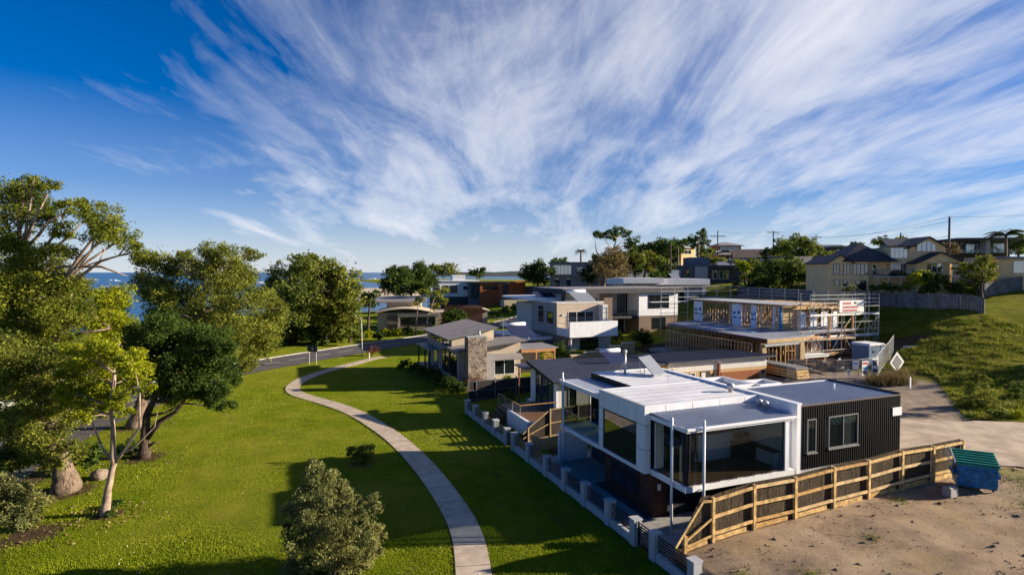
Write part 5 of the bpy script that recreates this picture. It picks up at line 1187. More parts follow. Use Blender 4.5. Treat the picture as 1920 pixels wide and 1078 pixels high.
for i in range(36): bf.piece('board', -6.3 + i * .22, -6.3 + i * .22 + .2, -.03 - .02 * (i % 2), .0, 0.05, 5.7, 'brown_timber')
bf.piece('rail', -6.3, 1.7, .005, .08, 4.9, 5.05, 'brown_timber'); bf.piece('rail', -6.3, 1.7, .005, .08, .5, .65, 'brown_timber')

Lh = far('white_cube_house', 'white two storey cube house behind the curved roof house', 855, 175, 0, 12)
Lh.box('wall', -8, 7.2, 0, 12, 0, 9.6, 'white_panel'); Lh.box('base', -8.01, 7.3, -.3, -.01, 0, 4.9, 'charcoal_wall'); Lh.box('tower', -1, 3.0, .5, 8, 9.6, 11.6, 'white_panel'); Lh.box('roof', -8.3, 7.4, -.3, 12.2, 9.603, 9.9, 'white_panel')
wins(Lh, 's', -.02, [(-6.8, -5), (-3.8, -2.4), (-1.9, .4)], 6.0, 8.4, 'dark_frame', 'glass', 1); wins(Lh, 's', -.02, [(2.2, 4.2), (5, 6.8)], 7.1, 8.0, 'dark_frame', 'glass', 1)
Rh = far('timber_box_house', 'rust brown timber box house beside the white cube house', 937, 172, 0, 12)
Rh.box('wall', -6.0, 8, 0, 11, 0, 9.2, 'rust_wall'); Rh.box('dark_wall', -9, -6.01, .5, 10, 0, 9.0, 'blue_wall'); Rh.box('roof', -9.3, 3.2, -.5, 11.2, 9.3, 9.6, 'charcoal_wall'); Rh.box('shade_strip', 1.0, 2.6, -.05, -.01, 3, 9.1, 'charcoal_wall'); Rh.box('front_block', 0, 11, -7, -.1, 0, 4.2, 'cream_render')  # flat charcoal strip on the front wall stands in for a shaded hollow
Rh.window('s', -.02, -4.8, -.4, 7.2, 8.4, 2, 'dark_frame', 'glass'); Rh.window('s', .48, -8.7, -6.3, 4.5, 8.6, 2, 'dark_frame', 'glass_blue'); Rh.box('side_block', 8.01, 17, -1, 8, 0, 8.0, 'charcoal_wall'); Rh.box('side_roof', 4.5, 15, -2, 9, 9.21, 9.6, 'rust_wall')

Mh = far('grey_hill_house', 'pale grey two storey house with upstairs glazing on the grassy slope', 1080, 152, 8.3, -6)
Mh.box('wall', -7, 7.5, 0, 10, -2, 6.6, 'grey_render'); Mh.box('roof', -7.3, 7.8, -.4, 10.3, 6.603, 6.85, 'grey_frame'); Mh.box('tan_block', 3.2, 7.6, -.8, -.02, 4.2, 7.3, 'yellow_render'); Mh.box('balcony', -6.9, 1.5, -1.2, -.02, 3.2, 3.4, 'pale_render')
wins(Mh, 's', -.02, [(-6, -1.2)], 3.5, 6.1, 'dark_frame', 'glass_blue', 5); wins(Mh, 's', -.02, [(-5.8, -4.4), (-2.6, -1.4)], .3, 2.6, 'dark_frame', 'glass', 2); wins(Mh, 's', -.02, [(.3, 1.8)], 4.0, 5.5, 'white_frame', 'glass', 1)

Nh = far('dark_modern_house', 'dark blue grey modern house with flat roofs above the building site', 1318, 142, 7.0, -4)
def nz(y): return HC - (y - 510) * 142 / F - 7.0
def nx(x): return (x - 1318) * 142 / F
Nh.box('wall', nx(1256), nx(1328), 0, 10, -4, nz(500), 'blue_wall'); Nh.box('wall', nx(1328) + .01, nx(1386), -1, 10, -4, nz(503), 'charcoal_wall'); Nh.box('roof', nx(1252), nx(1330), -.6, 10.5, nz(500) + .003, nz(497.5), 'blue_wall'); Nh.box('roof', nx(1336), nx(1393), -3.2, 10.5, nz(503) + .003, nz(497.5), 'charcoal_wall')
Nh.box('upper_block', nx(1298), nx(1336), 3, 10, nz(497), nz(482), 'blue_wall'); Nh.box('panel_wall', nx(1303), nx(1327), -.25, -.01, -1, nz(499.5), 'render_wall')
Nh.window('s', -.02, nx(1260), nx(1276), nz(517), nz(506), 1, 'white_frame', 'glass_blue'); Nh.window('s', -1.02, nx(1333), nx(1342), nz(523), nz(507), 1, 'white_frame', 'glass_blue'); Nh.window('s', -1.02, nx(1345), nx(1362), nz(523), nz(507), 2, 'white_frame', 'glass_blue'); Nh.window('s', -.02, nx(1282), nx(1293), nz(518), nz(506), 2, 'dark_frame', 'glass')
Nh.mb('solar_panel', MB().slab([(nx(1347), 1, nz(497)), (nx(1372), 1, nz(497)), (nx(1366), 4, nz(490)), (nx(1350), 4, nz(490))], .1), 'solar_glass')

# yellow house on the hill
Y0 = 88.0; YX = 1668
Hh = far('yellow_house', 'yellow rendered hillside house with slate gabled roofs and balcony', YX, Y0, 7.2, -7)
def yz(y): return HC - (y - 510) * Y0 / F - 7.2
def yx(x): return (x - YX) * Y0 / F
YR = 'yellow_render'
Hh.box('wall', yx(1560), yx(1631), 0, 9, -1.5, yz(491), YR); Hh.box('wall', yx(1631) + .01, yx(1671), 1.2, 9, -1.5, yz(491), YR); Hh.box('tower_wall', yx(1671) + .02, yx(1766), 0.6, 10, -1.5, yz(463), YR)
Hh.box('porch_wall', yx(1704), yx(1760), -1.6, .58, -1.5, yz(492), YR)
gable(Hh, yx(1560), yx(1600), -.1, 8.5, yz(490), 1.1, 'slate_roof', YR, 'y', .35)
hip(Hh, yx(1590), yx(1674), -.0, 9.2, yz(489), 3.0, 'slate_roof', .5)
gable(Hh, yx(1705), yx(1766), .3, 10.2, yz(462), 1.5, 'slate_roof', YR, 'y', .45); Hh.mb('roof', MB().slab([(yx(1664), .2, yz(461)), (yx(1716), .2, yz(461)), (yx(1738), 5.5, yz(444)), (yx(1684), 5.5, yz(444))], .18), 'slate_roof')
gable(Hh, yx(1704), yx(1776), -2.2, .5, yz(491), 1.45, 'slate_roof', YR, 'y', .4)
for a, b, n in ((1568, 1579, 2), (1586, 1598, 2)): Hh.window('s', -.02, yx(a), yx(b), yz(515), yz(494), n, 'dark_frame', 'glass')
Hh.window('s', -.02, yx(1603), yx(1630), yz(515), yz(494), 4, 'dark_frame', 'glass'); Hh.window('s', -.02, yx(1571), yx(1579), yz(536), yz(524), 1, 'dark_frame', 'glass'); Hh.window('s', -.02, yx(1586), yx(1593), yz(536), yz(524), 1, 'dark_frame', 'glass'); Hh.window('s', -.02, yx(1608), yx(1627), yz(545), yz(526), 2, 'dark_frame', 'glass', 'glass_door')
Hh.window('s', .58, yx(1672.5), yx(1702), yz(484), yz(464.5), 4, 'white_frame', 'glass_blue'); Hh.window('s', .58, yx(1673), yx(1701), yz(518), yz(494), 4, 'white_frame', 'glass', 'glass_door'); Hh.window('s', -1.62, yx(1720), yx(1748), yz(512), yz(494), 3, 'white_frame', 'glass_blue')
aw = MB(); xs = [yx(1717), yx(1748)]; zs = yz(471)
aw.add([(xs[0], .27, zs), (xs[1], .27, zs), (xs[1], .27, yz(460)), (xs[0] + (xs[1] - xs[0]) * .72, .27, yz(454)), (xs[0] + (xs[1] - xs[0]) * .28, .27, yz(454)), (xs[0], .27, yz(460)),
        (xs[0], .42, zs), (xs[1], .42, zs), (xs[1], .42, yz(460)), (xs[0] + (xs[1] - xs[0]) * .72, .42, yz(454)), (xs[0] + (xs[1] - xs[0]) * .28, .42, yz(454)), (xs[0], .42, yz(460))],
       [(0, 1, 2, 3, 4, 5), (11, 10, 9, 8, 7, 6)] + [(i, 6 + i, 6 + (i + 1) % 6, (i + 1) % 6) for i in range(6)])
aw_o = Hh.mb('arched_window', aw, 'glass_blue')
for x in (1725, 1733, 1741): MB().box(yx(x) - .06, yx(x) + .06, .2, .265, zs, yz(455)).build('mullion', 'white_frame', aw_o)
Hh.box('gable_front', yx(1704), yx(1767), .43, .59, yz(490), yz(462), YR)
Hh.box('balcony_floor', yx(1640), yx(1702), -1.2, .57, yz(520), yz(518), 'pale_render'); Hh.box('glass_balustrade', yx(1640), yx(1702), -1.15, -1.12, yz(518), yz(507), 'glass_tint'); Hh.box('handrail', yx(1640), yx(1702), -1.18, -1.1, yz(507), yz(506), 'grey_frame')
for x in (1641, 1660, 1680, 1701): Hh.bar('balcony_post', (yx(x), -1.1, -1), (yx(x), -1.1, yz(520)), .12, .12, 'pale_render')
for x in (1764, 1774): Hh.bar('porch_post', (yx(x), -1.9, -1), (yx(x), -1.9, yz(492)), .2, .2, 'pale_render')
Hh.window('s', 1.18, yx(1643), yx(1652), yz(516), yz(496), 1, 'white_frame', 'glass')

Ih = far('dark_balcony_house', 'dark flat roofed house with glass balcony at right beyond the pole', 1838, 112, 9.5, -12)
def iz(y): return HC - (y - 510) * 112 / F - 9.5
def ix(x): return (x - 1838) * 112 / F
Ih.box('wall', ix(1793), ix(1885), 0, 9, -2, iz(452), 'charcoal_wall'); Ih.box('roof', ix(1788), ix(1892), -2.2, 9.5, iz(452) + .003, iz(447), 'charcoal_wall'); Ih.box('fin', ix(1836), ix(1843), -2.0, -.01, -2, iz(452), 'grey_render'); Ih.box('balcony_floor', ix(1793), ix(1885), -2.0, -.01, iz(477), iz(475), 'charcoal_wall'); Ih.box('glass_balustrade', ix(1793), ix(1885), -1.98, -1.95, iz(475), iz(468), 'glass_clear')
Ih.window('s', -.02, ix(1813), ix(1833), iz(474), iz(458), 2, 'white_frame', 'glass_blue'); Ih.window('s', -.02, ix(1858), ix(1880), iz(474), iz(457), 2, 'white_frame', 'glass_blue')
Jh = far('tan_cottage', 'tan flat roofed cottage cut by the right edge of the hill', 1935, 84, 8.6, -14)
def jz(y): return HC - (y - 510) * 84 / F - 8.6
Jh.box('wall', -4.3, 9, 0, 8, -1, jz(486), 'yellow_render'); Jh.box('roof', -4.8, 9.5, -.6, 8.5, jz(486) + .003, jz(481), 'grey_frame'); Jh.box('side_wall', -9, -4.31, 2, 8, -1, jz(488), 'pale_render'); Jh.window('s', -.02, -2.4, 1.8, jz(512), jz(489), 3, 'white_frame', 'glass_blue')

# more roofs along the ridge
def ridge(name, label, px, Y, ybot, ytop, wpx, roof, wm, rm, rz=0, hroof=1.8, dep=9, wn_=2, zlo=3):
    o = far(name, label, px, Y, 0, rz); k = Y / F; zb = HC - (ybot - 510) * k; zt = HC - (ytop - 510) * k; w_ = wpx * k / 2
    base = min(zb - zlo, hw((px - 960) / F * Y, Y)) ; o.e.location.z = base; zb -= base; zt -= base
    if roof == 'flat': o.box('wall', -w_, w_, 0, dep, 0, zt - .4, wm); o.box('roof', -w_ - .6, w_ + .6, -.8, dep + .4, zt - .397, zt, rm)
    elif roof == 'hip': o.box('wall', -w_, w_, 0, dep, 0, zt - hroof, wm); hip(o, -w_, w_, 0, dep, zt - hroof + .16, hroof - .16, rm, .7)
    elif roof == 'gx': o.box('wall', -w_, w_, 0, dep, 0, zt - hroof, wm); gable(o, -w_, w_, 0, dep, zt - hroof + .17, hroof - .17, rm, wm, 'x')
    else: o.box('wall', -w_, w_, 0, dep, 0, zt - hroof, wm); gable(o, -w_, w_, 0, dep, zt - hroof + .17, hroof - .17, rm, wm, 'y')
    h = zt - (hroof if roof != 'flat' else .5); 
    for i in range(wn_):
        a = -w_ + 2 * w_ * (i + .22) / wn_; o.window('s', -.02, a, a + 2 * w_ * .5 / wn_, h - 2.0, h - .6, 2, 'white_frame', 'glass_blue' if i % 2 else 'glass', fw=.1)
    return o
o = ridge('hip_roof_house', 'red brick house with stacked hip roofs on the skyline', 1372, 200, 492, 468, 54, 'hip', 'red_brick', 'grey_roof', 5, 2.0, 11, 3)
o.box('upper_wall', -4.3, 4.3, 2, 9, 6.0 + 3, 17.0 - o.e.location.z + 3.3, 'red_brick'); hip(o, -4.3, 4.3, 2, 9, HC - (460 - 510) * 200 / F - o.e.location.z, 1.3, 'grey_roof', .9); o.window('s', 1.98, -3.4, 3.4, HC - (469 - 510) * 200 / F - o.e.location.z, HC - (462.5 - 510) * 200 / F - o.e.location.z, 4, 'white_frame', 'glass')
ridge('brown_gable_house', 'weatherboard house with broad brown tiled gable roof on ridge', 1418, 172, 492, 466, 78, 'gx', 'blue_wall', 'brown_brick', -18, 2.8, 12, 3)
ridge('cream_flat_house', 'long cream house with pale flat roof behind dark modern house', 1380, 152, 502, 486, 92, 'flat', 'beige_render', 'pale_render', -3, 1, 9, 3)
ridge('small_gable_house', 'small dark roofed house half hidden by dense green shrubs', 1490, 150, 506, 480, 74, 'gx', 'beige_render', 'grey_roof', -6, 2.2, 9, 2)
ridge('blue_grey_house', 'low blue roofed house behind trees left of the yellow house', 1560, 190, 482, 458, 60, 'gx', 'red_brick', 'blue_wall', 0, 1.6, 9, 2)
ridge('flat_skyline_house', 'small flat roofed skyline house with dark window band', 1583, 175, 475, 461, 38, 'flat', 'charcoal_wall', 'grey_roof', -4, 1, 8, 2)
ridge('grey_skyline_house', 'grey hip roofed skyline house just left of yellow house', 1622, 180, 474, 462, 60, 'hip', 'grey_render', 'grey_roof', 0, 1.3, 9, 2)
ridge('pale_roof_house', 'pale roofed house glimpsed between skyline gum trees', 1212, 215, 485, 462, 34, 'gx', 'cream_render', 'grey_frame', -10, 2, 9, 1)
ridge('orange_wall_house', 'sunlit orange rendered house behind the skyline trees', 1290, 195, 500, 463, 34, 'flat', 'yellow_render', 'pale_render', 25, 1, 12, 1)
ridge('terrace_house', 'low pale house with wide eaves behind brown garden trees', 1185, 170, 505, 478, 62, 'flat', 'pale_render', 'grey_frame', 6, 1, 9, 2)
ridge('cream_corner_house', 'small cream house half hidden under the slope trees', 1145, 148, 528, 505, 26, 'flat', 'cream_render', 'grey_roof', 15, 1, 6, 1)

# ================================================================== power poles and wires
def pole(label, px, Y, ytop, arms, tr=False, base=None):
    x = (px - 960) / F * Y; z0 = hw(x, Y) if base is None else base; zt = HC - (ytop - 510) * Y / F
    o = Thing('power_pole', label, 'pole', loc=Vector((x, Y, z0)), rz=0, group='power poles along the ridge'); h = zt - z0
    o.mb('shaft', MB().tube([(0, 0, -.3), (0, 0, h)], [.22, .15], 8), 'pole_wood', smooth=True)
    for dz_, w_ in arms:
        o.piece('crossarm', -w_, w_, -.06, .06, h - dz_ - .1, h - dz_ + .1, 'pole_wood')
        for s in (-.9, -.4, .4, .9): o.mb('insulator', MB().lathe([(.06, 0), (.1, .08), (.05, .2)], 6, (w_ * s, 0, h - dz_ + .1)), 'sign_white')
    if tr: o.mb('transformer', MB().lathe([(.35, 0), (.35, .9), (.2, 1.0)], 10, (.1, -.5, h - 3.4)), 'charcoal_wall')
    return Vector((x, Y, zt))
p1 = pole('tall bare power pole right of the yellow house', 1778, 96, 407, [])
p2 = pole('power pole with transformer above the brown gable house', 1449, 168, 433, [(.5, 1.8)], True)
p3 = pole('power pole with lowered crossarm left of hip roof house', 1345, 165, 433, [(1.6, 2.2)])
p4 = pole('distant power pole with crossarm above the blue roofed house', 1529, 200, 440, [(1.0, 2)])
p5 = pole('short power pole peeping over the yellow house roof', 1687, 150, 437, [])
p6 = pole('slim pole in front of the dark modern house', 1257, 135, 455, [])
def wire(a, b, sag, label):
    M = MB(); pts = [a.lerp(b, i / 12) - Vector((0, 0, sag * 4 * (i / 12) * (1 - i / 12))) for i in range(13)]; mid = pts[0]
    o = M.tube([p - mid for p in pts], .028, 4, False).build('power_line', 'charcoal_wall'); o.location = mid; return tag(o, label, 'wire', 'overhead power lines')
wire(p3, p2, .8, 'power line between lowered crossarm pole and transformer pole'); wire(p2, p4, .6, 'power line from transformer pole to the distant pole')
wire(p4 + Vector((0, 0, -1)), p1, 1.2, 'upper power line rising right to the tall pole'); wire(p5, p1 - Vector((0, 0, 3.2)), .8, 'lower service line from short pole to tall pole')
wire(p1, Vector((115, 100, 24.5)), .6, 'upper power line leaving the tall pole to the right'); wire(p1 - Vector((0, 0, 4.5)), Vector((95, 100, 16.5)), .5, 'lower power line leaving the tall pole to the right'); wire(p2 - Vector((0, 0, 1)), p1 - Vector((0, 0, .8)), 1.6, 'long low power line from transformer pole to tall pole')

# ================================================================== street furniture
sl = Thing('street_lamp', 'slim white street lamp with short arm beside the road', 'street lamp', loc=G(679, 667), rz=0)
sl.mb('shaft', MB().tube([(0, 0, 0), (0, 0, 1.2), (-.05, 0, 5.2), (-.25, 0, 5.75), (-.9, 0, 5.95)], [.10, .065, .045, .04, .035], 10), 'galv', smooth=True); sl.mb('lamp_head', MB().lathe([(.05, 0), (.16, .04), (.18, .12), (.08, .18)], 10, (-1.0, 0, 5.86)), 'galv', smooth=True)
sg = Thing('road_sign', 'dark rectangular sign on two posts beside the road', 'sign', loc=G(586, 684), rz=R(-18))
for x in (-.55, .55): sg.mb('post', MB().tube([(x, .06, -.1), (x, .06, 2.55)], .045, 8), 'galv')
bo = sg.box('board', -.8, .8, -.03, .01, 1.75, 2.62, 'sign_dark')
for k in range(3): MB().box(-.1, .18, -.042, -.032, 1.9 + k * .2, 2.02 + k * .2).build('printed_mark', 'galv', bo)
bs_ = Thing('park_fence_rail', 'low weathered timber park gate rail on the far verge', 'fence', loc=G(556, 641), rz=R(10))
for x in (-4.2, 4.0): bs_.piece('post', x - .15, x + .15, -.15, .15, -.1, 2.2, 'new_timber')
bs_.bar('rail', (-4.2, 0, 1.75), (4.0, 0, 2.1), .12, .2, 'new_timber'); bs_.bar('brace', (-1.6, 0, .6), (.3, 0, 1.9), .1, .16, 'new_timber'); bs_.bar('brace', (.3, 0, 1.9), (.4, 0, 0), .1, .14, 'new_timber')
bl = Thing('bollard', 'short pale bollard where the footpath meets the road', 'bollard', loc=G(692, 673), rz=0); bl.mb('shaft', MB().lathe([(.09, 0), (.09, .85), (.05, .92)], 10), 'sign_white', smooth=True); bl.mb('band', MB().lathe([(.096, .6), (.096, .75)], 10), 'red_paint', smooth=True)
pm = Thing('marker_post', 'slim pale marker post on the far grass verge', 'post', loc=G(613, 648), rz=0); pm.mb('shaft', MB().tube([(0, 0, 0), (0, 0, 2.6)], .07, 8), 'galv'); pm.piece('plate', -.2, .2, -.09, -.075, 2.1, 2.6, 'sign_dark')
pw = Thing('survey_peg', 'white survey peg standing in the hill grass above the gravel', 'peg', 37.8, 13.9, 1.8); zz = float(hz(37.8, 13.9)); pw.mb('stake', MB().box(37.75, 37.9, 13.85, 13.95, zz - .1, zz + 1.0), 'sign_white'); pw.mb('tip', MB().add([(37.75, 13.85, zz + 1), (37.9, 13.85, zz + 1), (37.9, 13.95, zz + 1), (37.75, 13.95, zz + 1), (37.825, 13.9, zz + 1.12)], [(0, 1, 4), (1, 2, 4), (2, 3, 4), (3, 0, 4)]), 'sign_white')

# parked cars glimpsed under the trees and across the road
def car(label, loc, rz, body):
    o = Thing('parked_car', label, 'car', loc=loc, rz=rz, group='cars parked by the road')
    side = [(-2.2, .35), (2.2, .35), (2.25, .75), (2.05, .92), (1.2, .98), (.55, 1.42), (-1.35, 1.45), (-2.1, 1.0), (-2.25, .8)]
    M = MB(); n = len(side); V = []
    for y, sc2 in ((-.86, .96), (-.80, 1), (.80, 1), (.86, .96)): V += [(x * sc2, y * (1 if z < 1 else .86), z) for x, z in side]
    fs = [tuple(range(n)), tuple(range(4 * n - 1, 3 * n - 1, -1))]
    for r in range(3): fs += [((i + 1) % n + r * n, i + r * n, i + (r + 1) * n, (i + 1) % n + (r + 1) * n) for i in range(n)]
    o.mb('body', M.add(V, fs), body, smooth=False)
    for y in (-.79, .79): o.mb('side_window', MB().prism_y([(-1.7, 1.0), (1.05, 1.0), (.5, 1.36), (-1.3, 1.38)], y - .012 if y < 0 else y, y if y < 0 else y + .012), 'glass')
    o.mb('windscreen', MB().add([(1.22, -.62, 1.0), (1.22, .62, 1.0), (.62, .58, 1.4), (.62, -.58, 1.4)], [(0, 1, 2, 3)]), 'glass')
    for x in (-1.35, 1.35):
        for y in (-.8, .8):
            w_ = o.mb('wheel', MB().tube([(x, y - .1, .32), (x, y + .1, .32)], .32, 14), 'tyre'); MB().tube([(x, y - .11, .32), (x, y + .11, .32)], .18, 10).build('rim', 'steel', w_)
    for y in (-.6, .6): o.box('headlight', 2.2, 2.27, y - .18, y + .18, .66, .8, 'sign_white'); o.box('tail_light', -2.27, -2.2, y - .16, y + .16, .78, .92, 'red_paint')
    return o
q = G(96, 722); car('white car glimpsed through the gum branches beyond the road', Vector((q.x, q.y, hw(q.x, q.y) + .02)), R(70), 'car_white')
q = G(10, 772); car('silver car under the trees at the left edge', Vector((q.x - 2, q.y, hw(q.x - 2, q.y) + .05)), R(75), 'steel')
car('silver car parked behind the curved roof house fence', Vector(((940 - 960) / F * 138, 138, .05)), R(20), 'steel')
car('white van roofed car near the carport entry', W(20, 83, float(hz(20, 83)) + .05), R(40), 'car_white')
bn2 = Thing('wheelie_bin', 'dark wheelie bin on the sunny grass slope', 'bin', loc=Vector(((1224 - 960) / F * 140, 140, 0)), rz=0); bn2.e.location.z = hw(bn2.e.location.x, 140); bn2.mb('body', MB().add([(-.25, -.3, .1), (.25, -.3, .1), (.25, .3, .1), (-.25, .3, .1), (-.32, -.4, 1.1), (.32, -.4, 1.1), (.32, .4, 1.1), (-.32, .4, 1.1)], [(0, 3, 2, 1), (4, 5, 6, 7), (0, 1, 5, 4), (1, 2, 6, 5), (2, 3, 7, 6), (3, 0, 4, 7)]), 'charcoal_wall'); bn2.box('lid', -.34, .34, -.43, .43, 1.103, 1.18, 'bin_green')

# ================================================================== trees and plants
def leaf_quads(P, ln, wd, droop=.35, up=.0):
    n = len(P); a = nr.normal(size=(n, 3)); a[:, 2] = a[:, 2] * .6 - droop; a /= np.linalg.norm(a, axis=1)[:, None]
    b = nr.normal(size=(n, 3)); b[:, 2] *= .55; b -= (b * a).sum(1)[:, None] * a; b /= np.linalg.norm(b, axis=1)[:, None] + 1e-6
    s = nr.uniform(.4, 1.5, n)[:, None]; A = a * (ln * .5) * s; B = b * (wd * .62) * s
    V = np.stack([P - A, P + B * 1.0 - A * .1, P + A, P - B * 1.0 - A * .1], 1).reshape(-1, 3)
    return V, np.arange(4 * n).reshape(n, 4)
def crown_points(cl, ln, wd, cov):
    out = []
    for (x, y, z, r, fl) in cl:
        r *= 1.25; n = int(cov * 2.3 * r * r / (ln * wd)) + 12; k = max(5, int(7 + r * 5)) if r > .5 else 4
        d = nr.normal(size=(k, 3)); d /= np.linalg.norm(d, axis=1)[:, None]; d[:, 2] = d[:, 2] * .8 + .15
        sc_ = d * r * nr.uniform(.45, .85, k)[:, None] * np.array([1, 1, fl]); sr = r * nr.uniform(.26, .44, k)
        w = sr ** 2; w /= w.sum(); i = nr.choice(k, n, p=w)
        e = nr.normal(size=(n, 3)); e /= np.linalg.norm(e, axis=1)[:, None]
        e = e * (sr[i] * nr.uniform(0, 1, n) ** .45)[:, None] * np.array([1, 1, .8])
        out.append(np.array([x, y, z]) + sc_[i] + e)
        m = n // 7; e = nr.normal(size=(m, 3)) * r * .38 * np.array([1, 1, fl]); out.append(np.array([x, y, z]) + e)
    return np.concatenate(out)
def tree(name, label, cl, trunk, rad, leaf, bark='bark', ln=.2, wd=.07, cov=6, cat='tree', group=None, limbs=True, droop=.35, extra=()):
    """cl: clumps (x,y,z,r,flatness); trunk: list of points; everything in world metres"""
    base = Vector(trunk[0]); e = bpy.data.objects.new(name, None); col.objects.link(e); e.location = base; tag(e, label, cat, group)
    M = MB(); tv = [Vector(p) for p in trunk]; n = len(tv); rs = [rad * (1.25 if i == 0 else 1) * (1 - .62 * i / max(1, n - 1)) for i in range(n)]
    fine = [tv[0]]; fr = [rs[0]]
    for i in range(n - 1):
        for k in (1, 2, 3): u = k / 3; fine.append(tv[i].lerp(tv[i + 1], u) + Vector((rnd.uniform(-1, 1), rnd.uniform(-1, 1), 0)) * rad * .12 * (u < 1)); fr.append(rs[i] + (rs[i + 1] - rs[i]) * u)
    M.tube([p - base for p in fine], fr, 12)
    for i_ in range(len(M.v)):      # furrowed, uneven bole
        q_ = Vector(M.v[i_]); a_ = fine[min(len(fine) - 1, i_ // 12)] - base; d_ = q_ - a_
        M.v[i_] = tuple(a_ + d_ * (1 + .22 * mnoise.noise((q_ + base) * 1.3) + .16 * mnoise.noise(Vector((q_.x, q_.y, q_.z * .25)) * (2.2 / max(.15, rad)))))
    if limbs:
        for (x, y, z, r, fl) in cl:
            c = Vector((x, y, z - r * fl * .2)); best = None
            for i in range(max(1, len(fine) // 3), len(fine)):
                p = fine[i]; d_ = (c - p).length + max(0, p.z - c.z) * 1.5
                if best is None or d_ < best[0]: best = (d_, p, fr[i])
            d_, p, r0 = best
            if d_ < .3: continue
            mid = p.lerp(c, .5) + Vector((rnd.uniform(-.12, .12), rnd.uniform(-.12, .12), rnd.uniform(-.02, .14))) * d_; q1 = p.lerp(mid, .5) + Vector((0, 0, -.04 * d_)); r1 = min(r0 * .6, .035 + .03 * r + .012 * d_)
            M.tube([p - base, q1 - base, mid - base, c - base], [r1, r1 * .85, r1 * .65, r1 * .25], 6)
            for k in range(3):
                t_ = c + Vector((rnd.uniform(-1, 1), rnd.uniform(-1, 1), rnd.uniform(-.3, 1))) * r * .7; M.tube([mid.lerp(c, .6) - base, t_ - base], [r1 * .4, r1 * .12], 4)
    for pts, ra in extra: M.tube([Vector(p) - base for p in pts], ra, 7)
    M.build('trunk', bark, e, smooth=True)
    if cl:
        V, Q = leaf_quads(crown_points(cl, ln, wd, cov), ln, wd, droop); V = V - np.array(base); stuff_o = np_mesh('crown', V, Q, leaf, e)
    return e
def pxc(lst, Y, fl=.8, jit=0.12):
    out = []
    for a in lst:
        px, py, r = a[:3]; dy = a[3] if len(a) > 3 else rnd.uniform(-jit, jit) * 18 * (Y / 40) ** .3
        p = at(px, py, Y + dy); out.append((p.x, p.y, p.z, r * (Y + dy) / F, fl))
    return out
def gpt(px, py, z=None):
    p = G(px, py, 0); return (p.x, p.y, hw(p.x, p.y) - .08)
def apt(px, py, Y): p = at(px, py, Y); return (p.x, p.y, p.z)

# --- big park gums on the left
b = gpt(92, 838); Y = b[1]
tree('gum_tree', 'tallest gum with pale limbs and open crown at far left', pxc([(8, 372, 40), (48, 358, 38), (72, 392, 30), (30, 412, 34), (-20, 440, 50), (62, 345, 20), (95, 350, 16), (128, 388, 22), (112, 432, 24), (96, 410, 14), (168, 400, 26), (200, 412, 34), (228, 444, 28), (190, 446, 30), (245, 470, 20), (150, 384, 14), (60, 492, 46), (98, 480, 34), (20, 540, 58), (88, 548, 50), (132, 528, 30), (-30, 580, 60), (70, 606, 48), (135, 588, 44), (30, 630, 50), (100, 640, 36), (10, 600, 50), (60, 570, 44), (110, 590, 40), (0, 500, 44), (45, 530, 44), (-10, 670, 50), (60, 650, 40), (160, 545, 26)], Y, .75),
     [b, apt(95, 760, Y), apt(98, 660, Y), apt(122, 600, Y), apt(100, 540, Y), apt(40, 470, Y)], .55, 'leaf_gum', 'bark_pale', .19, .06, 5.0,
     extra=[([apt(98, 665, Y), apt(118, 630, Y), apt(130, 570, Y), apt(135, 545, Y)], [.2, .16, .1, .05]), ([apt(118, 640, Y), apt(150, 625, Y), apt(205, 616, Y)], [.14, .1, .04]),
            ([apt(40, 520, Y), apt(120, 500, Y), apt(190, 500, Y), apt(238, 518, Y)], [.14, .12, .09, .03]), ([apt(150, 497, Y), apt(172, 470, Y), apt(176, 445, Y), apt(164, 420, Y)], [.09, .08, .06, .04]), ([apt(165, 497, Y), apt(186, 490, Y), apt(200, 462, Y)], [.06, .05, .02]), ([apt(0, 470, Y), apt(40, 428, Y), apt(24, 400, Y)], [.12, .08, .05])])
b = gpt(122, 920); Y = b[1]
tree('gum_tree', 'thick rough barked gum with drooping foliage over its trunk, left', pxc([(15, 672, 48), (70, 690, 46), (110, 668, 34), (40, 735, 46), (95, 745, 44), (128, 790, 30), (60, 790, 36), (10, 800, 40), (90, 828, 34), (130, 842, 22), (-20, 720, 50), (100, 862, 24), (30, 860, 30), (125, 760, 30), (140, 720, 28), (75, 850, 28), (120, 868, 16), (60, 820, 34), (150, 850, 16)], Y, .85),
     [b, apt(118, 880, Y), apt(104, 820, Y), apt(80, 740, Y), apt(60, 680, Y)], .62, 'leaf_olive', 'bark', .17, .055, 4.8)
b = gpt(196, 966); Y = b[1]
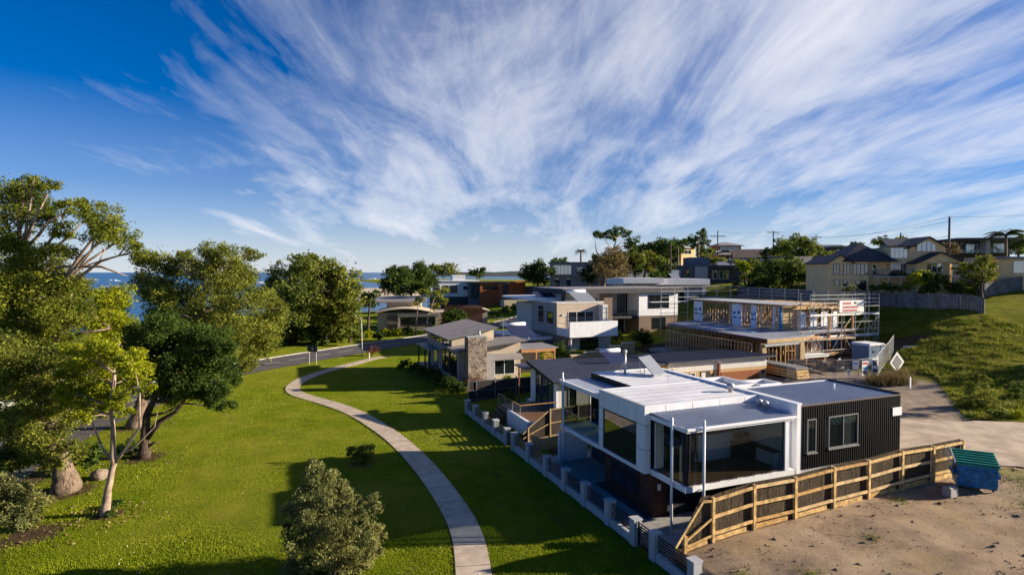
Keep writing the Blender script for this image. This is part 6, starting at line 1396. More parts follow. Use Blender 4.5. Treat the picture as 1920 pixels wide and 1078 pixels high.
tree('gum_tree', 'slender smooth trunked gum with yellow green crown in front of the others', pxc([(168, 690, 34), (212, 668, 34), (248, 682, 32), (140, 662, 26), (190, 722, 36), (240, 726, 32), (268, 704, 18), (150, 752, 30), (205, 768, 22), (222, 745, 26), (128, 700, 24), (262, 660, 14), (175, 650, 20), (165, 780, 20), (230, 772, 16), (180, 745, 26), (120, 735, 22), (280, 725, 14)], Y, .8),
     [b, apt(202, 920, Y), apt(213, 868, Y), apt(212, 820, Y), apt(208, 760, Y), apt(215, 700, Y)], .2, 'leaf_yellow', 'bark_pale', .15, .05, 5.0,
     extra=[([apt(213, 870, Y), apt(238, 838, Y), apt(262, 800, Y), apt(262, 740, Y), apt(255, 700, Y)], [.10, .08, .06, .04, .02]), ([apt(226, 852, Y), apt(252, 838, Y), apt(290, 800, Y), apt(296, 770, Y)], [.06, .045, .025, .01]), ([apt(208, 862, Y), apt(192, 840, Y), apt(172, 790, Y), apt(160, 740, Y)], [.07, .055, .04, .02]), ([apt(240, 836, Y), apt(250, 810, Y), apt(244, 780, Y)], [.04, .025, .01])])
b = gpt(268, 858); Y = b[1]
tree('banksia_tree', 'dark green dense round crowned tree with forked trunk on the lawn', pxc([(268, 625, 34), (308, 622, 40), (348, 640, 40), (392, 652, 42), (416, 690, 34), (340, 690, 42), (292, 686, 34), (300, 728, 30), (375, 720, 38), (412, 738, 24), (424, 762, 16), (330, 740, 28), (410, 650, 24), (430, 710, 22), (385, 690, 36), (350, 730, 28), (260, 655, 26), (320, 655, 34), (395, 745, 24)], Y, .85),
     [b, apt(272, 820, Y), apt(276, 780, Y), apt(290, 740, Y), apt(310, 690, Y)], .34, 'leaf_dark', 'bark_dark', .14, .06, 7.5,
     extra=[([apt(274, 822, Y), apt(300, 790, Y), apt(330, 772, Y), apt(356, 735, Y)], [.24, .19, .14, .07]), ([apt(272, 800, Y), apt(282, 770, Y), apt(292, 745, Y)], [.18, .13, .08]), ([apt(268, 845, Y), apt(290, 828, Y), apt(300, 834, Y)], [.1, .07, .03])])
b = gpt(250, 800); tree('gum_tree', 'massive leaning gum trunk behind the dark tree', pxc([(215, 560, 36), (170, 600, 44), (215, 608, 34), (150, 560, 30), (190, 640, 30)], b[1] - 2, .7), [b, apt(262, 775, b[1]), apt(270, 740, b[1]), apt(240, 680, b[1] - 1), apt(200, 610, b[1] - 2)], .55, 'leaf_yellow', 'bark', .2, .07, 5.5)
b = gpt(400, 712); Y = b[1]
tree('gum_tree', 'spreading olive gum in the middle of the park belt', pxc([(268, 486, 22), (300, 500, 32), (345, 508, 34), (282, 540, 34), (330, 556, 42), (398, 476, 26), (430, 486, 30), (462, 518, 34), (400, 540, 46), (450, 566, 42), (498, 600, 34), (430, 616, 42), (370, 600, 38), (480, 645, 34), (424, 660, 38), (456, 688, 24), (508, 640, 20), (305, 590, 30), (520, 575, 20), (470, 480, 18), (380, 500, 24), (360, 640, 36), (320, 620, 30), (400, 580, 36), (440, 530, 34), (500, 560, 22), (440, 645, 30), (490, 620, 26), (300, 560, 30), (350, 480, 16)], Y, .78, .3),
     [b, apt(395, 660, Y), apt(384, 600, Y), apt(380, 560, Y), apt(390, 510, Y)], .6, 'leaf_olive', 'bark_pale', .28, .10, 5.5, droop=.5)
b = gpt(548, 645); Y = b[1]
tree('paperbark_tree', 'dense rounded tree left of pair beyond the road', pxc([(535, 512, 26), (565, 500, 24), (525, 550, 30), (560, 545, 34), (545, 590, 32), (515, 585, 18), (575, 580, 26), (530, 620, 24), (565, 618, 26), (550, 565, 30), (505, 560, 14), (520, 530, 20), (580, 610, 22), (545, 635, 18)], Y, .9, .3), [b, apt(550, 600, Y), apt(552, 540, Y)], .5, 'leaf_bush', 'bark_dark', .5, .22, 6)
b = gpt(625, 642); Y = b[1]
tree('paperbark_tree', 'dense rounded tree right of pair beyond the road', pxc([(590, 498, 24), (622, 508, 28), (650, 525, 28), (600, 545, 36), (640, 560, 34), (664, 572, 20), (610, 595, 36), (645, 600, 24), (590, 625, 22), (655, 545, 22), (628, 620, 24), (575, 515, 22), (615, 570, 34), (650, 580, 24), (600, 520, 24), (668, 600, 12), (610, 632, 20), (640, 628, 16)], Y, .9, .3), [b, apt(622, 600, Y), apt(618, 540, Y)], .5, 'leaf_olive', 'bark_dark', .5, .22, 6)
tree('gum_tree', 'dark shrubby tree framing the sea gap', pxc([(210, 565, 20), (225, 575, 16), (195, 580, 18), (215, 590, 18)], 92, .8), [gpt(212, 650), apt(212, 600, 92)], .3, 'leaf_dark', 'bark_dark', .45, .2, 6)
# understorey
for (px, py, Yu, lst, lf_, lb) in [(160, 800, 47, [(150, 700, 30), (185, 720, 28), (165, 750, 28), (140, 770, 24), (190, 770, 18)], 'leaf_olive', 'olive understorey gum behind the slender gum'), (60, 840, 45, [(30, 760, 34), (70, 775, 32), (10, 720, 36), (95, 790, 24), (40, 800, 26)], 'leaf_bush', 'green understorey tree behind the thick rough trunk'), (230, 770, 56, [(225, 640, 26), (245, 665, 26), (230, 700, 24), (255, 620, 22), (215, 670, 20), (250, 720, 18)], 'leaf_gum', 'leafy gum filling the gap behind the dark round tree'), (470, 690, 78, [(480, 610, 22), (500, 630, 22), (470, 640, 24), (495, 655, 18), (515, 620, 14), (455, 660, 20)], 'leaf_olive', 'low gum where the belt meets the road'), (330, 720, 62, [(310, 600, 24), (335, 620, 26), (290, 610, 22), (320, 580, 20)], 'leaf_gum', 'gum behind the dark round tree crown')]:
    q_ = at(px, py, Yu); zq = hw(q_.x, q_.y); tree('park_tree', lb, pxc(lst, Yu, .85, .12), [(q_.x, q_.y, zq - .1), (q_.x, q_.y, zq + 2.0), (at(lst[0][0], 500, Yu).x, Yu, at(0, lst[0][1], Yu).z)], .22, lf_, 'bark', .0052 * Yu, .0019 * Yu, 5, 'tree', 'trees of the park belt')
def shrub(name, label, px, py, Y, lst, leaf, ln, wd, cov=6, cat='shrub', group=None, fl=.85, base=None):
    q = base or (lambda p: (p.x, p.y, hw(p.x, p.y) - .05))(at(px, py, Y)); return tree(name, label, pxc(lst, Y, fl, .05), [q, (q[0], q[1], q[2] + .4)], .06, leaf, 'bark_dark', ln, wd, cov, cat, group)
shrub('shrub', 'grey green shrub cut by the left edge of the lawn', 15, 1020, 28.2, [(18, 925, 38), (52, 955, 30), (8, 985, 42), (50, 990, 24), (-25, 950, 40), (70, 975, 12)], 'leaf_grey', .12, .05)
shrub('shrub', 'dark low shrub beside the thick rough trunk', 165, 875, 35.5, [(165, 850, 22), (145, 862, 16), (185, 845, 16), (172, 866, 14)], 'leaf_dark', .16, .07)
shrub('shrub', 'small dark shrub hugging the slender gum foot', 205, 968, 29.2, [(200, 952, 12), (214, 946, 13), (205, 962, 9)], 'leaf_dark', .1, .04)
shrub('shrub', 'shadowed dark shrub under the massive leaning gum', 250, 850, 38.6, [(240, 840, 18), (262, 838, 16), (225, 846, 12)], 'leaf_dark', .16, .07)
shrub('shrub', 'dark scrub at left edge below the cars', 20, 880, 33, [(10, 850, 30), (35, 870, 22), (-15, 880, 30)], 'leaf_dark', .16, .07)
# foreground young gum and little bush on the lawn
b = G(628, 1098); Y = b.y + .6
tree('young_gum', 'bushy young grey green gum in the foreground lawn', pxc([(588, 884, 18), (606, 905, 26), (580, 925, 26), (632, 925, 26), (565, 962, 28), (612, 958, 36), (655, 955, 26), (694, 948, 18), (690, 975, 18), (543, 965, 13), (590, 1000, 42), (640, 1000, 40), (685, 1008, 30), (556, 1015, 28), (610, 1045, 46), (662, 1050, 40), (565, 1065, 34), (700, 1035, 18), (630, 1085, 44), (590, 1095, 36), (680, 1085, 28), (586, 866, 9), (600, 872, 9), (574, 885, 9), (528, 958, 8), (536, 985, 10), (704, 930, 9), (712, 955, 8), (716, 1005, 10), (540, 1020, 12), (655, 925, 11), (642, 905, 9), (668, 935, 9)], Y, .9, .06),
     [(b.x, b.y, 0), apt(626, 1060, Y + .4), apt(618, 1010, Y + .5), apt(606, 960, Y + .5)], .06, 'leaf_grey', 'bark', .12, .034, 6.0, droop=.6)
b = gpt(682, 868); Y = b[1]
tree('small_bush', 'small round bush on the lawn beside the footpath', pxc([(664, 844, 13), (684, 838, 13), (692, 852, 12), (674, 856, 13), (656, 850, 8), (688, 864, 9)], Y, .9, .03), [b, apt(680, 850, Y)], .06, 'leaf_olive', 'bark_dark', .12, .045, 6, 'shrub')

# --- trees round the houses across the road and up the hill
def T(name, label, px, py, Y, lst, leaf='leaf_olive', bark='bark_dark', ln=None, cov=5.5, fl=.8, rad=.3, group='trees among the houses', base=None, extra=()):
    ln = ln or .0042 * Y; p = at(px, py, Y); q = (p.x, p.y, min(p.z, hw(p.x, p.y)) - .1)
    zm = sum(at(a[0], a[1], Y).z for a in lst) / len(lst); c = at(sum(a[0] for a in lst) / len(lst), 500, Y)
    return tree(name, label, [(a_, b_, c_, d_ * 1.2, e_) for a_, b_, c_, d_, e_ in pxc(lst, Y, fl, .25)], [q, (q[0] * .7 + c.x * .3, Y, q[2] * .5 + zm * .5), (c.x, Y, zm)], rad, leaf, bark, ln, ln * .42, cov, 'tree', group, True, .3, extra)
T('cypress_tree', 'broad dark cypress above the curved roof house', 772, 555, 150, [(748, 520, 20), (778, 512, 20), (800, 520, 15), (730, 538, 16), (762, 540, 20), (790, 538, 16), (740, 510, 11), (808, 532, 10)], 'leaf_dark', rad=.5, cov=8)
T('coast_tree', 'rounded green tree behind the white cube house', 830, 525, 195, [(822, 508, 12), (840, 506, 12), (852, 514, 9), (812, 502, 7)], 'leaf_olive')
T('coast_tree', 'small dark tree on the skyline left of the rust brown house', 893, 520, 210, [(888, 512, 8), (902, 508, 7), (896, 516, 8)], 'leaf_dark')
T('thin_gum', 'spindly gum on twin stems in front of curved roof house', 797, 618, 112, [(800, 552, 9), (820, 556, 11), (832, 545, 9), (788, 562, 7), (815, 575, 8), (832, 566, 8)], 'leaf_olive', 'bark_pale', rad=.14, cov=3.5)
T('thin_gum', 'bare thin stem beside the spindly gum', 779, 616, 112, [(782, 568, 6), (790, 548, 6)], 'leaf_olive', 'bark_pale', rad=.12, cov=3)
T('garden_tree', 'dark garden tree left of the red brown fence', 850, 612, 116, [(842, 592, 12), (858, 590, 13), (850, 602, 13), (868, 600, 10), (836, 605, 10)], 'leaf_dark')
T('garden_tree', 'shady tree at the left end of curved roof house', 690, 605, 118, [(690, 560, 12), (700, 552, 10), (684, 570, 10), (700, 570, 9)], 'leaf_dark')
T('garden_tree', 'dark leafy tree left of the grey hill house', 1005, 535, 155, [(992, 508, 14), (1012, 500, 13), (1025, 510, 12), (1000, 520, 15), (1020, 524, 12), (984, 518, 8), (1040, 492, 8)], 'leaf_dark', rad=.4)
T('skyline_gum', 'tall flat topped gum standing highest on the skyline', 1127, 536, 138, [(1122, 442, 9), (1140, 440, 9), (1158, 434, 10), (1172, 440, 9), (1186, 452, 10), (1150, 446, 7), (1188, 466, 9), (1176, 460, 7), (1118, 436, 5)], 'leaf_dark', 'bark_pale', rad=.4, cov=5,
  extra=[([apt(1127, 536, 138), apt(1130, 500, 138), apt(1118, 470, 138), apt(1115, 448, 138)], [.3, .22, .12, .05]), ([apt(1130, 500, 138), apt(1105, 515, 138), apt(1096, 508, 138)], [.2, .15, .05]), ([apt(1128, 505, 138), apt(1150, 470, 138), apt(1170, 448, 138)], [.18, .12, .05]), ([apt(1130, 500, 138), apt(1176, 480, 138), apt(1182, 460, 138)], [.15, .1, .04])])
T('garden_tree', 'brown olive twiggy tree below the tall skyline gum', 1150, 532, 136, [(1132, 492, 16), (1158, 490, 16), (1148, 474, 13), (1165, 505, 15), (1140, 510, 16), (1120, 505, 10), (1160, 520, 12)], 'leaf_dry', cov=3.2)
T('garden_tree', 'olive street tree on the sunny grass slope', 1206, 524, 150, [(1196, 488, 13), (1214, 482, 12), (1228, 492, 12), (1205, 500, 13), (1222, 505, 11)], 'leaf_olive', rad=.35)
T('garden_tree', 'light olive tree beside the slim pole', 1245, 528, 148, [(1238, 494, 11), (1250, 500, 11), (1244, 510, 12), (1258, 512, 8)], 'leaf_bush')
T('skyline_tree', 'low dark skyline tree left of orange house', 1245, 480, 190, [(1222, 460, 9), (1240, 456, 11), (1256, 458, 11), (1270, 458, 10), (1232, 466, 10), (1262, 466, 9)], 'leaf_dark')
T('skyline_gum', 'upright gum on the skyline beside the lowered crossarm pole', 1310, 486, 172, [(1300, 448, 9), (1316, 442, 9), (1322, 456, 8), (1305, 460, 9), (1316, 468, 8), (1288, 455, 7), (1320, 432, 4)], 'leaf_dark', 'bark_pale')
T('skyline_gum', 'pair stemmed tree in front of the orange house', 1272, 500, 160, [(1262, 462, 9), (1280, 458, 9), (1272, 470, 8)], 'leaf_dark', 'bark_pale')
T('moonah_tree', 'big rounded green tree right of the transformer pole', 1498, 490, 160, [(1470, 462, 15), (1492, 454, 14), (1512, 456, 13), (1524, 466, 12), (1480, 474, 15), (1508, 476, 15), (1458, 472, 9)], 'leaf_bush', cov=8, rad=.4)
T('moonah_tree', 'small round shrub tree by the brown gable house', 1448, 482, 158, [(1440, 472, 8), (1454, 474, 9), (1432, 478, 6)], 'leaf_bush')
T('hedge_tree', 'dark bushy tree left of the yellow house', 1440, 560, 118, [(1432, 508, 17), (1452, 500, 15), (1438, 530, 18), (1420, 525, 14), (1460, 520, 14)], 'leaf_dark', cov=8, rad=.35)
T('hedge_tree', 'mid green bushy tree between dark house and yellow house', 1485, 560, 116, [(1472, 505, 17), (1490, 500, 15), (1482, 525, 18), (1500, 515, 12)], 'leaf_bush', cov=8, rad=.35)
T('hedge_tree', 'shadowed round tree against the yellow house corner', 1538, 560, 112, [(1525, 510, 17), (1545, 505, 15), (1535, 528, 18), (1552, 524, 10), (1510, 520, 10)], 'leaf_dark', cov=8, rad=.35)
T('hedge_tree', 'yellow green shrub tree spilling over the dark modern house', 1398, 540, 128, [(1390, 496, 9), (1400, 505, 10), (1402, 518, 10), (1382, 492, 6)], 'leaf_yellow')
T('hedge_tree', 'dark scrub filling the gap below the dark modern house', 1420, 570, 112, [(1405, 545, 16), (1425, 552, 14), (1390, 552, 12)], 'leaf_dark', cov=8)
T('garden_tree', 'golden brown rounded bush near the tan cottage', 1838, 545, 80, [(1828, 500, 14), (1845, 492, 13), (1856, 500, 11), (1830, 520, 17), (1848, 518, 14), (1862, 515, 8), (1830, 538, 13)], 'leaf_olive', ln=.28)
T('garden_tree', 'orange tinged tree left of the tall bare pole', 1768, 500, 105, [(1782, 462, 9), (1790, 470, 8), (1776, 474, 8)], 'leaf_dry')
T('edge_tree', 'dark tree at the right edge behind the palm', 1908, 480, 118, [(1900, 458, 12), (1916, 455, 12), (1908, 468, 12), (1925, 462, 12)], 'leaf_dark', cov=8)
T('skyline_tree', 'tiny dark trees on skyline behind the yellow house', 1645, 466, 175, [(1640, 455, 7), (1652, 452, 8), (1660, 458, 6)], 'leaf_dark')
T('skyline_tree', 'low olive skyline tree above yellow house ridge', 1685, 460, 170, [(1680, 452, 7), (1690, 450, 7), (1672, 455, 6)], 'leaf_olive')
T('skyline_tree', 'small round tree right of small flat roofed skyline house', 1605, 470, 185, [(1600, 460, 6), (1612, 459, 6)], 'leaf_dark')
for (px, py, Y, lst, lf_, lb) in [(1200, 480, 200, [(1192, 470, 9), (1204, 466, 9), (1198, 478, 9)], 'leaf_dark', 'dark skyline tree left of the pale roofed house'), (1232, 484, 195, [(1224, 474, 9), (1238, 470, 10), (1232, 482, 10)], 'leaf_olive', 'olive skyline tree right of the pale roofed house'), (1262, 488, 185, [(1252, 476, 10), (1268, 474, 10), (1260, 486, 10)], 'leaf_dark', 'full dark tree below the low skyline tree'), (1322, 492, 180, [(1314, 478, 9), (1328, 474, 9), (1322, 486, 9)], 'leaf_bush', 'bushy tree under the upright skyline gum'), (1175, 500, 150, [(1168, 482, 11), (1182, 478, 11), (1176, 494, 12)], 'leaf_olive', 'olive tree right of the brown twiggy tree'), (1050, 500, 175, [(1042, 494, 7), (1056, 490, 8)], 'leaf_dark', 'small dark tree behind the grey hill house'), (1345, 500, 150, [(1338, 490, 7), (1352, 488, 8)], 'leaf_bush', 'round bush before the red brick house'), (1470, 500, 140, [(1462, 490, 8), (1478, 486, 9), (1470, 498, 9)], 'leaf_dark', 'dark bush before the small dark roofed house'), (1600, 480, 160, [(1590, 470, 7), (1604, 468, 8), (1616, 472, 7)], 'leaf_olive', 'olive bush below the small flat roofed skyline house')]:
    T('hill_tree', lb, px, py, Y, lst, lf_, cov=7)
for (px, py, Y, lst, lf_, lb) in [(520, 650, 95, [(508, 635, 12), (524, 632, 12), (515, 645, 11)], 'leaf_dark', 'dark roadside shrub at left foot of the rounded pair'), (585, 645, 99, [(575, 630, 12), (592, 628, 12), (600, 638, 11)], 'leaf_dark', 'dark roadside shrub between the rounded pair'), (655, 640, 101, [(645, 622, 12), (662, 618, 12), (672, 630, 10)], 'leaf_bush', 'green roadside shrub at right foot of the rounded pair'), (1105, 530, 146, [(1098, 512, 10), (1112, 506, 11), (1106, 522, 11)], 'leaf_dark', 'dark tree below the small skyline palm'), (1135, 520, 142, [(1126, 488, 13), (1146, 484, 13), (1138, 502, 14), (1158, 496, 12)], 'leaf_dark', 'full dark tree behind the brown twiggy tree'), (1190, 515, 144, [(1182, 492, 12), (1198, 488, 12), (1192, 504, 12)], 'leaf_dark', 'full dark tree right of the brown twiggy tree')]:
    T('hill_tree', lb, px, py, Y, lst, lf_, cov=7)
T('hill_tree', 'low olive tree right of the dark modern house', 1368, 560, 124, [(1372, 545, 10), (1382, 538, 9)], 'leaf_olive', cov=7)
T('hill_tree', 'dark hedge tree behind the flat roofed brick house', 1240, 530, 130, [(1230, 518, 8), (1248, 516, 8)], 'leaf_dark', cov=7)
T('hill_tree', 'bushy tree behind the cream flat roofed house', 1420, 505, 150, [(1412, 494, 9), (1428, 490, 9), (1440, 496, 8)], 'leaf_bush', cov=7)
T('hill_tree', 'broad olive tree right of the small dark roofed house', 1560, 500, 140, [(1548, 484, 10), (1564, 480, 10), (1572, 490, 9)], 'leaf_olive', cov=7)
# filler scrub along the far ridge and the valley
for i, (px, py, Y, lb) in enumerate([(1060, 545, 170, 'low scrub left of the grassy slope'), (690, 632, 108, 'low hedge left of yellow garden shrubs'), (722, 634, 110, 'yellow garden shrub by the curved roof house'), (745, 630, 110, 'round yellow shrub right of its twin'), (765, 626, 112, 'green garden shrub at verandah corner'), (708, 640, 104, 'low dark hedge on the far verge'), (820, 612, 114, 'dark shrub beneath the spindly gum'), (930, 590, 140, 'grey green verge shrub beyond grey roofs'), (950, 582, 146, 'round verge shrub right of its grey neighbour'), (968, 574, 150, 'verge shrub nearest the carport')]):
    r = {1060: 8, 1700: 9, 1740: 8, 1790: 8, 1650: 9, 1590: 7}.get(px, 8.5)
    lf_ = 'leaf_yellow' if 'yellow' in lb and 'shrub' in lb and 'house' not in lb.split('shrub')[0] else ('leaf_dark' if 'dark' in lb else 'leaf_bush')
    p = at(px, py, Y); q = (p.x, p.y, hw(p.x, p.y)); k = Y / F
    tree('garden_shrub', lb, [(p.x + dx * r * k, p.y, q[2] + (1 + dz_) * r * k * .75, r * k * .8, .85) for dx, dz_ in ((-.6, .1), (.5, .0), (0, .5))], [q, (q[0], q[1], q[2] + .5)], .08, lf_, 'bark_dark', .0042 * Y, .0018 * Y, 7, 'shrub', 'garden shrubs')
for (px, lst, lf_, lb) in [(1745, [(1738, 518, 13), (1752, 522, 12), (1745, 532, 12)], 'leaf_dark', 'round clipped bush at yellow house porch'), (1722, [(1716, 522, 11), (1730, 518, 12), (1722, 532, 12)], 'leaf_yellow', 'yellow green bush under yellow house window'), (1768, [(1764, 524, 11), (1774, 528, 10)], 'leaf_dark', 'dark round bush right of the porch'), (1700, [(1692, 540, 10), (1706, 538, 10)], 'leaf_bush', 'low shadowed bush above the long fence'), (1740, [(1732, 546, 10), (1750, 544, 11)], 'leaf_dark', 'dark garden bush above the fence middle'), (1795, [(1786, 540, 12), (1802, 536, 13), (1796, 548, 10)], 'leaf_dark', 'dark garden bush above fence right end'), (1650, [(1642, 540, 9), (1658, 536, 10), (1670, 542, 9)], 'leaf_dark', 'dark shrub under yellow house balcony'), (1590, [(1584, 544, 8), (1596, 540, 8)], 'leaf_grey', 'grey shrub at yellow house basement corner'), (1800, [(1796, 505, 8), (1806, 500, 9), (1802, 512, 9)], 'leaf_bush', 'green shrub beyond the porch posts'), (1820, [(1815, 548, 10), (1826, 542, 10)], 'leaf_olive', 'olive bush at the corner of the long fence')]:
    shrub('garden_shrub', lb, px, 545, 82.5, lst, lf_, .3, .13, 6, group='garden shrubs')
# shrubs round the nearer houses
for (t, s, r, lf_, lb) in [(1.2, 34.5, .8, 'leaf_dark', 'dark shrub at the corner of the dark boundary fence'), (.9, 37.0, .9, 'leaf_dark', 'dark shrub beside the lawn below the chimney'), (.6, 40.0, .9, 'leaf_dark', 'dark hedge plant outside the chimney house windows'), (.4, 43.0, .9, 'leaf_dark', 'dark hedge plant in the middle of the lawn hedge'), (.2, 46.0, .8, 'leaf_dark', 'dark hedge plant near the pergola'), (-.2, 49.5, .8, 'leaf_bush', 'green shrub at the pergola post'), (-.6, 53.0, .8, 'leaf_dark', 'dark shrub at the far end of the lawn hedge'), (2.6, 34.6, .9, 'leaf_red', 'reddish bare twiggy shrub before the stone chimney'), (3.6, 35.2, .8, 'leaf_red', 'pinkish twiggy shrub right of the stone chimney foot'), (7.0, 35.8, .7, 'leaf_yellow', 'yellow leaved plant under the hooded window'), (15.5, 44.5, 1.3, 'leaf_yellow', 'bright green cordyline plant beside the verandah'), (20.5, 50.0, 1.3, 'leaf_dark', 'dark shrub against the brick side wall'), (19.5, 53.5, 1.2, 'leaf_bush', 'green shrub further along the brick side wall'), (33.5, 56.5, 1.2, 'leaf_olive', 'olive shrub right of the white balcony'), (34.0, 50.0, 1.5, 'leaf_dark', 'dark shrub by the fence of the building site'), (36.5, 56.0, .9, 'leaf_yellow', 'yellow tinted plants below the brick house balcony'), (4.6, 29.0, .6, 'leaf_bush', 'small green plant on the deck edge'), (-2.8, 66.0, .9, 'leaf_red', 'reddish shrub where the footpath meets the road')]:
    p = W(t, s); q = (p.x, p.y, hw(p.x, p.y) - .03); tree('garden_shrub', lb, [(q[0] + dx * r, q[1] + dy * r, q[2] + r * dz_, r * .72, .95) for dx, dy, dz_ in ((-.45, 0, .6), (.4, .2, .7), (0, -.1, 1.15))], [q, (q[0], q[1], q[2] + r * .7)], .05, lf_, 'bark_dark', .19, .08, 4.6 if lf_ != 'leaf_red' else 2.0, 'shrub', 'garden shrubs')
# right hand bank above the laneway
for (px, py, Y, lst, lf_, lb) in [(1838, 785, 43.5, [(1832, 735, 20), (1850, 745, 20), (1842, 718, 15), (1858, 765, 18), (1825, 760, 18), (1835, 708, 9)], 'leaf_olive', 'leggy olive shrub on the bank above the laneway'), (1895, 790, 42, [(1885, 778, 13), (1905, 776, 13), (1918, 780, 12)], 'leaf_yellow', 'yellow green tussock at right end of the bank'), (1868, 790, 42, [(1862, 776, 12), (1876, 778, 11)], 'leaf_bush', 'round green tussock in middle of the bank'), (1815, 775, 44.5, [(1808, 762, 10), (1820, 756, 10)], 'leaf_olive', 'low olive scrub at the left end of the bank'), (1905, 745, 47, [(1898, 730, 14), (1915, 724, 14), (1908, 742, 12)], 'leaf_bush', 'dark green scrub higher on the bank at right edge')]:
    shrub('bank_shrub', lb, px, py, Y, lst, lf_, .17, .05, 5, group='shrubs on the bank')
# palms
def palm(label, px, py, Y, h, n, fl, rad=.25):
    p = at(px, py, Y); zb = hw(p.x, p.y); e = Thing('palm_tree', label, 'tree', loc=Vector((p.x, p.y, zb)), rz=0); top = p.z - zb
    e.mb('trunk', MB().tube([(0, 0, -.2), (.1, 0, top * .5), (0, 0, top)], [rad * 1.2, rad, rad * .8], 8), 'bark', smooth=True)
    Vs = []; Qs = []
    for i in range(n):
        a = 2 * math.pi * i / n + rnd.uniform(-.2, .2); el = rnd.uniform(-.1, 1.1); d_ = Vector((math.cos(a), math.sin(a), 0)); sd_ = Vector((-d_.y, d_.x, 0))
        M = []
        for k in range(9):
            u = k / 8; M.append(d_ * (fl * u * math.cos(el * (1 - u * .5))) + Vector((0, 0, top + fl * (math.sin(el) * u - .75 * u * u))))
        for k in range(8):
            for j in range(3):
                c = M[k].lerp(M[k + 1], j / 3); w_ = fl * .24 * math.sin(math.pi * min(1, (k + j / 3 + 1.2) / 9.5))
                for s in (-1, 1):
                    b_ = len(Vs); tip = c + sd_ * s * w_ + d_ * fl * .08 - Vector((0, 0, w_ * .55)); Vs += [tuple(c), tuple(c + d_ * fl * .035), tuple(tip), tuple(c + (tip - c) * .5 - d_ * .02)]; Qs.append((b_, b_ + 1, b_ + 2, b_ + 3))
    np_mesh('fronds', Vs, Qs, 'leaf_palm', e.e)
palm('feathery palm at right beside the dark balcony house', 1886, 440, 98, 0, 22, 3.6); palm('small palm on the skyline left of the tall gum', 1089, 470, 162, 0, 20, 2.0, .3); palm('low palm tuft at the far right edge', 1925, 452, 105, 0, 18, 3.0)
# Norfolk pine silhouette
p = at(1660, 455, 190); zb = hw(p.x, p.y); o = Thing('norfolk_pine', 'tiny tiered pine silhouette behind the yellow house roof', 'tree', loc=Vector((p.x, p.y, zb)), rz=0); h = at(1660, 438, 190).z - zb
o.mb('trunk', MB().tube([(0, 0, -.3), (0, 0, h)], [.2, .05], 6), 'bark_dark'); Vs = []
for k in range(6):
    z = h * (.55 + .45 * k / 6); 
    for a in range(9): Vs += [(math.cos(a * .7) * d_ * (1.9 - .25 * k), math.sin(a * .7) * d_ * (1.9 - .25 * k), z - d_ * .1) for d_ in np.linspace(.1, 1, 12)]
Vq, Qq = leaf_quads(np.array(Vs), .5, .25); np_mesh('crown', Vq, Qq, 'leaf_dark', o.e)
# trees that stand just out of frame on the right and shade the lot and the bank
for (x, y, h, lb) in ((41, 19.6, 7.0, 'leafy tree beyond the right edge shading the dirt lot'), (67, 53, 7.0, 'leafy tree beyond the right edge shading the hill')):
    z = hw(x, y); tree('shade_tree', lb, [(x + dx, y + dy, z + h * f, h * .26, .9) for dx, dy, f in ((0, 0, .85), (-1.5, .8, .65), (1.6, -.6, .62), (.3, 1.6, .55), (-.6, -1.7, .52))], [(x, y, z - .1), (x, y, z + h * .5), (x, y, z + h * .8)], .3, 'leaf_olive', 'bark_dark', .45, .2, 5, 'tree', 'trees out of frame')

# boulder on the lawn, under the trees
b = gpt(188, 897); M = MB(); bm_v = []
n1, n2 = 10, 14; V = []
for i in range(n1 + 1):
    for j in range(n2):
        a, c = math.pi * i / n1, 2 * math.pi * j / n2; d_ = Vector((math.sin(a) * math.cos(c), math.sin(a) * math.sin(c), math.cos(a))); r = .46 * (1 + .28 * mnoise.noise(d_ * 1.7)); V.append((d_.x * r * 1.05, d_.y * r, .26 + d_.z * r * .85))
Fq = [(i * n2 + j, i * n2 + (j + 1) % n2, (i + 1) * n2 + (j + 1) % n2, (i + 1) * n2 + j) for i in range(n1) for j in range(n2)]
o = np_mesh('boulder', V, Fq, 'rock', smooth=True); o.location = (b[0], b[1], b[2] + .05); tag(o, 'brown boulder on the grass beside the slender gum', 'rock')

# ================================================================== grass
pc = np.array([(p.x, p.y) for p in path_c]); rc = np.array([(p.x, p.y) for p in road_c])
def blades(name, X, Yv, hgt, wid, m, lean=.5):
    n = len(X); Z = hz(*[np.asarray(v) for v in ((X - OX) * CT + (Yv - OY) * ST, -(X - OX) * ST + (Yv - OY) * CT)])
    a = nr.uniform(0, 2 * np.pi, n); h = hgt * nr.uniform(.5, 1.3, n); l = nr.normal(size=(n, 2)) * lean * h[:, None]
    dx, dy = np.cos(a) * wid * .5, np.sin(a) * wid * .5
    V = np.stack([np.stack([X - dx, Yv - dy, Z - .02], 1), np.stack([X + dx, Yv + dy, Z - .02], 1), np.stack([X + l[:, 0], Yv + l[:, 1], Z + h], 1)], 1).reshape(-1, 3)
    return stuff(np_mesh(name, V, np.arange(3 * n).reshape(n, 3), m, None, tri=True))
N = 330000
Yv = 22.5 + 60 * nr.uniform(0, 1, N) ** 1.7; X = nr.uniform(-.95, .35, N) * Yv * .95
tt = (X - OX) * CT + (Yv - OY) * ST; keep = (tt < -.35)
for c, wdt in ((pc, .82), (rc, 4.4)):
    dmin = np.full(len(X), 99.)
    for q in c: dmin = np.minimum(dmin, (X - q[0]) ** 2 + (Yv - q[1]) ** 2)
    keep &= dmin > wdt ** 2
for (bx, by, br_) in LITTER: keep &= ((X - bx) ** 2 + (Yv - by) ** 2 > (br_ * nr.uniform(.4, 1.15, len(X))) ** 2)
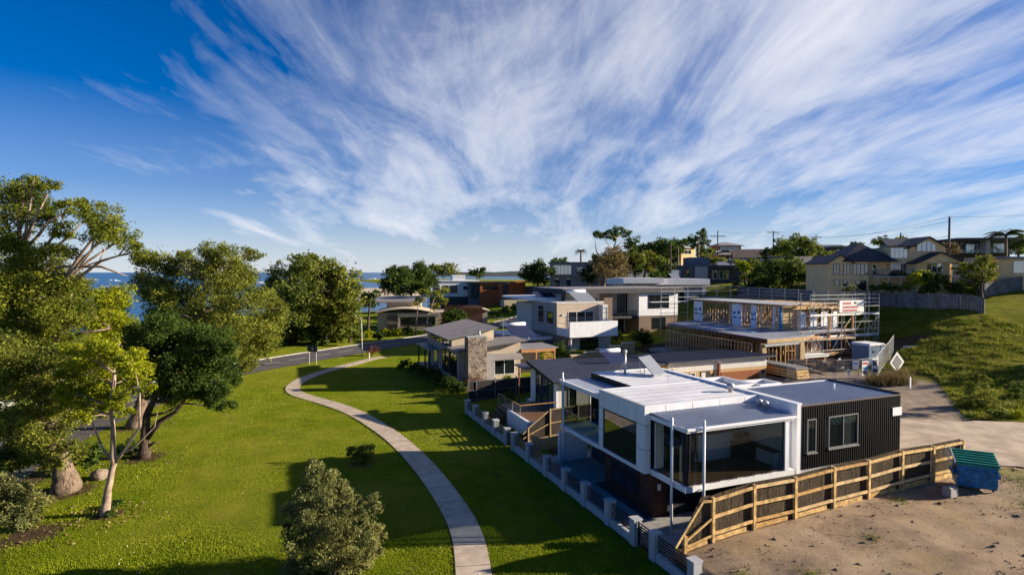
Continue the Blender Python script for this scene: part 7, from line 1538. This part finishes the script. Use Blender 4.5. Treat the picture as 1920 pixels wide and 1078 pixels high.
g = blades('lawn_grass', X[keep], Yv[keep], .075, .035, 'grass_blade'); g['label'] = 'short green lawn grass across the park'; g['category'] = 'grass'
N = 330000
t_ = nr.uniform(27, 67, N); s_ = nr.uniform(-8, 66, N); keep = ~((t_ < 57) & (s_ > 24) & (s_ < 52)) & ((t_ > 42) | (s_ < 20)) & (t_ > 29.8 + (s_ - 4.4) * 1.27 - 30 * (t_ > 44))
t_, s_ = t_[keep], s_[keep]; X = OX + t_ * CT - s_ * ST; Yv = OY + t_ * ST + s_ * CT
lane_keep = ~((X > 20) & (X < 72) & (Yv > 41.2 - 14 - (X - 28) * .16) & (Yv < 42.5 - (X - 28) * .12))
# rougher clumps standing out of the hill grass
cx, cy = X[lane_keep], Yv[lane_keep]; pick = nr.integers(0, len(cx), 420); kk = np.repeat(pick, 90); g = blades('hill_tussocks', cx[kk] + nr.normal(size=len(kk)) * .22, cy[kk] + nr.normal(size=len(kk)) * .22, .36, .07, 'hill_grass', .6); g['label'] = 'rough tussocks dotted over the hillside'; g['category'] = 'grass'
g = blades('hill_grass', X[lane_keep], Yv[lane_keep], .17, .10, 'hill_grass', .7); g['label'] = 'rough grass on the hillside'; g['category'] = 'grass'
# pale clover heads on the lawn and fallen leaves under the gums
N = 600; fy = 23 + 42 * nr.uniform(0, 1, N) ** 1.4; fx_ = nr.uniform(-.75, .0, N) * fy; ft = (fx_ - OX) * CT + (fy - OY) * ST; kp = (ft < -.6); fx_, fy = fx_[kp], fy[kp]
Pq = np.stack([fx_, fy, hz(ft[kp], -(fx_ - OX) * ST + (fy - OY) * CT) + .075], 1); Vq, Qq = leaf_quads(Pq, .045, .035, 0); g = stuff(np_mesh('clover_heads', Vq, Qq, 'curtain')); g['label'] = 'pale clover heads dotted over the lawn'; g['category'] = 'flowers'
lx = []
for (bx, by, br_) in LITTER: k_ = 150; r_ = br_ * 2.2 * nr.uniform(0, 1, k_) ** .6; a_ = nr.uniform(0, 6.28, k_); lx.append(np.stack([bx + r_ * np.cos(a_), by + r_ * np.sin(a_)], 1))
lx = np.concatenate(lx); Pq = np.stack([lx[:, 0], lx[:, 1], [hw(a_, b_) + .06 for a_, b_ in lx]], 1); Vq, Qq = leaf_quads(Pq, .16, .07, 0); g = stuff(np_mesh('fallen_leaves', Vq, Qq, 'leaf_dry')); g['label'] = 'dry fallen leaves round the tree feet'; g['category'] = 'leaves'
# straw coloured tussocks by the site corner
tu = []
for (t, s) in ((38.5, 17.2), (39.6, 16.8), (40.6, 16.9), (38.0, 16.2), (41.4, 17.4), (39.2, 15.6), (37.2, 16.6)):
    p = W(t, s); X = p.x + nr.normal(size=420) * .45; Yv = p.y + nr.normal(size=420) * .45; tu.append((X, Yv))
g = blades('tussock_grass', np.concatenate([a for a, _ in tu]), np.concatenate([b for _, b in tu]), .9, .06, 'leaf_dry', .5); g['label'] = 'straw coloured tussocks at the corner of the site fence'; g['category'] = 'grass'
# ragged grass over the path edges and weeds on the bare lot
ex = []; 
for p_, n_ in zip(path_c, pn):
    for s_ in (-1, 1):
        for k_ in range(16): q_ = p_ + n_ * s_ * (PW + abs(nr.normal()) * .10 - .015) + Vector((rnd.uniform(-.2, .2), rnd.uniform(-.2, .2), 0)); ex.append((q_.x, q_.y))
ex = np.array(ex); g = blades('path_edge_grass', ex[:, 0], ex[:, 1], .11, .04, 'grass_blade', .8); g['label'] = 'ragged grass along the footpath edges'; g['category'] = 'grass'
wd_ = []
for (t, s, n_, sp_) in ((20.5, -3.5, 260, .7), (19.2, -4.6, 160, .5), (3.5, -5.2, 120, .3), (5.0, -6.8, 90, .25), (8.0, -4.2, 60, .25), (17.0, -5.4, 120, .5), (12.5, -2.2, 80, .3), (1.2, -4.0, 90, .25), (2.4, -7.5, 120, .3), (22, -5, 200, .8)):
    p_ = W(t, s); wd_.append(np.stack([p_.x + nr.normal(size=n_) * sp_, p_.y + nr.normal(size=n_) * sp_], 1))
wd_ = np.concatenate(wd_); g = blades('lot_weeds', wd_[:, 0], wd_[:, 1], .16, .04, 'leaf_olive', .7); g['label'] = 'sparse weeds on the dirt lot'; g['category'] = 'weeds'
# clods and tufts on the bare lot
N = 3200; t_ = nr.uniform(.5, 24, N); s_ = -1.6 - 14 * nr.uniform(0, 1, N); Vs = []; Qs = []
for t, s in zip(t_, s_):
    p = W(t, s); z = hw(p.x, p.y) + .10 * fbm(p.x, p.y, .55) * min(1, t / 2) * min(1, (-1.35 - s) / .6); r = rnd.uniform(.012, .05) * (2.6 if rnd.random() < .07 else 1)
    b_ = len(Vs); Vs += [(p.x + r * math.cos(k * 1.257) * rnd.uniform(.7, 1.3), p.y + r * math.sin(k * 1.257) * rnd.uniform(.7, 1.3), z - .02) for k in range(5)] + [(p.x + rnd.uniform(-.3, .3) * r, p.y, z + r * rnd.uniform(.5, .9))]
    Qs += [(b_ + k, b_ + (k + 1) % 5, b_ + 5) for k in range(5)]
g = stuff(np_mesh('soil_clods', Vs, Qs, 'soil', None, tri=True)); g['label'] = 'loose clods scattered over the dirt lot'; g['category'] = 'soil'
